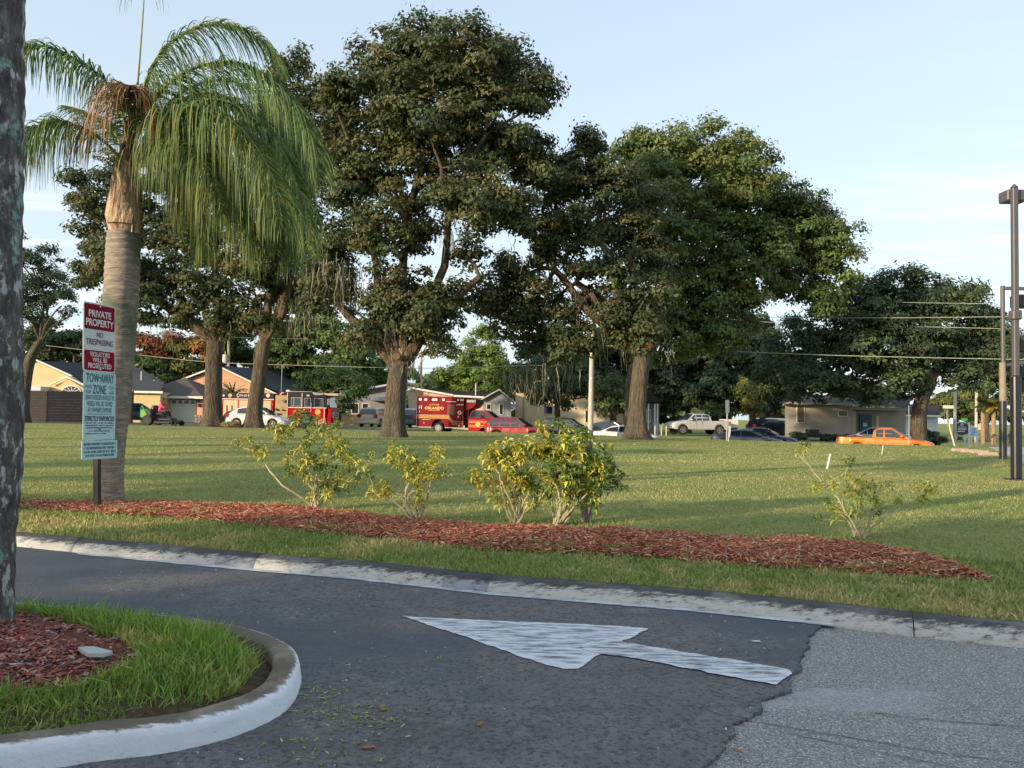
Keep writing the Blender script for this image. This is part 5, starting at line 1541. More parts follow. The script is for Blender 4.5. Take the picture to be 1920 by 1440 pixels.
# --- small palm in front of the peach gable
pp = thing('small_palm', 'small bushy palm showing over the fire engine roof before the peach gable', 'palm tree', (fx(436, 790, 70), 70, Hf(fx(436, 790, 70), 70)))
ct = P(436, 742, 70)
m = MB(); m.tube([pp.location, ct], [0.2, 0.15], n=8); m.build('trunk', M_bark, pp, world=True)
g = np.random.default_rng(3); V = []; T = []
for k in range(46):
    an = g.uniform(0, 2 * PI); el_ = g.uniform(-0.2, 1.3); d = np.array([math.cos(an) * math.cos(el_), math.sin(an) * math.cos(el_), math.sin(el_)])
    cur = arr(ct); s = np.cross(d, [0, 0, 1.0]); s /= np.linalg.norm(s)
    for i in range(5):
        nx_ = cur + d * 0.30; d = d + np.array([0, 0, -0.22]); d /= np.linalg.norm(d)
        w0, w1 = 0.16 * (1 - i / 6), 0.16 * (1 - (i + 1) / 6)
        V += [cur - s * w0, cur, nx_, nx_ - s * w1 * 1.2 + np.array([0, 0, -.08])]; V += [cur, cur + s * w0, nx_ + s * w1 * 1.2 + np.array([0, 0, -.08]), nx_]
        c = np.array([0.10, 0.13, 0.04]) * g.uniform(0.5, 1.5); T += [c, c]; cur = nx_
quadmesh('fronds', np.array(V), 4, M_needle, np.array(T), parent=pp, kind='stuff')

# --- grey house with awning, left of the big oak
Y = 82
hx = fx(700, 790, Y); h3 = thing('house', 'grey house with a striped carport awning, left of the biggest oak trunk', 'house', (hx, Y, Hf(hx, Y)))
M_gry = stucco('grey_blue_siding', (0.22, 0.22, 0.25))
zb = Hf(hx, Y) - 0.1
m = MB(); m.prism([(fx(650, 790, Y), zb), (fx(745, 790, Y), zb), (fx(745, 720, Y), fz(745, 720, Y)), (fx(650, 734, Y), fz(650, 738, Y))], 1, Y, Y + 7); m.build('wall', M_gry, h3, world=True)
m = MB(); roof_slab(m, (fx(640, 738, Y), fz(640, 740, Y)), (fx(760, 718, Y), fz(760, 718, Y)), Y - 1, Y + 8, 0.18); m.build('roof', flat('pale_blue_grey_roof', (0.42, 0.45, 0.5), 0.6), h3, world=True)
m = MB(); q = P(716, 748, Y - 3); 
m.prism([(fx(690, 750, Y - 3), fz(690, 751, Y - 3)), (fx(738, 744, Y - 3), fz(738, 751, Y - 3)), (fx(738, 744, Y - 3), fz(738, 745, Y - 3)), (fx(700, 744, Y - 3), fz(700, 744.5, Y - 3))], 1, Y - 3, Y - 0.05); m.build('awning', flat('blue_awning', (0.30, 0.36, 0.44), 0.6), h3, world=True)
for px in (693, 735): m = MB(); q = P(px, 770, Y - 2.9); m.box(q.x - 0.04, q.x + 0.04, q.y, q.y + 0.08, Hf(q.x, q.y), fz(px, 750, Y - 2.9)); m.build('post', M_trim, h3, world=True)
window(h3, 660, 672, 757, 775, Y); window(h3, 680, 690, 757, 775, Y)
part_box('wall', h3, stucco('tan_block_wall', (0.42, 0.32, 0.25)), 640, 690, 776, 795, 77, 0.2, label='low tan block wall in front', zlow=-0.4)
part_box('rail', h3, M_trim, 640, 688, 776, 777.6, 76.9, 0.06)
# --- long house with the dark roof and the shade-grey gable end
Y = 76
hx = fx(870, 790, Y); h4 = thing('house', 'long low house with dark roof and grey gable end behind the red ambulance', 'house', (hx, Y, Hf(hx, Y)))
zb = Hf(hx, Y) - 0.1
M_pk = stucco('pinkish_cream_stucco', (0.60, 0.47, 0.36)); M_bg = stucco('blue_grey_stucco', (0.26, 0.27, 0.30))  # gable stucco greyed and darkened to stand for shade on it
m = MB(); m.prism([(fx(766, 790, Y), zb), (fx(906, 790, Y), zb), (fx(906, 747, Y), fz(906, 747, Y)), (fx(848, 741, Y), fz(848, 741, Y)), (fx(775, 729, Y), fz(775, 729, Y)), (fx(766, 732, Y), fz(766, 732, Y))], 1, Y, Y + 8); m.build('wall', M_pk, h4, world=True)
m = MB(); roof_slab(m, (fx(765, 727, Y), fz(765, 728, Y)), (fx(850, 743, Y), fz(850, 743, Y)), Y - 0.5, Y - 0.3, 0.18); roof_slab(m, (fx(851, 743, Y), fz(851, 744, Y)), (fx(908, 747, Y), fz(908, 747, Y)), Y - 0.5, Y - 0.3, 0.18); m.build('roof_trim', M_trim, h4, world=True)
m = MB(); a = [P(765, 726, Y - 0.3), P(790, 727, Y + 5), P(936, 731, Y + 5), P(908, 747, Y - 0.6), P(851, 743, Y - 0.4)]
m.add(a, [(0, 1, 2, 3, 4)]); m.build('roof', M_darkroof, h4, world=True)
Yg_ = 74
m = MB(); m.prism([(fx(906, 790, Yg_), zb), (fx(958, 790, Yg_), zb), (fx(958, 752, Yg_), fz(958, 752, Yg_)), (fx(936, 734, Yg_), fz(936, 734, Yg_)), (fx(906, 750, Yg_), fz(906, 750, Yg_))], 1, Yg_, Yg_ + 7); m.build('gable_end', M_bg, h4, world=True)
m = MB(); roof_slab(m, (fx(902, 751, Yg_), fz(902, 751, Yg_)), (fx(936, 732, Yg_), fz(936, 732, Yg_)), Yg_ - 0.5, Yg_ + 8, 0.14); roof_slab(m, (fx(936, 732, Yg_), fz(936, 732, Yg_)), (fx(965, 756, Yg_), fz(965, 756, Yg_)), Yg_ - 0.5, Yg_ + 8, 0.14); m.build('roof_trim', flat('pale_grey_trim', (0.45, 0.46, 0.48), 0.6), h4, world=True)
window(h4, 913, 920, 758, 767, Yg_ - 0.02, fw=0.05); window(h4, 937, 943, 758, 777, Yg_ - 0.02, fw=0.05)
m = MB(); q = P(892, 728, Y + 1); m.cyl((q.x, q.y), 0.045, 2, q.z - 1.4, q.z + 0.5, 8); m.build('vent_pipe', M_trim, h4, world=True)
part_box('awning', h4, flat('blue_awning', (0.30, 0.36, 0.44), 0.6), 958, 967, 757, 768, 73.5, 1.5)
# --- cream building
Y = 78
hx = fx(1040, 800, Y); h5 = thing('building', 'flat cream wall building behind the dark SUV and the pale utility pole', 'building', (hx, Y, Hf(hx, Y)))
M_cr = stucco('cream_stucco', (0.66, 0.54, 0.38)); zb = Hf(hx, Y) - 0.1
part_box('wall', h5, M_cr, 967, 1180, 737, 800, Y, 9, zlow=zb); part_box('roof_edge', h5, flat('tan_trim', (0.42, 0.28, 0.18), 0.8), 965, 1183, 733, 737, Y - 0.3, 9.6)
part_box('pilaster', h5, flat('tan_trim', (0.42, 0.28, 0.18), 0.8), 980, 983, 737, 800, Y - 0.1, 0.09, zlow=zb); window(h5, 1098, 1104, 770, 792, Y - 0.02)
window(h5, 1020, 1036, 762, 776, Y - 0.02); part_box('door', h5, flat('white_paint', (0.66, 0.64, 0.6), 0.6), 1122, 1134, 772, 800, Y - 0.06, 0.05, zlow=zb)
# --- dark porch house right of the oak
Y = 74
hx = fx(1225, 800, Y); h6 = thing('house', 'dark blue porch house half hidden behind the straight oak trunk', 'house', (hx, Y, Hf(hx, Y))); zb = Hf(hx, Y) - 0.1
M_db = stucco('shaded_blue_siding', (0.18, 0.21, 0.26))  # dark blue is the siding's own colour
part_box('wall', h6, M_db, 1180, 1236, 756, 805, Y, 8, zlow=zb)
m = MB(); m.prism([(fx(1170, 758, Y), fz(1170, 757, Y)), (fx(1238, 750, Y), fz(1238, 754, Y)), (fx(1212, 735, Y), fz(1212, 735, Y)), (fx(1190, 735, Y), fz(1190, 735, Y))], 1, Y - 1.5, Y + 9); m.build('roof', M_darkroof, h6, world=True)
for px in (1216, 1228, 1233): m = MB(); q = P(px, 770, Y - 1.3); m.box(q.x - 0.06, q.x + 0.06, q.y, q.y + 0.1, zb, fz(px, 757, Y - 1.3)); m.build('post', M_trim, h6, world=True)
window(h6, 1213, 1219, 768, 790, Y - 0.02)
boll = None
for px in (1228.5, 1240.5, 1249.5):
    q = P(px, 800, 68)
    if boll is None:
        m = MB(); m.cyl((0, 0), 0.07, 2, 0, 0.85, 10); m.cyl((0, 0), 0.07, 2, 0.85, 0.88, 10, r1=0.03)
        boll = m.build('bollard', flat('cream_bollard_paint', (0.5, 0.43, 0.3), 0.7), smooth=False); boll_me = boll.data; o = boll
    else: o = link('bollard', boll_me)
    o.location = (q.x, 68, Hf(q.x, 68))
    tag(o, {1228.5: 'cream bollard nearest the oak trunk, left of the silver pickup', 1240.5: 'middle cream bollard left of the silver pickup', 1249.5: 'cream bollard closest to the silver pickup bonnet'}[px], 'bollard', 'cream bollards by the porch house')
# --- grey stucco house on the right
Y = 62
hx = fx(1580, 820, Y); h7 = thing('house', 'grey stucco house with a teal door behind the orange pickup, under the dark tree', 'house', (hx, Y, Hf(hx, Y))); zb = Hf(hx, Y) - 0.3
M_gs = stucco('warm_grey_stucco', (0.33, 0.305, 0.28)); 
m = MB(); xa_, xb_ = fx(1472, 790, Y), fx(1598, 790, Y); m.prism([(xa_, Y), (xb_, Y), (xb_ + .6, Y + 10), (xa_ + 3.6, Y + 10)], 2, zb, fz(1530, 760, Y)); m.build('wall', M_gs, h7, world=True); part_box('wall', h7, M_gs, 1598, 1698, 770, 822, Y + 1.2, 9, zlow=zb, label='recessed right part of the wall')
m = MB(); xa_, xb_ = fx(1464, 757, Y), fx(1590, 757, Y); m.prism([(xa_, Y - .8), (xb_, Y - .8), (xb_, Y + 11), (xa_ + 4.0, Y + 11)], 2, fz(1530, 759, Y), fz(1530, 755, Y)); m.box(fx(1590, 757, Y) + 0.01, fx(1704, 757, Y), Y - 0.1, Y + 11, fz(1640, 769, Y), fz(1640, 764, Y)); m.build('fascia', flat('grey_fascia', (0.30, 0.28, 0.27), 0.7), h7, world=True)
m = MB(); a = [P(1460, 756, Y - 0.82), P(1592, 758, Y - 0.82), P(1706, 765, Y - 0.12), P(1706, 745, Y + 8), P(1490, 740, Y + 8)]
m.add(a, [(0, 1, 2, 3, 4)]); m.build('roof', M_darkroof, h7, world=True)
M_winbr = flat('curtained_glass', (0.10, 0.085, 0.055), 0.25)
window(h7, 1494.5, 1507.5, 760, 792, Y - 0.02, glass=M_winbr, fw=0.04); window(h7, 1572, 1588, 770, 780, Y - 0.02, glass=M_winbr, bars=(1, 1), fw=0.05)
part_box('door_surround', h7, flat('teal_paint', (0.035, 0.14, 0.20), 0.6), 1612, 1635, 777, 822, Y + 1.05, 0.1, zlow=zb)
dr = part_box('door', h7, flat('deep_teal_paint', (0.02, 0.10, 0.18), 0.5), 1616, 1628, 779, 818, Y + 0.98, 0.06)
part_box('notice', dr, flat('paper', (0.6, 0.6, 0.58), 0.8), 1618.5, 1626, 793, 800, Y + 0.95, 0.01)
for px, wd in ((1600.5, 8), (1645.5, 3.5)):
    part_box('column', h7, stucco('light_warm_stucco', (0.50, 0.42, 0.33)), px - wd / 2, px + wd / 2, 771 if wd > 5 else 780, 822, Y + 0.3, 0.3, zlow=zb)
ac = thing('air_conditioner', 'dark blue air conditioning unit on a slab by the grey house wall', 'air conditioner', (fx(1527, 818, 61), 61, Hf(fx(1527, 818, 61), 61)))
part_box('slab', ac, M_conc, 1514, 1537, 820.5, 824, 60.6, 1.2); part_box('casing', ac, flat('dark_blue_grille', (0.025, 0.035, 0.055), 0.6), 1517, 1536, 805, 820, 60.8, 0.8, r=0.03)
m = MB()
for k in range(7):
    zz = fz(1526, 818 - k * 2, 60.8); m.box(fx(1518, 812, 60.8), fx(1535, 812, 60.8), 60.77, 60.795, zz, zz + 0.03)
m.build('grille', M_black, ac, world=True)
def bush(label, px0, px1, py, hpx, Y, seed, cols=DARK, name='hedge', cat='bush', group=None, leaf=(0.16, 0.07)):
    g = np.random.default_rng(seed); b0 = P((px0 + px1) / 2, py, Y)
    r = thing(name, label, cat, (b0.x, Y, Hf(b0.x, Y)), group=group)
    W = []
    for px in np.arange(px0, px1 + 1, max(4, hpx * 0.55)):
        x = fx(px, py, Y); rr = hpx * Y / FPX * 0.55
        W.append((x, Y + g.normal(0, 0.15), Hf(x, Y) + rr * g.uniform(0.6, 1.2), rr))
    V, T = crown_arrays(W, g, 0.25, 0.9, leaf[0], leaf[1], cols)
    quadmesh('foliage', V, 4, M_leaf, T, parent=r)
    m = MB()
    for q in W: m.tube([(q[0], q[1], Hf(q[0], q[1]) - 0.05), (q[0] + .05, q[1], q[2])], 0.03, n=5)
    m.build('stems', M_bark, r, world=True)
    return r
bush('low dark hedge left of the air conditioning unit', 1490, 1512, 818, 14, 61.2, 61)
bush('longer low dark hedge between the air conditioning unit and the door', 1542, 1592, 818, 13, 61.2, 62)
bush('round dark palmetto bush right of the leaning tree trunk', 1735, 1750, 822, 28, 56, 63, leaf=(0.5, 0.06))
bush('small brown grass clump between the two close oak trunks', 428, 446, 797, 7, 48.5, 64, cols=[(0.25, 0.19, 0.08), (0.18, 0.14, 0.06)], name='grass_clump', cat='grass clump', leaf=(0.2, 0.03))
# --- white house at the right
Y = 74
hx = fx(1728, 825, Y); h8 = thing('house', 'small white house with a dark roof right of the leaning tree', 'house', (hx, Y, Hf(hx, Y))); zb = Hf(hx, Y) - 0.5
part_box('wall', h8, stucco('white_stucco', (0.58, 0.60, 0.64)), 1690, 1759, 779, 828, Y, 8, zlow=zb)
m = MB(); a = [P(1688, 776, Y - 0.6), P(1763, 780, Y - 0.6), P(1763, 760, Y + 6), P(1688, 757, Y + 6)]
m.add(a, [(0, 1, 2, 3)]); m.build('roof', M_darkroof, h8, world=True)
part_box('fascia', h8, M_trim, 1688, 1763, 778, 781, Y - 0.62, 0.1); window(h8, 1728, 1738, 790, 808, Y - 0.02)
# ------------------------------------------------------------------ poles and wires
M_pole = noisy('grey_utility_pole', [(0.38, 0.36, 0.33), (0.54, 0.51, 0.47)], scale=6, stretch=(2, 2, 0.3), bump=0.4, rough=0.8)
Yp = 51
pb = P(1107, 800, Yp); zt = fz(1111, 598, Yp)
pole = thing('utility_pole', 'pale tall utility pole with a white transformer between the two leafy oaks', 'utility pole', (pb.x, Yp, Hf(pb.x, Yp)))
m = MB(); m.tube([(pb.x, Yp, Hf(pb.x, Yp) - 0.2), (fx(1111, 598, Yp), Yp, zt)], [0.20, 0.135], n=14); m.build('shaft', M_pole, pole, world=True, smooth=True)
m = MB()
for z in (2.4, 3.3, 4.1): m.cyl((pb.x + (fx(1111, 598, Yp) - pb.x) * (z / 8), Yp), 0.20 - 0.008 * z, 2, z - 0.05 - 0.5, z + 0.03 - 0.5, 14)
m.build('metal_band', flat('galvanised_band', (0.5, 0.48, 0.44), 0.35, 0.7), pole, world=True)
m = MB(); q = P(1099, 632, Yp - 0.1); m.cyl((q.x, q.y), 0.23, 2, q.z - 0.33, q.z + 0.30, 18); m.cyl((q.x, q.y), 0.23, 2, q.z + 0.30, q.z + 0.36, 18, r1=0.1); m.cyl((q.x + 0.06, q.y), 0.035, 2, q.z + 0.34, q.z + 0.56, 8); m.box(q.x + 0.2, q.x + 0.36, q.y - 0.03, q.y + 0.1, q.z - 0.2, q.z - 0.12)
m.build('transformer', flat('pale_grey_transformer', (0.58, 0.62, 0.68), 0.5), pole, world=True, smooth=True)
m = MB(); m.tube([q + Vector((0.06, 0, 0.55)), q + Vector((-0.1, 0, 0.8)), q + Vector((0.0, 0, 1.1)), q + Vector((0.3, 0.05, 1.25))], 0.012, n=5)
for dx in (0.0, 0.10): m.tube([P(1115 + dx * 20, 605, Yp), P(1122 + dx * 30, 640, Yp), P(1125 + dx * 20, 690, Yp)], 0.010, n=4)
m.build('wiring', M_black, pole, world=True)
def simple_pole(label, px, py0, py1, Y, r0, r1, group='utility poles in the distance', mat=None, tr=None):
    b = P(px, py0, Y); zl = min(Hf(b.x, Y), b.z)
    r = thing('utility_pole', label, 'utility pole', (b.x, Y, zl), group=group)
    m = MB(); m.tube([(b.x, Y, zl - 0.1), (fx(px + 1, py1, Y), Y, fz(px + 1, py1, Y))], [r0, r1], n=10); m.build('shaft', mat or M_pole, r, world=True, smooth=True)
    if tr:
        q = P(tr[0], tr[1], Y - 0.3); m = MB(); m.cyl((q.x, q.y), 0.26, 2, q.z - 0.42, q.z + 0.35, 14); m.cyl((q.x, q.y), 0.04, 2, q.z + 0.35, q.z + 0.7, 6); m.build('transformer', flat('cream_transformer', (0.62, 0.58, 0.45), 0.5), r, world=True)
    return r
M_polel = noisy('sunlit_wood_pole', [(0.34, 0.27, 0.19), (0.48, 0.40, 0.28)], scale=6, stretch=(2, 2, 0.3), bump=0.4)  # plain tan wood tone for the distant poles
simple_pole('distant wooden pole with a cream transformer right of the left oak trunk', 428, 790, 640, 84, 0.16, 0.13, tr=(422, 671), mat=M_polel)
simple_pole('distant bare pole just right of the biggest oak trunk', 789, 790, 660, 88, 0.16, 0.12, mat=M_polel)
simple_pole('faint distant pole over the dark hedge far left', 66, 790, 690, 100, 0.18, 0.14)
simple_pole('grey pole between the white house and the blue church sign', 1790, 830, 735, 78, 0.17, 0.15)
simple_pole('grey pole between the blue church sign and the brown poles', 1830, 826, 735, 105, 0.2, 0.18)
M_wire = flat('wire', (0.42, 0.42, 0.36), 0.5)
def wire(label, pts, r=0.016, name='power_line'):
    m = MB(); P3 = [P(x, y, Y_) for x, y, Y_ in pts]
    m.tube(smooth_path_3d(P3, 8), r, n=5)
    return tag(m.build(name, M_wire), label, 'power line', 'power lines over the street')
wire('lowest wire from the pale pole to the right edge', [(1110, 647, Yp), (1500, 664, 46), (1760, 671, 42), (1990, 675, 40)], 0.017)
wire('lowest wire from the pale pole to the left', [(1109, 647, Yp), (1000, 648, 54), (860, 646, 57)], 0.017)
wire('upper wire behind the right tree, second from the top', [(1255, 588, 58), (1500, 596, 52), (1880, 594, 44), (1990, 592, 42)], 0.016)
wire('upper wire behind the right tree, third from the top', [(1270, 590, 62), (1500, 608, 56), (1700, 612, 50), (1990, 619, 44)], 0.016)
wire('topmost wire at the right', [(1500, 560, 56), (1700, 567, 50), (1990, 571, 42)], 0.014)
wire('wire crossing behind the two close oak trunks', [(240, 663, 62), (320, 672, 62), (412, 680, 62), (560, 685, 62), (735, 690, 62)], 0.022)
wire('wire in front of the bright green tree, right of the biggest oak', [(735, 690, 62), (860, 690, 62), (1000, 685, 60), (1020, 688, 60), (1060, 682, 58)], 0.022)
wire('wire left of the red sign over the yellow house', [(70, 646, 66), (150, 655, 66), (200, 660, 66)], 0.02)
wire('faint upper wire behind the left oaks', [(240, 625, 70), (330, 628, 70), (430, 632, 70), (580, 636, 70)], 0.014)
# --- black steel poles on the right
M_bp = flat('black_gloss_paint', (0.016, 0.018, 0.024), 0.28, 0, 0.6)
M_gp = flat('grey_brown_pole_paint', (0.085, 0.082, 0.088), 0.5, 0, 0.5)
b = G(1906, 900); YL = b.y
lamp = thing('light_pole', 'near black square lamp pole with a box head at the right edge', 'light pole', b)
xx0 = b.x; zt = fz(1910, 352, YL)
m = MB(); m.rbox(xx0 - 0.075, xx0 + 0.075, b.y - 0.075, b.y + 0.075, b.z + 0.02, fz(1907, 705, YL), 0.02); m.build('lower_post', M_bp, lamp, world=True)
m = MB(); m.rbox(xx0 - 0.05, xx0 + 0.05, b.y - 0.05, b.y + 0.05, fz(1907, 705, YL), zt, 0.012); m.build('upper_post', M_gp, lamp, world=True)
m = MB(); m.rbox(xx0 - 0.16, xx0 + 0.16, b.y - 0.16, b.y + 0.16, b.z - 0.05, b.z + 0.03, 0.02); m.build('base_plate', M_bp, lamp, world=True)
m = MB(); m.cyl((xx0, b.y), 0.07, 2, zt, zt + 0.07, 8, r1=0.01); m.build('finial', M_gp, lamp, world=True)
m = MB(); m.rbox(xx0 - 0.085, xx0 + 0.32, b.y + 0.055, b.y + 0.35, zt - 0.22, zt - 0.01, 0.02); m.build('lamp_head', M_gp, lamp, world=True)
m = MB(); m.rbox(xx0 - 0.085, xx0 + 0.085, b.y - 0.085, b.y + 0.085, fz(1907, 600, YL), fz(1907, 582, YL), 0.02); m.build('clamp', M_gp, lamp, world=True)
for py in (645, 695, 720, 560):
    m = MB(); q = P(1918, py, YL); m.rbox(q.x - 0.03, q.x + 0.25, b.y + 0.1, b.y + 0.35, q.z - 0.14, q.z + 0.1, 0.02); m.build('control_box', M_black, lamp, world=True)
b = G(1881, 861); 
sp = thing('light_pole', 'brown grey pole with a black lower half left of the near lamp pole', 'light pole', b)
m = MB(); m.cyl((b.x, b.y), 0.10, 2, b.z - 0.05, fz(1882, 752, b.y), 16); m.build('lower_post', M_bp, sp, world=True, smooth=True)
m = MB(); m.cyl((b.x, b.y), 0.09, 2, fz(1882, 752, b.y), fz(1882, 680, b.y), 16, r1=0.085); m.build('middle_post', noisy('tan_pole', [(0.20, 0.17, 0.13), (0.30, 0.26, 0.2)], scale=8, bump=0.3), sp, world=True, smooth=True)
m = MB(); m.cyl((b.x + 0.02, b.y), 0.06, 2, fz(1882, 680, b.y), fz(1884, 536, b.y), 14); m.build('upper_post', M_gp, sp, world=True, smooth=True)
m = MB(); q = P(1884, 540, b.y); m.rbox(q.x, q.x + 1.6, b.y - 0.04, b.y + 0.04, q.z - 0.06, q.z + 0.04, 0.01); q = P(1884, 682, b.y); m.tube([(q.x, b.y, q.z - 0.05), (q.x + 0.9, b.y - 0.1, q.z + 0.1)], 0.05, n=6); m.build('arm', M_gp, sp, world=True)
# --- pavement and road at the right
yy = np.linspace(3, 60, 60); X = np.stack([lot_edge(yy) + o_ for o_ in (0.15, 0.17, 0.8, 1.73, 1.75)], 1); Yg = np.repeat(yy[:, None], 5, 1)
Z = H(X, Yg); Z = np.repeat(Z[:, :1], 5, 1) + np.array([-0.06, 0.02, 0.02, 0.02, -0.15])[None, :]
gridmesh('pavement', X, Yg, Z, M_conc, smooth=False)
X = np.stack([lot_edge(yy) + o_ for o_ in (2.4, 4, 8, 14)], 1); Yg = np.repeat(yy[:, None], 4, 1)
gridmesh('side_road', X, Yg, H(X, Yg) + 0.02, M_street)
m = MB()
for (px, py) in ((1778, 848), (1800, 849), (1822, 851), (1845, 853)):
    q = P(px + 11, py - 4, 40); m.rbox(q.x - 0.36, q.x + 0.34, 40, 40.3, q.z - 0.25, q.z + 0.06, 0.03)
# kerb return at the corner: separate stones
for k, (px, py) in enumerate(((1812, 848), (1832, 850), (1850, 852), (1868, 856))):
    q = G(px, py - 1); mm = MB(); mm.rbox(q.x - 0.3, q.x + 0.3, q.y + 0.3, q.y + 0.5, Hf(q.x, q.y) - 0.2, Hf(q.x, q.y) + 0.10, 0.04)
    o = mm.build('kerb_segment', noisy('pinkish_kerb', [(0.34, 0.24, 0.2), (0.5, 0.38, 0.3)], scale=5, bump=0.3), kind='structure')

# ------------------------------------------------------------------ signs
M_post = flat('black_sign_post', (0.012, 0.012, 0.014), 0.4)
sb = G(182, 957); sb = Vector((sb.x, sb.y, float(mulch_h(np.array([sb.x]), np.array([sb.y]))[0])))
sign = thing('sign_post', 'private property and tow away signs stacked on a black post in the mulch', 'sign', sb)
zt = fz(180, 570, sb.y)
m = MB(); m.rbox(sb.x - 0.028, sb.x + 0.028, sb.y - 0.028, sb.y + 0.028, sb.z - 0.1, zt - 0.03, 0.006); m.build('post', M_post, sign, world=True)
ANG = R(50) - math.atan2(-sb.x, sb.y)         # sign plates turned away from the viewer
ra = math.atan2(-sb.x, sb.y)                   # direction from sign towards the camera, off -Y towards +X
face_a = ra + R(50)
nrm = Vector((math.sin(face_a), -math.cos(face_a), 0)); rgt = Vector((math.cos(face_a), math.sin(face_a), 0)); upv = Vector((0, 0, 1))
M_red = flat('sign_red', (0.26, 0.004, 0.024), 0.6, 0, 0.1); M_wh = flat('sign_white', (0.62, 0.66, 0.68), 0.5, 0, 0.2); M_ink = flat('sign_dark_ink', (0.025, 0.02, 0.07), 0.5)
M_teal = flat('sign_teal_ink', (0.012, 0.13, 0.13), 0.5); M_inkm = flat('sign_maroon_ink', (0.12, 0.01, 0.05), 0.5); M_wht = flat('sign_white_ink', (0.78, 0.79, 0.80), 0.5)
def plate(name, cz, wd, ht, mats, off=0.034, cr_=0.03, tilt=0.0):
    """rounded plate centred at height cz; returns object, centre and a placer"""
    n = 5; pts = []
    for (cx_, cy_, a0) in ((wd / 2 - cr_, ht / 2 - cr_, 0), (-wd / 2 + cr_, ht / 2 - cr_, 90), (-wd / 2 + cr_, -ht / 2 + cr_, 180), (wd / 2 - cr_, -ht / 2 + cr_, 270)):
        for k in range(n + 1):
            a = R(a0 + 90 * k / n); pts.append((cx_ + cr_ * math.cos(a), cy_ + cr_ * math.sin(a)))
    c = Vector((sb.x, sb.y, cz)) + nrm * off
    r2 = (rgt * math.cos(tilt) + upv * math.sin(tilt)); u2 = (upv * math.cos(tilt) - rgt * math.sin(tilt))
    m = MB(); k_ = len(pts)
    v = [c + r2 * x + u2 * y for x, y in pts] + [c + r2 * x + u2 * y - nrm * 0.004 for x, y in pts]
    f = [tuple(range(k_)), tuple(range(2 * k_ - 1, k_ - 1, -1))] + [(i, i + k_, (i + 1) % k_ + k_, (i + 1) % k_) for i in range(k_)]
    m.add(v, f); o = m.build(name, mats, sign, world=True)
    def place(x, y, d=0.0): return c + r2 * x + u2 * y + nrm * d - sb
    return o, place, r2, u2
def field(parent, place, r2, u2, x0, x1, y0, y1, mat, d=0.003, name='colour_field', cr_=0.018):
    pts = []
    for (cx_, cy_, a0) in ((x1 - cr_, y1 - cr_, 0), (x0 + cr_, y1 - cr_, 90), (x0 + cr_, y0 + cr_, 180), (x1 - cr_, y0 + cr_, 270)):
        for k in range(4):
            a = R(a0 + 30 * k); pts.append((cx_ + cr_ * math.cos(a), cy_ + cr_ * math.sin(a)))
    m = MB(); m.add([place(x, y, d) for x, y in pts] + [place(x, y, 0.0005) for x, y in pts], [tuple(range(16)), tuple(range(31, 15, -1))] + [(i, (i + 1) % 16, (i + 1) % 16 + 16, i + 16) for i in range(16)])
    return m.build(name, mat, parent)
z1t, z1b = fz(180, 570, sb.y), fz(180, 698, sb.y); z2b = fz(180, 825, sb.y); z3b = fz(180, 861, sb.y)
kf_ = 1.0 / math.cos(R(50)); W1 = 57 * sb.y / FPX * kf_ * 0.93
h1_ = z1t - z1b
o, pl, r2, u2 = plate('sign_plate', (z1t + z1b) / 2, W1, h1_, M_wh, tilt=R(-0.6))
o['label'] = 'red and white private property plate, top of the three'
W_ = W1; Hh = h1_
field(o, pl, r2, u2, -W_ / 2 + .014, W_ / 2 - .014, Hh * 0.115, Hh / 2 - .014, M_red)
field(o, pl, r2, u2, -W_ / 2 + .014, W_ / 2 - .014, -Hh / 2 + .014, -Hh * 0.19, M_red)
def lt(t, par, x, y, wdt, hgt, mat, d=0.0045, bold=0.012): return lettering(t, mat, par, pl(x, y, 0), r2, u2, wdt, hgt, off=d, bold=bold)
lt('PRIVATE', o, 0, Hh * 0.345, W_ * 0.70, Hh * 0.10, M_wht, bold=0.02); lt('PROPERTY', o, 0, Hh * 0.215, W_ * 0.86, Hh * 0.105, M_wht, bold=0.02)
lt('NO', o, 0, Hh * 0.045, W_ * 0.2, Hh * 0.075, M_inkm, bold=0.01); lt('TRESPASSING', o, 0, -Hh * 0.065, W_ * 0.84, Hh * 0.085, M_inkm, bold=0.01)
lt('VIOLATORS', o, 0, -Hh * 0.245, W_ * 0.62, Hh * 0.07, M_wht); lt('WILL BE', o, 0, -Hh * 0.325, W_ * 0.45, Hh * 0.065, M_wht); lt('PROSECUTED', o, 0, -Hh * 0.41, W_ * 0.72, Hh * 0.075, M_wht)
for y in (0.46, -0.455):
    m = MB(); c = pl(0, Hh * y, 0.004); m.tube([c, c + nrm * 0.006], 0.009, n=8); m.build('bolt', M_wht, sign)
h2_ = z1b - z2b; W_ = W1 * 1.0; Hh = h2_
o, pl, r2, u2 = plate('sign_plate', (z1b + z2b) / 2, W_, Hh - 0.006, flat('sign_pale_green_white', (0.46, 0.66, 0.70), 0.5, 0, 0.2), off=0.032, tilt=R(-1.2), cr_=0.02)
o['label'] = 'pale green tow away plate, middle of the three'
lt('TOW', o, -W_ * .23, Hh * .41, W_ * .40, Hh * .135, M_teal, bold=0.015); lt('AWAY', o, W_ * .22, Hh * .41, W_ * .42, Hh * .135, M_teal, bold=0.015)
lt('ZONE', o, -W_ * .02, Hh * .245, W_ * .42, Hh * .135, M_teal, bold=0.012)
lt('24 HOURS', o, -W_ * .37, Hh * .28, W_ * .22, Hh * .055, M_teal, bold=0); lt('A DAY', o, -W_ * .36, Hh * .205, W_ * .16, Hh * .055, M_teal, bold=0)
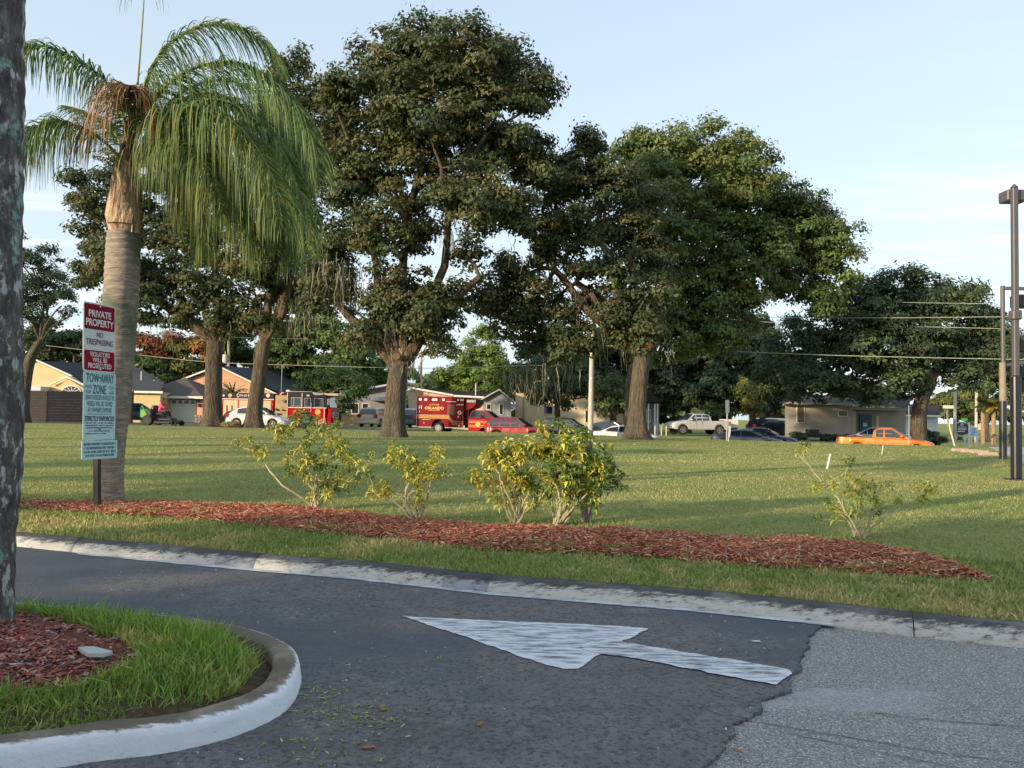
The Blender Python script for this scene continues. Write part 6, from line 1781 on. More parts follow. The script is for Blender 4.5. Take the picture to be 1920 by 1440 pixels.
lt('7 DAYS', o, W_ * .36, Hh * .28, W_ * .18, Hh * .055, M_teal, bold=0); lt('A WEEK', o, W_ * .36, Hh * .205, W_ * .18, Hh * .055, M_teal, bold=0)
lt('UNAUTHORIZED VEHICLES OR', o, 0, Hh * .125, W_ * .90, Hh * .07, M_teal, bold=0.005); lt('VESSELS WILL BE TOWED', o, 0, Hh * .035, W_ * .80, Hh * .07, M_teal, bold=0.005); lt("AT OWNER'S EXPENSE", o, 0, -Hh * .055, W_ * .74, Hh * .07, M_teal, bold=0.005)
lt('FLORIDA STATE STATUTE 715.07', o, 0, -Hh * .12, W_ * .72, Hh * .02, M_ink, bold=0)
lt('STRICTLY ENFORCED', o, 0, -Hh * .185, W_ * .90, Hh * .075, M_ink, bold=0.02)
def microlines(par, rows, mat, seed):
    """print too small to read: rows of tiny separate strokes"""
    g_ = random.Random(seed); m = MB()
    for (y, x0, x1, hh) in rows:
        x = x0
        while x < x1:
            wd_ = g_.uniform(0.003, 0.006)
            if g_.random() < 0.86:
                c0 = [pl(x, y - hh / 2, 0.0012), pl(x + wd_ * 0.72, y - hh / 2, 0.0012), pl(x + wd_ * 0.72, y + hh / 2, 0.0012), pl(x, y + hh / 2, 0.0012)]
                m.add(c0, [(0, 1, 2, 3)])
            x += wd_ * 1.25
    return m.build('small_print', mat, par, kind='stuff')
microlines(o, [(-Hh * y, -W_ * a, W_ * a, Hh * .018) for y, a in ((.25, .43), (.285, .43), (.32, .41), (.365, .32))] + [(-Hh * .405, -W_ * .42, W_ * .2, Hh * .018)], M_ink, 3)
for y in (0.42, -0.34):
    m = MB(); c = pl(0, Hh * y, 0.0); m.tube([c, c + nrm * 0.006], 0.009, n=8); m.build('bolt', M_black, sign)
h3_ = z2b - z3b; W_ = W1 * 1.1; Hh = h3_
o, pl, r2, u2 = plate('sign_plate', (z2b + z3b) / 2, W_, Hh - 0.006, flat('sign_pale_green_white', (0.46, 0.66, 0.70), 0.5, 0, 0.2), off=0.034, tilt=R(-1.0), cr_=0.015)
o['label'] = 'small wide pale green plate, bottom of the three'
microlines(o, [(Hh * y, -W_ * a, W_ * a, Hh * .13) for y, a in ((.30, .45), (.10, .45), (-.10, .45), (-.29, .40))], M_teal, 4)

sign.rotation_euler = (0, R(-2.4), 0)
def panel_sign(label, px_base, Yb, px_top, panels, post_r=0.035, mat_post=None, cat='sign', name='street_sign', group=None, zb=None):
    """px_base/px_top: foot and head pixels of the post; panels: (cx,cy,w_px,h_px,mat,yaw)"""
    a = P(*px_base, Yb); b_ = P(*px_top, Yb); zlow = Hf(a.x, Yb) if zb is None else zb
    a.z = min(a.z, zlow + 0.05)
    r = thing(name, label, cat, a, group=group)
    m = MB(); m.tube([a - Vector((0, 0, 0.1)), b_], post_r, n=8); m.build('post', mat_post or flat('galvanised_post', (0.34, 0.34, 0.33), 0.5, 0.3), r, world=True)
    for (cx_, cy_, wpx, hpx, mat, yaw, tilt) in panels:
        c = P(cx_, cy_, Yb) - Vector((0, post_r + 0.01, 0)); w_ = wpx * Yb / FPX / max(0.25, math.cos(yaw)) / 2; h_ = hpx * Yb / FPX / 2
        rx = Vector((math.cos(yaw), math.sin(yaw), 0)); ux = Vector((0, 0, 1)); rx, ux = rx * math.cos(tilt) + ux * math.sin(tilt), ux * math.cos(tilt) - rx * math.sin(tilt)
        n_ = rx.cross(ux); m = MB()
        corners = [c - rx * w_ - ux * h_, c + rx * w_ - ux * h_, c + rx * w_ + ux * h_, c - rx * w_ + ux * h_]
        m.add(corners + [q - n_ * 0.01 for q in corners], [(0, 1, 2, 3), (7, 6, 5, 4), (0, 4, 5, 1), (1, 5, 6, 2), (2, 6, 7, 3), (3, 7, 4, 0)])
        m.build('sign_panel', mat, r, world=True)
    return r
M_sb = flat('bare_sign_back', (0.36, 0.37, 0.38), 0.45, 0.4); M_sbw = flat('warm_sign_back', (0.62, 0.56, 0.42), 0.5)
panel_sign('grey sign on a thin post in front of the silver pickup tailgate', (1362, 848), 38, (1364, 752), [(1363.5, 762, 8, 24, M_sb, 0.5, 0.03)])
panel_sign('low leaning grey marker at the foot of the sign before the pickup', (1364, 846), 36, (1368, 798), [(1367.5, 809, 4, 20, M_wh, 0.3, -0.1)], cat='marker', name='marker_post')
panel_sign('thin sign post seen edge on before the orange pickup bonnet', (1704, 828), 40, (1704.5, 762), [(1703.8, 768, 5, 15, M_wh, 1.0, 0)], post_r=0.025)
panel_sign('leaning pale sign post tilted far left beside the corner kerb', (1796, 846), 40, (1772, 768), [(1776, 782, 8, 26, M_sbw, 0.9, 0.35), (1777, 763, 20, 6, M_sbw, 0.0, 0.0), (1770, 780, 5, 30, M_sb, 1.1, 0.3)], post_r=0.04, mat_post=M_sbw)
m = MB(); a = G(1550, 879); b_ = P(1557, 851, a.y); m.tube([a - Vector((0, 0, 0.05)), b_], 0.022, n=6); tag(m.build('marker_stake', M_wh), 'slim white stake leaning right on the open lawn', 'stake')
m = MB(); a = G(1653, 852); b_ = P(1656, 835, a.y); m.tube([a - Vector((0, 0, 0.05)), b_], 0.018, n=6); tag(m.build('marker_stake', M_sb), 'short thin grey stake on the lawn before the orange pickup', 'stake')
# tall pipe standing on the verge in front of the house
q = P(1645.5, 806, 56)
# blue church-like sign
Y = 80
M_navy = flat('navy_panel', (0.012, 0.022, 0.075), 0.4)
cb = P(1803, 830, Y)
bs = thing('blue_sign', 'dark blue shield shaped sign with white edge between two posts', 'sign', (cb.x, Y, Hf(cb.x, Y)))
def shield(k, y0, y1, mat, nm, par):
    c = P(1803.5, 804, Y); w_ = 11.8 * Y / FPX * k; h_ = 12.6 * Y / FPX * k
    pts = [(-w_, -h_ * .65), (-w_ * .5, -h_ * .85), (0, -h_ * 1.0), (w_ * .5, -h_ * .85), (w_, -h_ * .65), (w_, h_ * .65), (w_ * .55, h_ * .85), (w_ * .3, h_), (-w_ * .3, h_), (-w_ * .55, h_ * .85), (-w_, h_ * .65)]
    m = MB(); m.prism([(c.x + x, c.z + z) for x, z in pts], 1, y0, y1); return m.build(nm, mat, par, world=True)
shield(1.08, Y, Y + 0.08, M_wht, 'rim', bs); sp_ = shield(1.0, Y - 0.03, Y + 0.0, M_navy, 'sign_panel', bs)
lettering('D', M_wht, sp_, P(1804, 795.5, Y - 0.03) - bs.location, (1, 0, 0), (0, 0, 1), height=0.3, off=0.005, bold=0.03)
g_ = random.Random(8)
for py, hw, hh, mt in ((800.5, 7, 1.6, M_wht), (804.2, 8, 3.0, M_wht), (808.5, 9, 2.4, flat('cream_ink', (0.7, 0.55, 0.4), 0.5))):
    m = MB(); px = 1804 - hw
    while px < 1804 + hw:
        wd_ = g_.uniform(0.7, 1.4) if hw < 9 else 18; a = P(px, py, Y - 0.034); b_ = P(min(px + wd_ * 0.75, 1804 + hw), py, Y - 0.034); hz = hh * Y / FPX / 2
        m.box(a.x, b_.x, a.y - 0.004, a.y, a.z - hz, a.z + hz * g_.uniform(0.6, 1)); px += wd_ * 1.3
    m.build('small_print', mt, sp_, world=True, kind='stuff')
for px in (1790.5, 1817.5):
    m = MB(); q = P(px, 810, Y + 0.05); m.box(q.x - 0.07, q.x + 0.07, Y + 0.09, Y + 0.2, Hf(q.x, Y) - 0.1, fz(px, 792, Y)); m.build('post', M_trim, bs, world=True)
m = MB()
for px in (1794, 1813, 1844): q = P(px, 825, Y); m.box(q.x - 0.04, q.x + 0.04, Y + 0.35, Y + 0.43, Hf(q.x, Y) - 0.1, fz(px, 818.5, Y + .4))
m.box(fx(1791, 818, Y), fx(1850, 818, Y), Y + 0.36, Y + 0.42, fz(1820, 819, Y), fz(1820, 817.6, Y))
tag(m.build('rail_fence', M_trim), 'thin white rail fence behind the blue shield sign', 'fence')
ws = thing('notice_board', 'white board with small blue print on posts right of the blue shield sign', 'sign', (fx(1826, 815, Y), Y + 1, Hf(fx(1826, 815, Y), Y + 1)))
bd = part_box('sign_panel', ws, flat('pale_blue_white_board', (0.50, 0.60, 0.78), 0.5), 1819, 1833.5, 801, 817, Y + 1, 0.06)
lettering('FREE', flat('blue_ink', (0.03, 0.12, 0.5), 0.5), bd, P(1826, 804.5, Y + 1) - ws.location, (1, 0, 0), (0, 0, 1), width=0.45, height=0.15, off=0.006)
m = MB()
for py, a_, b__ in ((808, 1821, 1830), (811, 1822, 1831), (814.5, 1820, 1830)):
    q0 = P(a_, py, Y + 0.99); q1 = P(b__, py, Y + 0.99); m.box(q0.x, q1.x, q0.y - 0.004, q0.y, q0.z - 0.03, q0.z + 0.03)
m.build('small_print', flat('blue_ink', (0.03, 0.12, 0.5), 0.5), bd, world=True, kind='stuff')
for px in (1821, 1831): m = MB(); q = P(px, 820, Y + 1.1); m.box(q.x - 0.05, q.x + 0.05, q.y, q.y + 0.08, Hf(q.x, q.y) - 0.1, fz(px, 803, Y + 1.1)); m.build('post', M_trim, ws, world=True)
# far things at the right edge
Y = 130
gs = thing('green_street_sign', 'small green and white street name sign above the blue shield sign', 'sign', (fx(1808, 820, 90), 90, Hf(fx(1808, 820, 90), 90)))
part_box('sign_panel', gs, flat('street_sign_green', (0.02, 0.30, 0.10), 0.5), 1803, 1814, 784, 789, 90, 0.03); part_box('sign_panel', gs, M_wht, 1799, 1806, 788, 792, 90.1, 0.03, label='white plate below the green one'); part_box('post', gs, M_sb, 1809, 1810.4, 789, 826, 90.2, 0.08, zlow=-1.2)
cs = thing('shop_sign', 'cream shop sign board behind the palm trunks', 'sign', (fx(1845, 826, 110), 110, Hf(fx(1845, 826, 110), 110)))
part_box('sign_panel', cs, flat('cream_board', (0.6, 0.5, 0.42), 0.5), 1833, 1855, 795, 806, 110, 0.3); part_box('post', cs, M_sb, 1843, 1845, 806, 830, 110.1, 0.2, zlow=-1.3)
def palm_far(label, px, pyb, pyt, Y, rpx, seed, cols, r=0.28):
    b0 = P(px, pyb, Y); p_ = thing('cabbage_palm', label, 'palm tree', (b0.x, Y, min(b0.z, Hf(b0.x, Y))), group='cabbage palms at the far right')
    ct = P(px, pyt, Y); m = MB(); m.tube([p_.location, ct], [r, r * 0.85], n=9); m.build('trunk', noisy('tan_palm_trunk', [(0.20, 0.13, 0.08), (0.38, 0.26, 0.16)], scale=5, bump=0.4), p_, world=True)
    g = np.random.default_rng(seed); V = []; T = []
    for k in range(60):
        an = g.uniform(0, 2 * PI); el_ = g.uniform(-0.9, 1.2); d = np.array([math.cos(an) * math.cos(el_), math.sin(an) * math.cos(el_), math.sin(el_)])
        s = np.cross(d, [0, 0, 1.0]); s /= np.linalg.norm(s); cur = arr(ct); L_ = rpx * Y / FPX
        for i in range(3):
            nx_ = cur + d * L_ / 3; d = d + np.array([0, 0, -0.3]); d /= np.linalg.norm(d); w0, w1 = (0.05, 0.32, 0.3, 0.02)[i], (0.05, 0.32, 0.3, 0.02)[i + 1]
            V += [cur - s * w0, cur + s * w0, nx_ + s * w1, nx_ - s * w1]; T.append(np.array(cols[g.integers(0, len(cols))]) * g.uniform(0.6, 1.4)); cur = nx_
    quadmesh('fronds', np.array(V), 4, M_needle, np.array(T), parent=p_, kind='stuff')
palm_far('sunlit cabbage palm with an orange brown skirt, left of the brown pole', 1863, 822, 762, 96, 22, 5, [(0.30, 0.20, 0.05), (0.16, 0.15, 0.04), (0.10, 0.12, 0.03)])  # brighter, warmer frond colours stand for sunlight
palm_far('shaded cabbage palm just left of the sunlit one', 1843, 818, 758, 100, 20, 6, [(0.05, 0.07, 0.03), (0.07, 0.09, 0.03)])  # darker frond colours stand for shade
# ================================================================== VEHICLES AND PEOPLE
M_tyre = flat('tyre_rubber', (0.018, 0.018, 0.018), 0.85); M_rim = flat('alloy_rim', (0.45, 0.45, 0.46), 0.3, 0.7); M_carglass = flat('car_glass', (0.018, 0.03, 0.042), 0.05, 0, 0.9)
M_tail = flat('tail_lamp_red', (0.42, 0.01, 0.015), 0.2); M_head = flat('head_lamp_glass', (0.6, 0.62, 0.64), 0.1); M_chrome = flat('chrome', (0.6, 0.6, 0.6), 0.18, 0.9); M_plate = flat('number_plate', (0.6, 0.62, 0.6), 0.5)
M_under = flat('under_body', (0.015, 0.015, 0.016), 0.8)
def paint(name, c, metal=0.25): return flat('paint_' + name, c, 0.3, metal, 0.35, coat=0.3)
def wheel(parent, x, y, r, wd=0.22, side=-1, rim=M_rim, spokes=5):
    m = MB(); y0 = y - wd / 2; y1 = y + wd / 2
    m.cyl((x, r), r * 0.93, 1, y0, y0 + 0.03, 22, r1=r); m.cyl((x, r), r, 1, y0 + 0.03, y1 - 0.03, 22); m.cyl((x, r), r, 1, y1 - 0.03, y1, 22, r1=r * 0.93)
    w_ = m.build('wheel', M_tyre, parent)
    m = MB(); yo = y + side * (wd / 2 + 0.006); ya, yb = sorted((yo, yo - side * 0.03))
    n = 20; ri = r * 0.64
    m.cyl((x, r), ri * 0.22, 1, ya, yb, 10)
    for k in range(spokes):
        a = 2 * PI * k / spokes; c, s_ = math.cos(a), math.sin(a)
        p0 = (x + c * ri * 0.15 - s_ * ri * 0.13, r + s_ * ri * 0.15 + c * ri * 0.13); p1 = (x + c * ri * 0.15 + s_ * ri * 0.13, r + s_ * ri * 0.15 - c * ri * 0.13)
        p2 = (x + c * ri * 0.95 + s_ * ri * 0.16, r + s_ * ri * 0.95 - c * ri * 0.16); p3 = (x + c * ri * 0.95 - s_ * ri * 0.16, r + s_ * ri * 0.95 + c * ri * 0.16)
        m.prism([p0, p1, p2, p3], 1, ya, yb)
    ring = [(x + math.cos(2 * PI * k / n) * ri, r + math.sin(2 * PI * k / n) * ri) for k in range(n)]; ring2 = [(x + math.cos(2 * PI * k / n) * ri * 0.86, r + math.sin(2 * PI * k / n) * ri * 0.86) for k in range(n)]
    v = [(a, ya, b) for a, b in ring] + [(a, ya, b) for a, b in ring2] + [(a, yb, b) for a, b in ring] + [(a, yb, b) for a, b in ring2]
    f = []
    for k in range(n):
        j = (k + 1) % n
        f += [(k, j, n + j, n + k), (2 * n + k, 3 * n + k, 3 * n + j, 2 * n + j), (k, 2 * n + k, 2 * n + j, j), (n + k, n + j, 3 * n + j, 3 * n + k)]
    m.add(v, f); m.build('rim', rim, w_)
    return w_
def car(name, label, cat, loc, rz, col, L_=4.6, W_=1.8, top=None, belt=None, green=None, wheels=None, wr=0.33, clear=0.2, pillars=(), sill=None, group=None, bed=None, tail=None, rimmat=M_rim, s=1.0, plate=False, hb=0.9):
    """x forward. belt: (x, z) of the bonnet/waist/boot line. green: (x, z) of the roof line, starting and ending on the belt."""
    root = thing(name, label, cat, loc, rz, group=group, s=s)
    hl = L_ / 2
    xs_ = sorted(set(list(np.linspace(-hl, hl, 61)) + [w + d for w in wheels for d in (-wr * 1.16, -wr * 1.1, wr * 1.1, wr * 1.16)]))
    bx_ = np.array([p[0] for p in belt]); bz_ = np.array([p[1] for p in belt])
    rows = []
    for x in xs_:
        zt = float(np.interp(x, bx_, bz_)); e = max(0.0, abs(x) - (hl - 0.35)) / 0.35
        hw = W_ / 2 * (1 - 0.13 * e ** 2.2)
        zbm = clear + 0.05 * e
        arch = 0
        for wx in wheels:
            q = wr * 1.14
            if abs(x - wx) < q: arch = max(arch, wr + math.sqrt(max(0, q * q - (x - wx) ** 2)))
        zl = max(zbm, arch); zl = min(zl, zt - 0.08)
        hgt = zt - zl
        zc = zt - 0.06
        row = [(x, -hw * 0.80, zl), (x, -hw * 0.965, zl), (x, -hw, zl + hgt * 0.30), (x, -hw * 0.995, zl + hgt * 0.62), (x, -hw * 0.965, zc), (x, -hw * 0.90, zt - 0.012), (x, -hw * 0.55, zt + 0.012 if not bed or x > bed[1] else zt), (x, 0, zt + (0.03 if not bed or x > bed[1] else 0))]
        row += [(a, -b, c) for a, b, c in reversed(row[:-1])]
        rows.append(row)
    m = MB(); n = len(rows[0]); v = [p for r_ in rows for p in r_]
    f = [(i * n + k, i * n + k + 1, (i + 1) * n + k + 1, (i + 1) * n + k) for i in range(len(rows) - 1) for k in range(n - 1)]
    f += [(i * n + n - 1, i * n, (i + 1) * n, (i + 1) * n + n - 1) for i in range(len(rows) - 1)]
    f += [tuple(range(n - 1, -1, -1)), tuple(range((len(rows) - 1) * n, len(rows) * n))]
    m.add(v, f); body = m.build('body', col, root, smooth=True)
    m = MB(); m.box(-hl + 0.25, hl - 0.25, -W_ * 0.36, W_ * 0.36, clear - 0.02, clear + 0.16); m.build('underbody', M_under, root)
    # greenhouse
    gx_ = [p[0] for p in green]; gz_ = [p[1] for p in green]
    x0, x1 = gx_[0], gx_[-1]
    zmax = max(gz_)
    st = sorted(set(list(np.linspace(x0, x1, 33)) + gx_))
    def wid(x, z):
        zb = float(np.interp(x, bx_, bz_)); t = min(1, max(0, (z - zb) / max(0.05, zmax - zb)))
        return W_ / 2 * (0.925 - 0.185 * t ** 1.25)
    rows = []
    for x in st:
        zb = float(np.interp(x, bx_, bz_)) - 0.01; zr = max(zb + 0.005, float(np.interp(x, gx_, gz_)))
        zi = zb + (zr - zb) * 0.86
        w1, w2 = wid(x, zb), wid(x, zi)
        row = [(x, -w1, zb), (x, -wid(x, zb + (zi - zb) * .5), zb + (zi - zb) * .5), (x, -w2, zi), (x, -w2 * 0.90, zr - (zr - zi) * 0.15), (x, -w2 * 0.5, zr + 0.012), (x, 0, zr + 0.02)]
        row += [(a, -b, c) for a, b, c in reversed(row[:-1])]
        rows.append(row)
    m = MB(); n = len(rows[0]); v = [p for r_ in rows for p in r_]
    f = [(i * n + k, i * n + k + 1, (i + 1) * n + k + 1, (i + 1) * n + k) for i in range(len(rows) - 1) for k in range(n - 1)]
    m.add(v, f); m.build('roof', col, root, smooth=True)
    # side glass between pillars
    panes = []
    ps = list(pillars)
    for a, b in zip(ps[:-1], ps[1:]):
        panes.append((a + 0.035, b - 0.035))
    for sd in (-1, 1):
        for (a, b) in panes:
            xx = np.linspace(a, b, 9); lo = []; hi = []
            for x in xx:
                zb = float(np.interp(x, bx_, bz_)) + 0.03; zr = float(np.interp(x, gx_, gz_)) - 0.085
                zr = max(zb + 0.01, zb + (zr - zb))
                lo.append((x, sd * (wid(x, zb) + 0.008), zb)); hi.append((x, sd * (wid(x, zr) + 0.008), zr))
            m = MB(); k = len(xx); v = lo + hi + [(p[0], p[1] - sd * 0.012, p[2]) for p in lo + hi]
            f = [(i, i + 1, k + i + 1, k + i) for i in range(k - 1)] + [(2 * k + i, 3 * k + i, 3 * k + i + 1, 2 * k + i + 1) for i in range(k - 1)] + [(k - 1, 3 * k - 1, 4 * k - 1, 2 * k - 1), (0, k, 3 * k, 2 * k)]
            m.add(v, f); m.build('side_window', M_carglass, root)
    # windscreen and rear glass, proud of the slopes
    for nm, (i0, i1) in (('windscreen', (-2, -1)), ('rear_window', (1, 0))):
        xa, za = gx_[i0], gz_[i0]; xb, zb2 = gx_[i1], gz_[i1]
        ta, tb = 0.10, 0.90
        P0 = (xa + (xb - xa) * ta, za + (zb2 - za) * ta); P1 = (xa + (xb - xa) * tb, za + (zb2 - za) * tb)
        w0 = wid(*P0) * 0.90; w1 = wid(*P1) * 0.92; nx_ = 0.028 * (1 if i0 == -2 else -1)
        v = [(P0[0] + nx_, -w0, P0[1] + .025), (P0[0] + nx_, w0, P0[1] + .025), (P1[0] + nx_, w1, P1[1] + .025), (P1[0] + nx_, -w1, P1[1] + .025)]
        v += [(p[0] - nx_, p[1], p[2] - 0.03) for p in v]
        m = MB(); m.add(v, [(0, 1, 2, 3), (7, 6, 5, 4), (0, 4, 5, 1), (1, 5, 6, 2), (2, 6, 7, 3), (3, 7, 4, 0)]); m.build(nm, M_carglass, root)
    for wx in wheels:
        for sd in (-1, 1): wheel(root, wx, sd * (W_ / 2 - 0.125), wr, side=sd, rim=rimmat)
    zb = float(np.interp(-hl, bx_, bz_)); zf = float(np.interp(hl, bx_, bz_))
    for sd in (-1, 1):
        tx0, tz0, tz1 = tail if tail else (0.16, zb - 0.30, zb - 0.08)
        m = MB(); m.rbox(-hl - 0.006, -hl + tx0, *sorted((sd * W_ * 0.30, sd * (W_ / 2 * 0.955 if tx0 < .2 else W_ / 2 * 0.985))), tz0, tz1, 0.02); m.build('tail_light', M_tail, root)
        m = MB(); m.rbox(hl - 0.22, hl + 0.004, *sorted((sd * W_ * 0.27, sd * W_ / 2 * 0.93)), zf - 0.20, zf - 0.05, 0.02); m.build('headlight', M_head, root)
        xm = pillars[-1] - 0.12 if pillars else 0.6
        zz = float(np.interp(xm, bx_, bz_)) + 0.06
        m = MB(); m.rbox(xm - 0.09, xm + 0.09, *sorted((sd * (W_ / 2 + 0.01), sd * (W_ / 2 + 0.17))), zz, zz + 0.14, 0.03); m.build('mirror', col, root)
        for a, b in panes[-2:]:
            m = MB(); zz = float(np.interp(a, bx_, bz_)) - 0.14; m.rbox(a + 0.06, a + 0.22, *sorted((sd * (W_ / 2 - 0.02), sd * (W_ / 2 + 0.02))), zz - 0.02, zz + 0.02, 0.008); m.build('door_handle', col, root)
            m = MB(); xj = a - 0.035; zz = float(np.interp(xj, bx_, bz_)); m.box(xj - 0.007, xj + 0.007, *sorted((sd * (W_ / 2 * 0.93), sd * (W_ / 2 + 0.003))), clear + 0.14, zz - 0.07); m.build('door_seam', M_under, root)
    m = MB(); m.rbox(-hl - 0.05, -hl + 0.2, -W_ * .45, W_ * .45, clear + 0.06, clear + 0.24, 0.04); m.build('bumper', col if bed is None else M_chrome, root)
    m = MB(); m.rbox(hl - 0.2, hl + 0.05, -W_ * .45, W_ * .45, clear + 0.04, clear + 0.24, 0.04); m.build('bumper', col if bed is None else M_chrome, root)
    if plate: m = MB(); m.box(-hl - 0.06, -hl - 0.052, -0.16, 0.16, zb - 0.38, zb - 0.22); m.build('number_plate', M_plate, root)
    if bed:
        xb0, xb1, zbed = bed
        m = MB(); m.box(xb0 + 0.06, xb1 - 0.02, -W_ / 2 + 0.13, W_ / 2 - 0.13, zbed + 0.002, zbed + 0.008); m.build('bed_floor', M_under, root)
    return root
def place(px, Y, dz=0.0):
    q = P(px, 800, Y); return (q.x, Y, Hf(q.x, Y) + dz)
def tang(x): 
    d = 0.5; return math.atan2(float(street_y(x + d) - street_y(x - d)), 2 * d)
SED = dict(L_=4.8, W_=1.82, belt=[(-2.4, .78), (-2.25, .98), (-1.6, 1.0), (-.9, .96), (0.9, .93), (1.5, .86), (2.1, .74), (2.4, .58)], green=[(-1.75, 1.0), (-1.0, 1.36), (-.3, 1.44), (.25, 1.42), (1.15, .92)], wheels=(-1.42, 1.42), pillars=(-1.35, -.45, .38, 0.98))
SUV = dict(L_=4.75, W_=1.88, belt=[(-2.37, .8), (-2.3, 1.05), (-1, 1.05), (0.8, 1.02), (1.4, .98), (2.1, .88), (2.37, .65)], green=[(-2.28, 1.05), (-2.0, 1.6), (-1.2, 1.72), (.15, 1.70), (1.15, 1.02)], wheels=(-1.4, 1.42), wr=0.36, clear=0.26, pillars=(-1.95, -1.2, -.3, .45, 1.0), tail=(0.16, 0.8, 1.15))
HAT = dict(L_=4.35, W_=1.78, belt=[(-2.17, .7), (-2.05, .98), (-1.5, 1.0), (0.6, .95), (1.3, .88), (1.9, .74), (2.17, .55)], green=[(-1.95, 1.0), (-1.5, 1.36), (-.9, 1.5), (.1, 1.5), (1.35, .88)], wheels=(-1.32, 1.32), pillars=(-1.35, -.45, .38, 1.05), tail=(0.3, 0.72, 0.98))
car('parked_car', 'white hatchback parked behind the two close oak trunks', 'car', place(486, 56), tang(-18), paint('white', (0.62, 0.64, 0.68), 0.0), s=1.0, **HAT)
car('parked_car', 'dark red compact SUV parked in front of the ambulance cab', 'car', place(971, 55.5), tang(0.4), paint('maroon', (0.23, 0.018, 0.025)), **dict(SUV, L_=4.5, belt=[(-2.25, .7), (-2.2, .98), (0.8, .98), (1.4, .94), (2.1, .84), (2.25, .6)], green=[(-2.15, 1.0), (-1.95, 1.55), (-1.2, 1.66), (.0, 1.64), (1.0, .97)], pillars=(-1.9, -1.15, -.3, .35, .85), wheels=(-1.32, 1.38)))
car('parked_car', 'black blue SUV parked behind the yellow green shrub, left of the pale pole', 'car', place(1066, 60, 0.12), tang(4), paint('midnight', (0.012, 0.015, 0.035)), **SUV)
car('parked_car', 'long white sedan parked behind the straight oak trunk', 'car', place(1177, 53.5), tang(8), paint('pearl', (0.60, 0.62, 0.64), 0.0), **SED)
car('parked_car', 'dark grey blue sedan behind the white sedan, right of the pale pole', 'car', place(1147, 62), tang(8), paint('slate', (0.05, 0.07, 0.09)), **SED)
car('parked_car', 'steel blue low coupe parked left of the grey house', 'car', place(1404, 50), tang(17), paint('steel_blue', (0.10, 0.14, 0.20)), **dict(SED, L_=4.6, belt=[(-2.3, .75), (-2.2, .92), (-1.4, .94), (0.9, .88), (1.5, .80), (2.0, .68), (2.3, .5)], green=[(-2.0, .93), (-.9, 1.30), (-.2, 1.36), (.2, 1.33), (1.25, .86)], pillars=(-1.2, -.35, .98), wheels=(-1.38, 1.38)))
car('parked_car', 'dark blue sedan just behind the steel blue coupe', 'car', place(1428, 54), tang(18), paint('navy', (0.04, 0.06, 0.12)), **SED)
car('parked_car', 'silver sedan behind the orange pickup bed', 'car', place(1640, 53.5), tang(24) + PI, paint('silver', (0.40, 0.42, 0.46), 0.5), **SED)
car('parked_car', 'dark teal car in front of the garage beside the fence', 'car', place(258, 67), 0.5, paint('teal', (0.02, 0.06, 0.075)), **SUV)
car('minivan', 'gold beige minivan seen from behind, left of the biggest oak trunk', 'van', place(704, 69), R(82), paint('beige', (0.58, 0.52, 0.40), 0.0), **dict(SUV, plate=True))
car('parked_car', 'dark teal SUV between the biggest oak trunk and the ambulance', 'car', place(776, 70), R(80), paint('teal', (0.02, 0.06, 0.075)), **SUV)
PK = dict(L_=5.7, W_=1.98, belt=[(-2.85, .85), (-2.82, 1.28), (-0.9, 1.28), (0.8, 1.26), (1.3, 1.25), (2.3, 1.18), (2.75, 1.02), (2.85, .75)], green=[(-.98, 1.28), (-.80, 1.78), (-.5, 1.90), (.7, 1.90), (1.45, 1.25)], wheels=(-1.75, 1.85), wr=0.45, clear=0.5, pillars=(-.78, -.05, .55, 1.22), bed=(-2.82, -1.0, 1.28), tail=(0.10, 0.95, 1.26))
car('pickup_truck', 'raised silver crew cab pickup parked across from the lawn, facing left', 'pickup truck', place(1307, 70, 0.1), PI + R(14), paint('silver_white', (0.58, 0.58, 0.58), 0.2), **PK)
OP = dict(L_=5.25, W_=1.78, belt=[(-2.62, .75), (-2.6, 1.08), (-0.65, 1.08), (1.0, 1.04), (1.4, 1.02), (2.1, .92), (2.5, .8), (2.62, .55)], green=[(-.68, 1.08), (-.60, 1.50), (-.35, 1.64), (.35, 1.64), (1.3, 1.03)], wheels=(-1.5, 1.62), wr=0.36, clear=0.38, pillars=(-.52, -.05, 1.0), bed=(-2.6, -.7, 1.08), tail=(0.08, 0.8, 1.04))
car('pickup_truck', 'orange extended cab pickup on the street before the grey house', 'pickup truck', place(1661, 46), tang(22), paint('orange', (0.62, 0.16, 0.022), 0.2), **OP)
car('parked_car', 'black car in shade between the blue cars and the grey house', 'car', place(1448, 76), 0.2, paint('midnight', (0.012, 0.015, 0.035)), **SUV)
# utility trailer behind the silver pickup
tl = thing('utility_trailer', 'small white box trailer behind the silver pickup tailgate', 'trailer', place(1366, 72))
m = MB(); m.rbox(-0.75, 0.75, -0.6, 0.6, 0.75, 1.55, 0.03); m.build('box', flat('white_paint', (0.66, 0.64, 0.6), 0.6), tl); wheel(tl, 0, -0.55, 0.3); wheel(tl, 0, 0.55, 0.3, side=1)
m = MB(); m.box(-0.7, 0.7, -0.5, 0.5, 0.55, 0.749); m.build('chassis', M_under, tl); m = MB(); m.box(-1.4, -0.7, -0.05, 0.05, 0.55, 0.62); m.build('drawbar', M_under, tl)
wv = thing('white_van', 'white van roof showing far behind the black car in shade', 'van', place(1450, 100))
m = MB(); m.rbox(-2.6, 2.0, -1, 1, 0.35, 2.3, 0.15); m.build('body', flat('white_paint', (0.66, 0.64, 0.6), 0.6), wv)
m = MB(); m.box(-1.2, 1.6, -1.012, -1.0, 1.4, 2.0); m.build('side_window', M_carglass, wv)
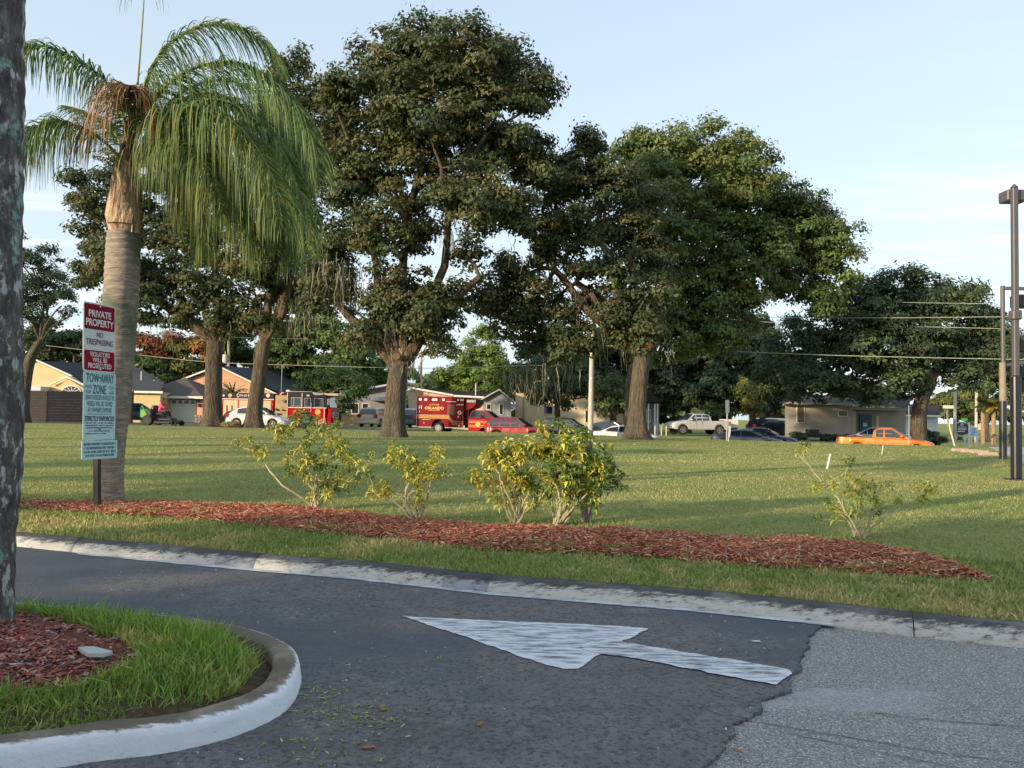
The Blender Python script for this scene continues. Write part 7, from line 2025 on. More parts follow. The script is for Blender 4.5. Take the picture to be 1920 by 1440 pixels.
for wx in (-1.7, 1.3): wheel(wv, wx, -0.9, 0.35); wheel(wv, wx, 0.9, 0.35, side=1)

# ---------------------------------------------------------------- rescue ambulance
M_ar = flat('fire_red_paint', (0.20, 0.002, 0.012), 0.35, 0, 0.12, coat=0.06); M_gold = flat('gold_leaf', (0.55, 0.36, 0.10), 0.4, 0.2); M_br = flat('bright_red_paint', (0.38, 0.003, 0.008), 0.35, 0, 0.12, coat=0.06)
YA = 58.5
am = thing('ambulance', 'dark red city rescue ambulance with gold stripes right of the biggest oak trunk', 'ambulance', place(868, YA, 0.05), tang(-4))
k = YA / FPX
am.location.y += 1.22
def ax(px): return (px - 868) * k           # local x of a pixel column
def az(py): return P(868, py, YA).z - am.location.z
xr, xf = ax(783.5), ax(876)
M_side = -1.22
bot = az(802)
# patient box with a wheel opening
wxr = ax(826)
prof_ = [(xr, bot), (wxr - 0.52, bot)] + [(wxr + 0.52 * math.cos(a), bot + 0.10 + 0.50 * math.sin(a)) for a in np.linspace(PI, 0, 12)] + [(wxr + 0.52, bot), (xf, bot), (xf, az(744.8)), (xr, az(743.5))]
m = MB(); m.prism(prof_, 1, M_side, 1.22); m.build('patient_box', M_ar, am)
m = MB(); m.prism([(xf, az(748)), (ax(899), az(749.5)), (ax(899.5), az(756)), (ax(893), az(764)), (xf, az(770))], 1, -1.0, 1.0); m.build('overcab_housing', M_ar, am)
m = MB(); m.rbox(ax(880), ax(899.5), -1.06, 1.06, az(755.5), az(748), 0.03); lb = m.build('front_light_bar', M_black, am)
for q in range(7):
    m = MB(); x = ax(881.5 + q * 2.5); m.box(x, x + 0.055, -1.075, -1.062, az(754.3), az(749.8)); m.build('louvre', M_chrome, lb)
m = MB(); m.rbox(xr - 0.04, xr - 0.004, M_side - 0.02, 1.2, bot + 0.1, az(744), 0.01); m.build('rear_trim', flat('pinkish_white_trim', (0.65, 0.5, 0.46), 0.4), am)
m = MB(); m.rbox(xr - 0.35, xr - 0.042, -1.1, 1.1, bot - 0.05, bot + 0.08, 0.02); m.build('rear_step', M_chrome, am)
for a_, b__ in ((783.5, 813), (840, 876)):
    m = MB(); m.box(ax(a_), ax(b__), M_side - 0.02, M_side - 0.002, bot - 0.05, bot + 0.02); m.build('sill_rail', M_chrome, am)
m = MB(); m.box(ax(876.2), ax(879), M_side + 0.02, 1.1, bot - 0.02, az(798)); m.build('step_plate', M_chrome, am)
def astrip(a_, b__, y0, y1, mat, nm='stripe', d=0.006, par=None):
    m = MB(); m.box(ax(a_), ax(b__), M_side - d, M_side - 0.0005, az(y1), az(y0)); return m.build(nm, mat, par or am)
for (c, wd_, hh) in ((790, 6, 4.4), (801, 6, 4.4), (819, 11, 4.6), (836.5, 5.6, 4.4), (865.5, 3.6, 3.6), (873, 6.2, 4)):
    f_ = astrip(c - wd_ / 2 - 0.5, c + wd_ / 2 + 0.5, 750 - hh / 2 - .4, 750 + hh / 2 + .4, M_ar, 'light_frame', d=0.03)
    m = MB(); m.rbox(ax(c - wd_ / 2), ax(c + wd_ / 2), M_side - 0.045, M_side - 0.031, az(750 + hh / 2), az(750 - hh / 2), 0.01); m.build('marker_light', flat('pinkish_lamp', (0.72, 0.62, 0.6), 0.15), f_)
lettering('CITY OF', M_gold, am, (ax(818), M_side, az(759.8)), (1, 0, 0), (0, 0, 1), width=19 * k, height=3.4 * k, off=0.006, bold=0.01)
lettering('ORLANDO', M_gold, am, (ax(818), M_side, az(766)), (1, 0, 0), (0, 0, 1), width=38 * k, height=5.4 * k, off=0.006, bold=0.03)
m = MB(); m.box(ax(806), ax(829), M_side - 0.005, M_side - 0.0005, az(770.8), az(770.2)); m.build('stripe', M_gold, am)
lettering('11', flat('pink_white_ink', (0.7, 0.62, 0.6), 0.5), am, (ax(790), M_side, az(764.5)), (1, 0, 0), (0, 0, 1), width=5.8 * k, height=6.4 * k, off=0.006, bold=0.03)
astrip(844, 858, 759, 778.5, flat('reddish_glass', (0.20, 0.055, 0.045), 0.15), 'side_window', 0.012)
for (a_, b__, y0, y1) in ((841, 841.4, 753, 802), (861.4, 861.8, 758, 802), (874, 874.4, 758, 796), (794.5, 794.9, 747, 780), (794, 794.4, 788, 802), (811, 811.4, 788, 802)): astrip(a_, b__, y0, y1, M_under, 'door_seam', 0.002)
for (a_, b__, y) in ((841, 861, 753.4), (863, 876, 759), (795, 811, 788)): astrip(a_, b__, y - 0.5, y + 0.4, M_chrome, 'drip_rail', 0.03)
# gold stripes, stepping down towards the cab
for j in range(5):
    y = 778.8 + j * 1.5
    m = MB(); pts = [(ax(784), az(y)), (ax(847 + j * .3), az(y)), (ax(857), az(y + 11.5)), (ax(876), az(y + 12)), (ax(876), az(y + 12.6)), (ax(856.6), az(y + 12.1)), (ax(846.4), az(y + .7)), (ax(784), az(y + .6))]
    if j in (1, 3): pts = pts[:2] + pts[-2:]
    m.prism(pts, 1, M_side - 0.005, M_side - 0.0005); m.build('stripe', M_gold, am)
m = MB(); m.cyl((ax(868.5), az(774)), 3.9 * k, 1, M_side - 0.008, M_side - 0.0005, 20); em = m.build('emblem', flat('pink_white_ink', (0.7, 0.62, 0.6), 0.5), am)
m = MB(); m.cyl((ax(868.5), az(774)), 1.7 * k, 1, M_side - 0.011, M_side - 0.0085, 16); m.build('emblem_centre', M_navy, em)
for (px, py) in ((788.5, 773), (866, 781.5), (798.5, 794.5)):
    m = MB(); m.rbox(ax(px - 0.8), ax(px + 0.8), M_side - 0.03, M_side - 0.002, az(py + 1.6), az(py - 1.6), 0.008); m.build('door_handle', M_chrome, am)
astrip(866, 869.5, 797, 803, flat('pinkish_lamp', (0.72, 0.62, 0.6), 0.15), 'vent', 0.02)
wheel(am, wxr, -1.02, 0.40, 0.26, rim=M_chrome, spokes=8); wheel(am, wxr, 1.02, 0.40, 0.26, side=1, rim=M_chrome)
m = MB(); m.box(wxr - 0.5, wxr + 0.5, -0.85, 0.85, bot + 0.02, bot + 0.56); m.box(ax(876.5), ax(884), -0.9, 0.9, bot, az(757)); m.build('wheel_well', M_under, am)
# cab: lofted nose
cw = 1.0
cz = dict(bot=az(808), belt=az(783.5))
m = MB(); rows = []
cxs = [ax(p) for p in (884.5, 886, 895, 905, 915, 918, 925, 935, 942, 946)]
fw_x = ax(926)
for x in cxs:
    zt = float(np.interp(x, [ax(884), ax(918), ax(930), ax(943), ax(946)], [cz['belt'], cz['belt'] - .02, cz['belt'] - .06, cz['belt'] - .15, cz['belt'] - .45]))
    zl = cz['bot'] + 0.03
    q = 0.52
    if abs(x - fw_x) < q: zl = max(zl, 0.42 + math.sqrt(q * q - (x - fw_x) ** 2) - 0.02)
    zl = min(zl, zt - 0.1); hw = cw * (1 - 0.12 * max(0, (x - ax(935)) / (ax(946) - ax(935))))
    row = [(x, -hw * .85, zl), (x, -hw, zl), (x, -hw * 1.01, (zl + zt) / 2), (x, -hw * .97, zt - .05), (x, -hw * .88, zt), (x, 0, zt + .05)]
    row += [(a, -b, c) for a, b, c in reversed(row[:-1])]; rows.append(row)
n = len(rows[0]); m.add([p for r_ in rows for p in r_], [(i * n + q, i * n + q + 1, (i + 1) * n + q + 1, (i + 1) * n + q) for i in range(len(rows) - 1) for q in range(n - 1)] + [tuple(range(n)), tuple(range((len(rows) - 1) * n, len(rows) * n))])
m.build('cab', M_br, am, smooth=True)
rz_ = az(768.5)
gp_ = [(ax(885), cz['belt'] - .02), (ax(888), az(773)), (ax(893), rz_), (ax(910), rz_ - .01), (ax(916), az(770.5)), (ax(934), cz['belt'] - .04)]
m = MB(); v = []
for (x, z) in gp_:
    t = (z - cz['belt']) / (rz_ - cz['belt']); hw = cw * (0.96 - 0.16 * max(0, t)); v += [(x, -hw, z), (x, hw, z)]
m.add(v, [(0, 2, 4, 6, 8, 10), (11, 9, 7, 5, 3, 1)] + [(2 * i, 2 * i + 1, 2 * i + 3, 2 * i + 2) for i in range(5)]); m.build('cab_roof', M_br, am)
def cabglass(pts, nm):
    m = MB(); v = []
    for (x, z) in pts:
        t = (z - cz['belt']) / (rz_ - cz['belt']); hw = cw * (0.96 - 0.16 * max(0, t)); v.append((x, -hw - .012, z))
    m.add(v + [(a, b + .02, c) for a, b, c in v], [tuple(range(len(v))), tuple(range(2 * len(v) - 1, len(v) - 1, -1))]); m.build(nm, M_carglass, am)
cabglass([(ax(886.5), cz['belt'] + .02), (ax(889), az(774)), (ax(894), az(770)), (ax(905), az(770)), (ax(905), cz['belt'] + .02)], 'side_window'); cabglass([(ax(906.5), cz['belt'] + .02), (ax(906.5), az(770)), (ax(914), az(771.5)), (ax(928), cz['belt'] + .02)], 'side_window')
m = MB(); v = [(ax(917), -.8, az(771)), (ax(917), .8, az(771)), (ax(934), .9, cz['belt'] + .0), (ax(934), -.9, cz['belt'] + .0)]; m.add([(a + .03, b, c + .03) for a, b, c in v] + v, [(0, 1, 2, 3), (7, 6, 5, 4), (0, 4, 5, 1), (1, 5, 6, 2), (2, 6, 7, 3), (3, 7, 4, 0)]); m.build('windscreen', M_carglass, am)
m = MB(); m.cyl((ax(903), az(795)), 4.6 * k, 1, -cw - .022, -cw - .004, 20); m.build('emblem', M_gold, am)
for y in (789.5, 792, 797, 800):
    m = MB(); m.box(ax(885), ax(920), -cw - .012, -cw - .002, az(y + .4), az(y - .4)); m.build('stripe', M_gold, am)
m = MB(); m.rbox(ax(885), ax(919), -cw - .08, -cw + .1, cz['bot'] - .1, cz['bot'] - .02, .02); m.build('running_board', M_chrome, am)
m = MB(); m.rbox(ax(908), ax(911), -cw - .3, -cw - .1, az(782), az(776.5), .03); m.build('mirror', M_black, am)
wheel(am, fw_x, -0.86, 0.40, 0.24); wheel(am, fw_x, 0.86, 0.40, 0.24, side=1)
m = MB(); m.box(ax(886), ax(943), -.7, .7, cz['bot'] + .02, cz['bot'] + .4); m.build('underbody', M_under, am)

# ---------------------------------------------------------------- fire engine
YE = 62
fe = thing('fire_engine', 'red and black fire engine with cream shutters behind the two close oak trunks', 'fire engine', place(515, YE, 0.02), R(-1.0))
k = YE / FPX
fe.location.y += 1.25; WM[fe] = Matrix.Translation(fe.location) @ Matrix.Rotation(R(-1.0), 4, 'Z')
def ex(px): return (px - 515) * k
def ez(py, px=515): return P(px, py, YE).z - fe.location.z
SY = -1.25
def eb(nm, a_, b__, y0, y1, mat, d0=0.0, depth=None, par=None, r=0.0, pxr=None):
    pxr = pxr or (a_ + b__) / 2
    m = MB(); z0, z1 = ez(y1, pxr), ez(y0, pxr); ya = SY - d0; yb = ya + (depth if depth else d0 + 2.5)
    (m.rbox(ex(a_), ex(b__), ya, yb, z0, z1, r) if r else m.box(ex(a_), ex(b__), ya, yb, z0, z1)); return m.build(nm, mat, par or fe)
M_cream = flat('roller_shutter', (0.58, 0.48, 0.33), 0.35, 0.2); M_kit = flat('black_gloss_panel', (0.012, 0.012, 0.016), 0.2, 0, 0.6); M_goldp = noisy('brass_pump_panel', [(0.30, 0.21, 0.10), (0.50, 0.38, 0.20)], scale=3, bump=0.2, rough=0.35)
eb('body', 392, 512.5, 747, 797, M_br, r=0.03)
eb('top_band', 391, 512.8, 736.5, 746.5, M_kit, d0=0.03, r=0.02, pxr=450)
eb('band_rail', 391, 512.5, 747.2, 749, flat('pinkish_lamp', (0.72, 0.62, 0.6), 0.15), d0=0.04)
for (a_, b__) in ((394, 416), (417.5, 445.5), (447, 476), (480, 508)):
    sh = eb('roller_shutter', a_ + .3, b__ - .3, 750.5, 789, M_cream, d0=0.02, depth=0.019, pxr=450)
    n_ = 12; z0, z1 = ez(788.5, 450), ez(751, 450)
    sm = None
    for q in range(n_):
        if sm is None:
            m = MB(); m.rbox(ex(a_) + .04, ex(b__) - .04, SY - .028, SY - .0205, 0, (z1 - z0) / n_ - .012, .004); o_ = m.build('slat', M_cream, sh); sm = o_.data
        else: o_ = link('slat', sm, sh)
        o_.location.z = z0 + q * (z1 - z0) / n_
lettering('11', flat('maroon_numeral', (0.16, 0.04, 0.02), 0.5), fe, (ex(429.5), SY - .03, ez(766.5, 430)), (1, 0, 0), (0, 0, 1), width=12.5 * k, height=13 * k, off=0.006, bold=0.03)
M_bandw = flat('band_lettering', (0.72, 0.6, 0.5), 0.4)
lettering('C', M_bandw, fe, (ex(444.8), SY - .03, ez(741.3, 445)), (1, 0, 0), (0, 0, 1), width=4.5 * k, height=7 * k, off=0.006, bold=0.03)
lettering('ITY OF', M_bandw, fe, (ex(455), SY - .03, ez(741.9, 455)), (1, 0, 0), (0, 0, 1), width=14 * k, height=4.8 * k, off=0.006, bold=0.02)
lettering('O', M_bandw, fe, (ex(466), SY - .03, ez(741.8, 466)), (1, 0, 0), (0, 0, 1), width=5 * k, height=7 * k, off=0.006, bold=0.03)
lettering('RLANDO', M_bandw, fe, (ex(479.5), SY - .03, ez(742.3, 480)), (1, 0, 0), (0, 0, 1), width=20 * k, height=4.8 * k, off=0.006, bold=0.02)
for px, mt in ((430, M_gold), (501.5, flat('pink_white_ink', (0.7, 0.62, 0.6), 0.5)), (418, M_head)):
    m = MB(); m.cyl((ex(px), ez(741.5, px)), 3.6 * k if px != 418 else 2 * k, 1, SY - .045, SY - .031, 18); m.build('emblem', mt, fe)
for y in (758, 770): 
    m = MB(); m.cyl((ex(510.8), ez(y, 511)), .8 * k, 1, SY - .03, SY - .001, 10); m.build('marker_light', M_chrome, fe)
eb('pump_panel', 514.5, 537, 741, 787, M_goldp, d0=-0.05, r=0.03, pxr=525)
for (px, py, r_) in ((518, 768, 2.2), (530, 769, 1.6), (524, 776, 1.4), (531, 752, 3)):
    m = MB(); m.cyl((ex(px), ez(py, px)), r_ * k, 1, SY - .1, SY + .05, 14); m.build('gauge', M_black if r_ < 3 else flat('blue_grey_glass', (0.16, 0.18, 0.22), 0.2), fe)
g_ = random.Random(4)
for q in range(5):
    m = MB(); x = ex(517 + q * 4); m.cyl((x, ez(786, 524)), 1.7 * k, 1, SY - .12, SY + .1, 12); m.build('hose_outlet', M_kit, fe)
for q in range(4):
    m = MB(); x = ex(516 + q * 4.5); m.tube([(x, SY + .3, ez(742)), (x + .2, SY + .4, ez(736)), (x + .5, SY + .5, ez(738 - q))], .05, n=6); m.build('hose', (M_br, M_wht, M_kit, M_br)[q], fe)
eb('spot_light', 534, 541, 731, 734.5, M_wht, d0=-.1, depth=.3, r=.03, pxr=537)
m = MB(); m.cyl((ex(521.5), SY + .6), .025, 2, ez(741), ez(686), 6); m.build('aerial', M_chrome, fe)
# cab
eb('lower_cab', 537.5, 612, 765, 797, M_br, d0=0.02, r=.05, pxr=575)
m = MB(); zt = lambda px, py: ez(py, px)
prof_ = [(ex(537.5), zt(575, 764.6)), (ex(538), zt(575, 735.5)), (ex(583), zt(583, 735)), (ex(588), zt(588, 741)), (ex(609), zt(609, 740)), (ex(611), zt(611, 744)), (ex(616), zt(612, 764.6))]
m.prism(prof_, 1, SY - .02, -SY); uc = m.build('upper_cab', M_kit, fe)
m = MB(); m.prism([(ex(583.5), zt(583, 735.2)), (ex(604), zt(604, 738)), (ex(606), zt(606, 741)), (ex(588), zt(588, 741))], 1, SY, -SY); m.build('roof_panel', flat('pale_roof_metal', (0.35, 0.38, 0.42), 0.35, 0.4), fe)
eb('roof_rail', 541, 584, 733.6, 734.8, M_chrome, d0=.0, pxr=562)
eb('front_light_bar', 601, 633, 737.6, 742, flat('lamp_bar', (0.55, 0.42, 0.32), 0.25), d0=-.1, depth=2.2, r=.03, pxr=615)
for (a_, b__, y0, y1) in ((545, 563.5, 745.5, 762), (570.5, 582, 746, 762.5), (588.5, 606, 746.5, 763)):
    fr = eb('side_window', a_, b__, y0, y1, M_chrome, d0=.032, depth=.01, par=None, pxr=575); eb('pane', a_ + .8, b__ - .8, y0 + .8, y1 - .8, M_carglass, d0=.038, depth=.006, par=fr, pxr=575)
eb('window_frame', 550, 551, 746, 761, M_chrome, d0=.045, depth=.006, par=fr, pxr=575)
for (px, y0, y1) in ((538.5, 737, 790), (565.8, 737, 775), (608.5, 765, 792)):
    m = MB(); m.rbox(ex(px - .75), ex(px + .75), SY - .06, SY - .03, ez(y1, 575), ez(y0, 575), .008); m.build('grab_rail', flat('pale_grab_rail', (0.66, 0.56, 0.46), 0.3), fe)
m = MB(); m.tube([(ex(583.5), SY - .07, ez(755, 584)), (ex(583.5), SY - .09, ez(773, 584))], .022, n=6); m.build('grab_rail', M_chrome, fe)
eb('waist_trim', 540, 612, 763.6, 765.2, flat('pinkish_lamp', (0.72, 0.62, 0.6), 0.15), d0=.03, depth=.01, pxr=575)
eb('side_lamp', 574, 579.5, 740, 743, flat('amber_cream_lamp', (0.65, 0.45, 0.28), 0.2), d0=.04, depth=.02, pxr=577)
for px, r_, mt in ((596, 5.4, M_gold), (553.5, 4, flat('faded_red_gold', (0.5, 0.16, 0.05), 0.5)), (570, 2.4, M_wht)):
    m = MB(); m.cyl((ex(px), ez(772.5 if px != 570 else 769.5, px)), r_ * k, 1, SY - .032, SY - .021, 20); m.build('emblem', mt, fe)
lettering('67', M_wht, fe, (ex(594), SY - .02, ez(783.5, 594)), (1, 0, 0), (0, 0, 1), width=4.4 * k, height=3.6 * k, off=.004, bold=.02)
for j in range(4):
    m = MB(); y = 785 + j * 2.2; m.prism([(ex(590), ez(y + 5, 590)), (ex(594), ez(y + 5, 590)), (ex(606), ez(y, 606)), (ex(611), ez(y, 606)), (ex(611), ez(y + .9, 606)), (ex(606), ez(y + .9, 606)), (ex(594), ez(y + 5.9, 590)), (ex(590), ez(y + 5.9, 590))], 1, SY - .028, SY - .021); m.build('stripe', flat('pinkish_lamp', (0.72, 0.62, 0.6), 0.15), fe)
# front
m = MB(); xf0 = ex(612.2); m.prism([(xf0, ez(797, 620)), (ex(620), ez(797, 620)), (ex(621.5), ez(768, 620)), (xf0 + .14, ez(764, 620))], 1, SY + .02, -SY - .02); m.build('front_panel', M_br, fe)
m = MB(); v = [(ex(617), SY + .1, ez(764, 620)), (ex(617), -SY - .1, ez(764, 620)), (ex(612.5), -SY - .2, ez(745, 620)), (ex(612.5), SY + .2, ez(745, 620))]; v = [(a + .02, b, c) for a, b, c in v]; m.add(v + [(a + .03, b, c) for a, b, c in v], [(0, 1, 2, 3), (7, 6, 5, 4), (0, 4, 5, 1), (1, 5, 6, 2), (2, 6, 7, 3), (3, 7, 4, 0)]); m.build('windscreen', M_carglass, fe)
m = MB(); m.rbox(ex(621), ex(622.5), -.55, .55, ez(792, 620), ez(769, 620), .02); gr = m.build('grille', M_chrome, fe)
for q in range(5):
    m = MB(); zz = ez(790 - q * 4.2, 620); m.box(ex(622.5) + .001, ex(622.5) + .02, -.5, .5, zz, zz + .08); m.build('grille_bar', M_black, gr)
for sd in (-1, 1):
    for z_ in (776, 782):
        m = MB(); m.cyl((sd * .85, ez(z_, 620)), .13, 0, ex(621), ex(622.8), 12); m.build('headlight', M_head, fe)
    m = MB(); m.rbox(ex(615), ex(618), *sorted((sd * 1.35, sd * 1.6)), ez(760, 620), ez(748, 620), .03); m.tube([(ex(612), sd * 1.2, ez(747, 620)), (ex(616.5), sd * 1.47, ez(750, 620))], .025, n=5); m.build('mirror', M_chrome, fe)
m = MB(); m.rbox(ex(616), ex(634), SY + .05, -SY - .05, ez(798.5, 625), ez(793, 625), .04); m.build('bumper', M_chrome, fe)
for px, r_ in ((574, .52), (432, .52), (460, .52)):
    m = MB(); m.cyl((ex(px), .54), .62, 1, SY - .035, SY + .1, 24); m.build('wheel_arch', M_kit, fe)
    wheel(fe, ex(px), SY + .12, r_, .32, rim=M_chrome, spokes=10); wheel(fe, ex(px), -SY - .17, r_, .3, side=1, rim=M_chrome)
m = MB(); m.box(ex(388), ex(615), -.8, .8, .35, .8); m.build('chassis', M_under, fe)

# ---------------------------------------------------------------- people: one skinned body each
def person_mesh(verts, edges, radii, root_i, mat, name, parent, sub=2):
    me = bpy.data.meshes.new(name); me.from_pydata(verts, edges, []); ob = bpy.data.objects.new(name, me); S.collection.objects.link(ob)
    sk = ob.modifiers.new('s', 'SKIN'); 
    for i, r_ in enumerate(radii):
        d = me.skin_vertices[0].data[i]; d.radius = (r_, r_ * (0.8 if r_ > .1 else 1)); d.use_root = (i == root_i)
    sb_ = ob.modifiers.new('b', 'SUBSURF'); sb_.levels = sub; sb_.render_levels = sub
    dg = bpy.context.evaluated_depsgraph_get(); m2 = bpy.data.meshes.new_from_object(ob.evaluated_get(dg)); m2.name = name
    bpy.data.objects.remove(ob)
    m2.materials.clear()
    mats = mat if isinstance(mat, list) else [mat]
    for q in mats: m2.materials.append(q)
    m2.polygons.foreach_set('use_smooth', [True] * len(m2.polygons))
    return link(name, m2, parent)
M_skin = flat('dark_skin', (0.10, 0.05, 0.03), 0.6); M_pink = flat('bright_pink_shirt', (0.75, 0.10, 0.16), 0.8); M_jean = flat('dark_trousers', (0.02, 0.022, 0.035), 0.9); M_hair = flat('black_hair', (0.012, 0.01, 0.01), 0.8)
# zero-turn mower with its driver
ym = 50.5
ml = place(303, ym); mow = thing('riding_mower', 'green riding mower driving across the lawn in front of the white garage door', 'riding mower', ml, R(-6))
mow.scale = (1.12,) * 3; WM[mow] = WM[mow] @ Matrix.Scale(1.12, 4)
M_mg = flat('mower_green', (0.04, 0.26, 0.035), 0.4); M_mk = flat('mower_black', (0.02, 0.02, 0.02), 0.6)
m = MB(); m.rbox(-.95, -.35, -.5, .5, .35, .95, .08); m.build('engine_bay', M_mk, mow)
m = MB(); m.rbox(-1.08, -.6, -.52, .52, .42, .98, .07); m.tube([(-1.0, -.5, .9), (-.95, -.52, 1.15), (-.6, -.5, .6), (-.45, -.5, .5)], .05, n=7); m.tube([(-1.0, .5, .9), (-.95, .52, 1.15), (-.6, .5, .6), (-.45, .5, .5)], .05, n=7); bd = m.build('rear_cowl', M_mg, mow)
for q in range(4): m = MB(); m.box(-1.095, -1.081, -.4, .4, .5 + q * .11, .55 + q * .11); m.build('vent', M_mk, bd)
m = MB(); m.rbox(-.45, .75, -.35, .35, .3, .45, .04); m.build('frame', M_mk, mow)
m = MB(); m.rbox(.75, 1.0, -.62, .62, .12, .32, .05); m.rbox(-.1, .9, -.68, .68, .12, .28, .05); m.build('mower_deck', M_mk, mow)
m = MB(); m.rbox(-.35, .2, -.27, .27, .62, .76, .05); m.rbox(-.45, -.33, -.27, .27, .72, 1.18, .05); m.build('seat', M_mk, mow)
for sd in (-1, 1):
    w_ = wheel(mow, -.55, sd * .5, .31, .26, side=sd, rim=M_mk); w_ = wheel(mow, 1.0, sd * .42, .16, .12, side=sd, rim=M_mk)
    m = MB(); m.tube([(.15, sd * .32, .5), (.45, sd * .32, .95), (.25, sd * .3, 1.02), (.12, sd * .18, 1.02)], .02, n=6); m.build('steering_lever', M_mk, mow)
    m = MB(); m.tube([(-.6, sd * .45, .6), (-.72, sd * .45, 1.05)], .03, n=6); m.build('roll_bar', M_mk, mow)
dl = (ml[0], ml[1], ml[2]); dr = thing('person', 'person in a bright pink shirt sitting on the green riding mower', 'person', dl, R(-6))
v = [(-.12, 0, .84), (-.08, 0, 1.05), (-.02, 0, 1.27), (0, 0, 1.40), (.02, 0, 1.46),
     (-.02, -.19, 1.34), (.14, -.25, 1.12), (.32, -.24, 1.05), (.40, -.22, 1.04),
     (-.02, .19, 1.34), (.14, .25, 1.12), (.32, .24, 1.05), (.40, .22, 1.04),
     (-.08, -.12, .82), (.32, -.16, .84), (.46, -.16, .50), (.56, -.16, .46),
     (-.08, .12, .82), (.32, .16, .84), (.46, .16, .50), (.56, .16, .46)]
e = [(0, 1), (1, 2), (2, 3), (3, 4), (2, 5), (5, 6), (6, 7), (7, 8), (2, 9), (9, 10), (10, 11), (11, 12), (0, 13), (13, 14), (14, 15), (15, 16), (0, 17), (17, 18), (18, 19), (19, 20)]
rr_ = [.15, .15, .16, .07, .06, .075, .055, .04, .035, .075, .055, .04, .035, .10, .085, .055, .045, .10, .085, .055, .045]
bo = person_mesh([(a * 1.12, b_ * 1.08, c_ * 1.1) for a, b_, c_ in v], e, rr_, 0, [M_pink, M_jean, M_skin], 'body', dr)
for p in bo.data.polygons:
    c = p.center; p.material_index = 1 if (c.z < .97 and not (c.x < -.1 and c.z > .88)) else (2 if (c.z > 1.54 or c.x > .29 and abs(c.y) > .15 and c.z > 1.05) else 0)
def head(parent, c, s_, skin, hair, face=0.0):
    bm = bmesh.new(); bmesh.ops.create_icosphere(bm, subdivisions=3, radius=1)
    for vv in bm.verts:
        x, y, z = vv.co
        jaw = 1 - .22 * max(0, -z); vv.co = (x * .098 * jaw + (.012 if z < -.2 and x > 0 else 0), y * .078 * jaw, z * .122)
        if x > .85 and abs(y) < .25 and -.25 < z < .15: vv.co.x += .018
        if abs(x - .0) < .2 and abs(y) > .9 and abs(z) < .3: vv.co.y *= 1.12
    me = bpy.data.meshes.new('head'); bm.to_mesh(me); bm.free(); me.materials.append(skin)
    o = link('head', me, parent); o.location = c; o.scale = (s_, s_, s_); o.rotation_euler = (0, 0, face)
    bm = bmesh.new(); bmesh.ops.create_icosphere(bm, subdivisions=3, radius=1)
    bmesh.ops.delete(bm, geom=[q for q in bm.verts if q.co.z < -.1 + max(0, q.co.x) * 1.0 or (q.co.x > .75 and q.co.z < .5)], context='VERTS')
    for vv in bm.verts: vv.co = (vv.co.x * .110 - .006, vv.co.y * .090, vv.co.z * .132 + .004)
    me = bpy.data.meshes.new('hair'); bm.to_mesh(me); bm.free(); me.materials.append(hair); h_ = link('hair', me, o)
    m = MB()
    for sd in (-1, 1): m.cyl((sd * .03, .012), .011, 0, .086, .097, 8)
    m.build('eyes', M_black, o); m = MB(); m.box(.088, .096, -.02, .02, -.055, -.047); m.build('mouth', flat('lips', (0.12, 0.03, 0.03), 0.6), o)
    return o
head(dr, (.035, 0, 1.73), 1.0, M_skin, M_hair)
# pedestrian far right
wl = place(1893, 95); pw = thing('person', 'pedestrian in dark clothes walking between the two black poles far away', 'person', (wl[0], 95, wl[2]), R(-70))
v = [(0, 0, .95), (.02, 0, 1.15), (.03, 0, 1.38), (.03, 0, 1.50), (.03, 0, 1.55), (.03, -.20, 1.42), (-.03, -.26, 1.14), (.08, -.26, .90), (.12, -.25, .82), (.03, .20, 1.42), (.06, .26, 1.14), (.22, .25, .94), (.28, .24, .88),
     (0, -.1, .90), (.16, -.11, .50), (.14, -.11, .10), (.28, -.11, .05), (0, .1, .90), (-.1, .11, .50), (-.26, .11, .14), (-.14, .11, .05)]
bo = person_mesh(v, e, [.14, .13, .15, .065, .055, .07, .05, .04, .035, .07, .05, .04, .035, .10, .07, .05, .045, .10, .07, .05, .045], 0, [M_jean, M_skin], 'body', pw)
for p in bo.data.polygons: p.material_index = 1 if (p.center.z > 1.5 or (abs(p.center.y) > .2 and p.center.z < .95 and p.center.z > .78)) else 0
head(pw, (.05, 0, 1.67), 1.0, M_skin, M_hair)

# ---------------------------------------------------------------- small litter on the ground
def bit(name, label, px, py, z, poly, h_, mat, group=None, rot=0.0):
    c = PZ(px, py, z); m = MB(); co, si = math.cos(rot), math.sin(rot)
    pts = [(c.x + co * x - si * y, c.y + si * x + co * y) for x, y in poly]
    m.prism(pts, 2, z, z + h_); return tag(m.build(name, mat), label, name.replace('_', ' '), group)
bit('stone_flake', 'pale grey stone flake lying on the island mulch', 172, 1225, 0.158, [(-.07, .03), (-.02, .045), (.085, -.01), (.07, -.045), (.01, -.045), (-.03, -.01)], 0.014, flat('pale_flake', (0.42, 0.44, 0.44), 0.7))
bit('paper_scrap', 'small white scrap on the driveway right of the arrow head', 1418, 1203, 0.004, [(-.02, .008), (.015, .012), (.022, -.004), (-.012, -.01)], 0.004, flat('paper', (0.6, 0.6, 0.58), 0.8))
M_lf = flat('fallen_brown_leaf', (0.30, 0.12, 0.035), 0.7)
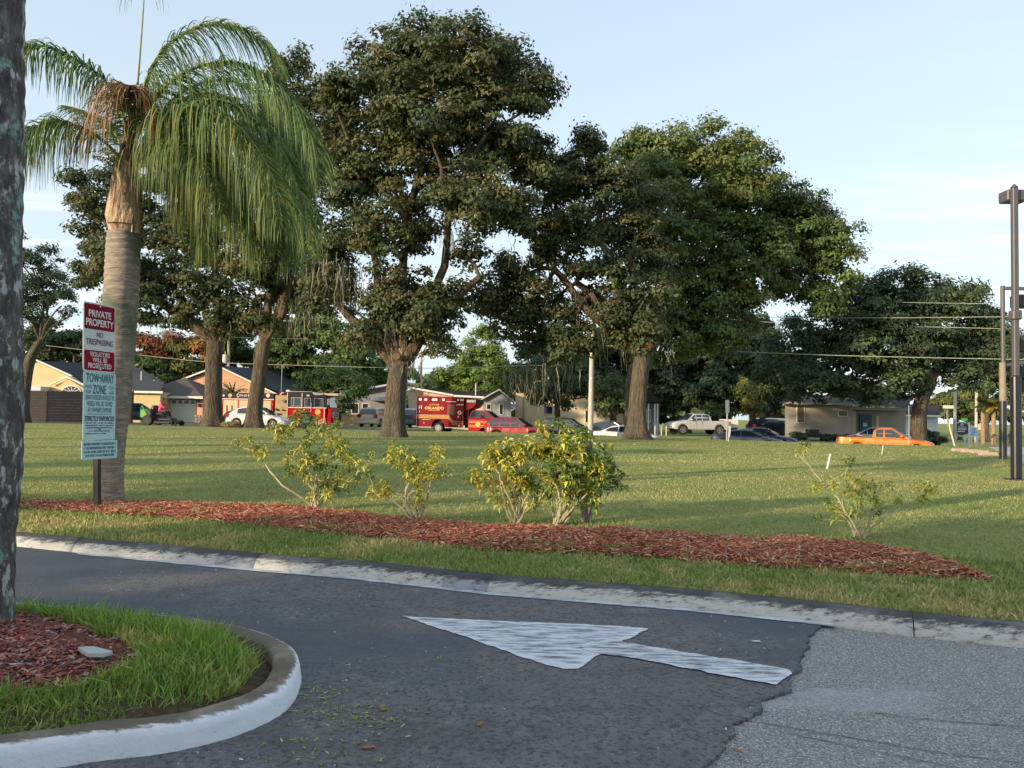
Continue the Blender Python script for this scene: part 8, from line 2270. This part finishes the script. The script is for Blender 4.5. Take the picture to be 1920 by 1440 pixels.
for i, (px, py, lab) in enumerate(((855, 1151, 'brown fallen leaf on the driveway above the arrow tip'), (533, 1077, 'tan leaf on the driveway near the far kerb, left of the dark kerb block'), (718, 1330, 'small brown leaf low on the driveway right of the island'), (690, 1402, 'dark red leaf at the bottom of the driveway'), (900, 1358, 'curled tan leaf in the lower middle of the driveway'), (1382, 1408, 'pale tan leaf on the rough patch near its broken edge'))):
    bit('fallen_leaf', lab, px, py, 0.003, [(-.02, 0), (-.007, .009), (.012, .007), (.022, -.002), (.006, -.008), (-.01, -.006)], 0.004, M_lf, 'fallen leaves on the driveway', rot=i * 1.1)
# loose grass clippings by the island nose and specks over the asphalt
g = np.random.default_rng(55)
cx_, cy_ = [], []
for (px, py, sx_, sy_, n_) in ((650, 1335, 60, 26, 150), (580, 1400, 80, 30, 70), (590, 1295, 26, 16, 70), (700, 1345, 30, 10, 30), (860, 1250, 120, 40, 60)):
    for _ in range(n_):
        q = PZ(px + g.normal(0, sx_), py + abs(g.normal(0, sy_)) - sy_ * .5, 0.004); cx_.append(q.x); cy_.append(q.y)
cx_ = np.array(cx_); cy_ = np.array(cy_); kk = ~inpoly(cx_, cy_, [(p.x, p.y) for p in ipath] ); cx_, cy_ = cx_[kk], cy_[kk]
chips('grass_clippings', cx_, cy_, cx_ * 0 + 0.004, 0.006, 0.025, 0.004, [(0.26, 0.32, 0.09), (0.42, 0.40, 0.2), (0.2, 0.26, 0.07)], 9)
n_ = 1100; gx = g.uniform(-2.6, 3.2, n_); gy = g.uniform(1.9, 5.6, n_); kk = (gy < front_y(gx) - .05) & ~inpoly(gx, gy, [(p.x, p.y) for p in ipath]); gx, gy = gx[kk], gy[kk]
chips('asphalt_specks', gx, gy, gx * 0 + 0.002, 0.004, 0.014, 0.005, [(0.5, 0.5, 0.47), (0.35, 0.33, 0.28), (0.25, 0.2, 0.12)], 10)
# long cracks across the rough pavement
for pts in (((1385, 1349), (1450, 1358), (1530, 1372), (1640, 1390), (1760, 1410), (1930, 1432)), ((1480, 1374), (1600, 1400), (1700, 1420), (1800, 1440), (1900, 1462)), ((1640, 1336), (1760, 1350), (1930, 1362))):
    pp_ = [PZ(x, y, -0.010) for x, y in pts]; fine = smooth_path_3d(pp_, 24); V = []
    for a, b_ in zip(fine[:-1], fine[1:]):
        ja = mnoise.noise(a * 30) * .006; jb = mnoise.noise(b_ * 30) * .006; wa = .0022 + .002 * mnoise.noise(a * 12)
        V += [(a.x, a.y + ja - wa, -.0105), (b_.x, b_.y + jb - wa, -.0105), (b_.x, b_.y + jb + wa, -.0105), (a.x, a.y + ja + wa, -.0105)]
    quadmesh('pavement_crack', np.array(V), 4, M_black, kind='structure')
# dead frond piece and straw in the long bed
V = []; T = []
for (px, py) in ((970 - 190, 985), (790, 978), (835, 975), (500, 925)):
    q = G(px, py); z = float(mulch_h(np.array([q.x]), np.array([q.y]))[0]) + .01 if py > 940 else Hf(q.x, q.y)
    for _ in range(16):
        an = g.uniform(-.4, 1.0); L_ = g.uniform(.08, .22); a = np.array([q.x, q.y, z]); d = np.array([math.cos(an), .3 * g.normal(), .35 * abs(g.normal())]); d /= np.linalg.norm(d); s_ = np.array([0, .004, .002])
        V += [a - s_, a + s_, a + d * L_ + s_ * .3, a + d * L_ - s_ * .3]; T.append(np.array([.45, .33, .15]) * g.uniform(.6, 1.2))
quadmesh('dry_straw', np.array(V), 4, tinted('grass_blade', 0.6, 0.3), np.array(T), kind='stuff')
# ================================================================== BEHIND THE CAMERA: what throws the evening shade
# unseen low building with parapet, added and sized to shade the driveway, trees beyond it
dvec = Vector((-SUN_DIR.x, -SUN_DIR.y, 0)).normalized(); nvec = Vector((-dvec.y, dvec.x, 0))
rest = thing('restaurant', 'low tan restaurant building behind the viewer', 'building', (-16, -16, 0))
def quadbox(mb, c, du, dl, z0, z1):
    """box aligned with the light: c centre, half extents du across and dl along"""
    v = []
    for z in (z0, z1):
        for a, b_ in ((-1, -1), (1, -1), (1, 1), (-1, 1)):
            v.append(Vector((c[0], c[1], z)) + nvec * (du * a) + dvec * (dl * b_))
    mb.add(v, [(0, 1, 2, 3), (4, 7, 6, 5), (0, 4, 5, 1), (1, 5, 6, 2), (2, 6, 7, 3), (3, 7, 4, 0)])
def upos(u, l): return nvec * u + dvec * l
M_tan = stucco('tan_restaurant_stucco', (0.40, 0.33, 0.25))
m = MB(); c = upos(-6.2, -16); quadbox(m, (c.x, c.y), 9.4, 7, -0.1, 3.5); m.build('wall', M_tan, rest, world=True)
m = MB(); quadbox(m, (c.x, c.y), 9.55, 7.15, 3.5, 3.75); m.build('parapet', M_trim, rest, world=True)
# unseen trees added along the sun path: soft broken shade over the lawn
def unseen_tree(label, u, l, h0, rad, seed, dens=0.2, n=6):
    g = np.random.default_rng(seed); c = upos(u, l)
    r = thing('tree', label, 'tree', (c.x, c.y, 0), group='trees behind the viewer')
    W = [(c.x + g.normal(0, rad * .55), c.y + g.normal(0, rad * .55), h0 + g.normal(0, rad * .3), rad * g.uniform(.4, .65)) for _ in range(n)]
    V, T = crown_arrays(W, g, 0.6, dens, 0.26, 0.14, OAK); quadmesh('crown', V, 4, M_leaf, T, parent=r)
    m = MB(); m.tube([(c.x, c.y, -.1), (c.x, c.y, h0)], [.25, .12], n=8)
    for q in W: m.tube([(c.x, c.y, h0 * .6), (q[0], q[1], q[2])], [.1, .03], n=5)
    m.build('trunk', M_bark, r, world=True)
BT = [(9.6, -22, 5.6, 1.1), (4.6, -24, 5.6, 0.9), (15.5, -26, 7.4, 2.0), (22, -22, 8.2, 2.2), (27.5, -30, 9.5, 2.0), (12.8, -17, 4.8, 1.2), (18.6, -20, 6.0, 1.4)]
for i, (u, l, h0, rad) in enumerate(BT):
    unseen_tree(['slender tree behind the viewer nearest the restaurant', 'second tree behind the viewer', 'third tree behind the viewer', 'fourth tree behind the viewer', 'tallest tree behind the viewer', 'short tree behind the viewer', 'low tree behind the viewer beside the tall one'][i], u, l, h0, rad, 300 + i)
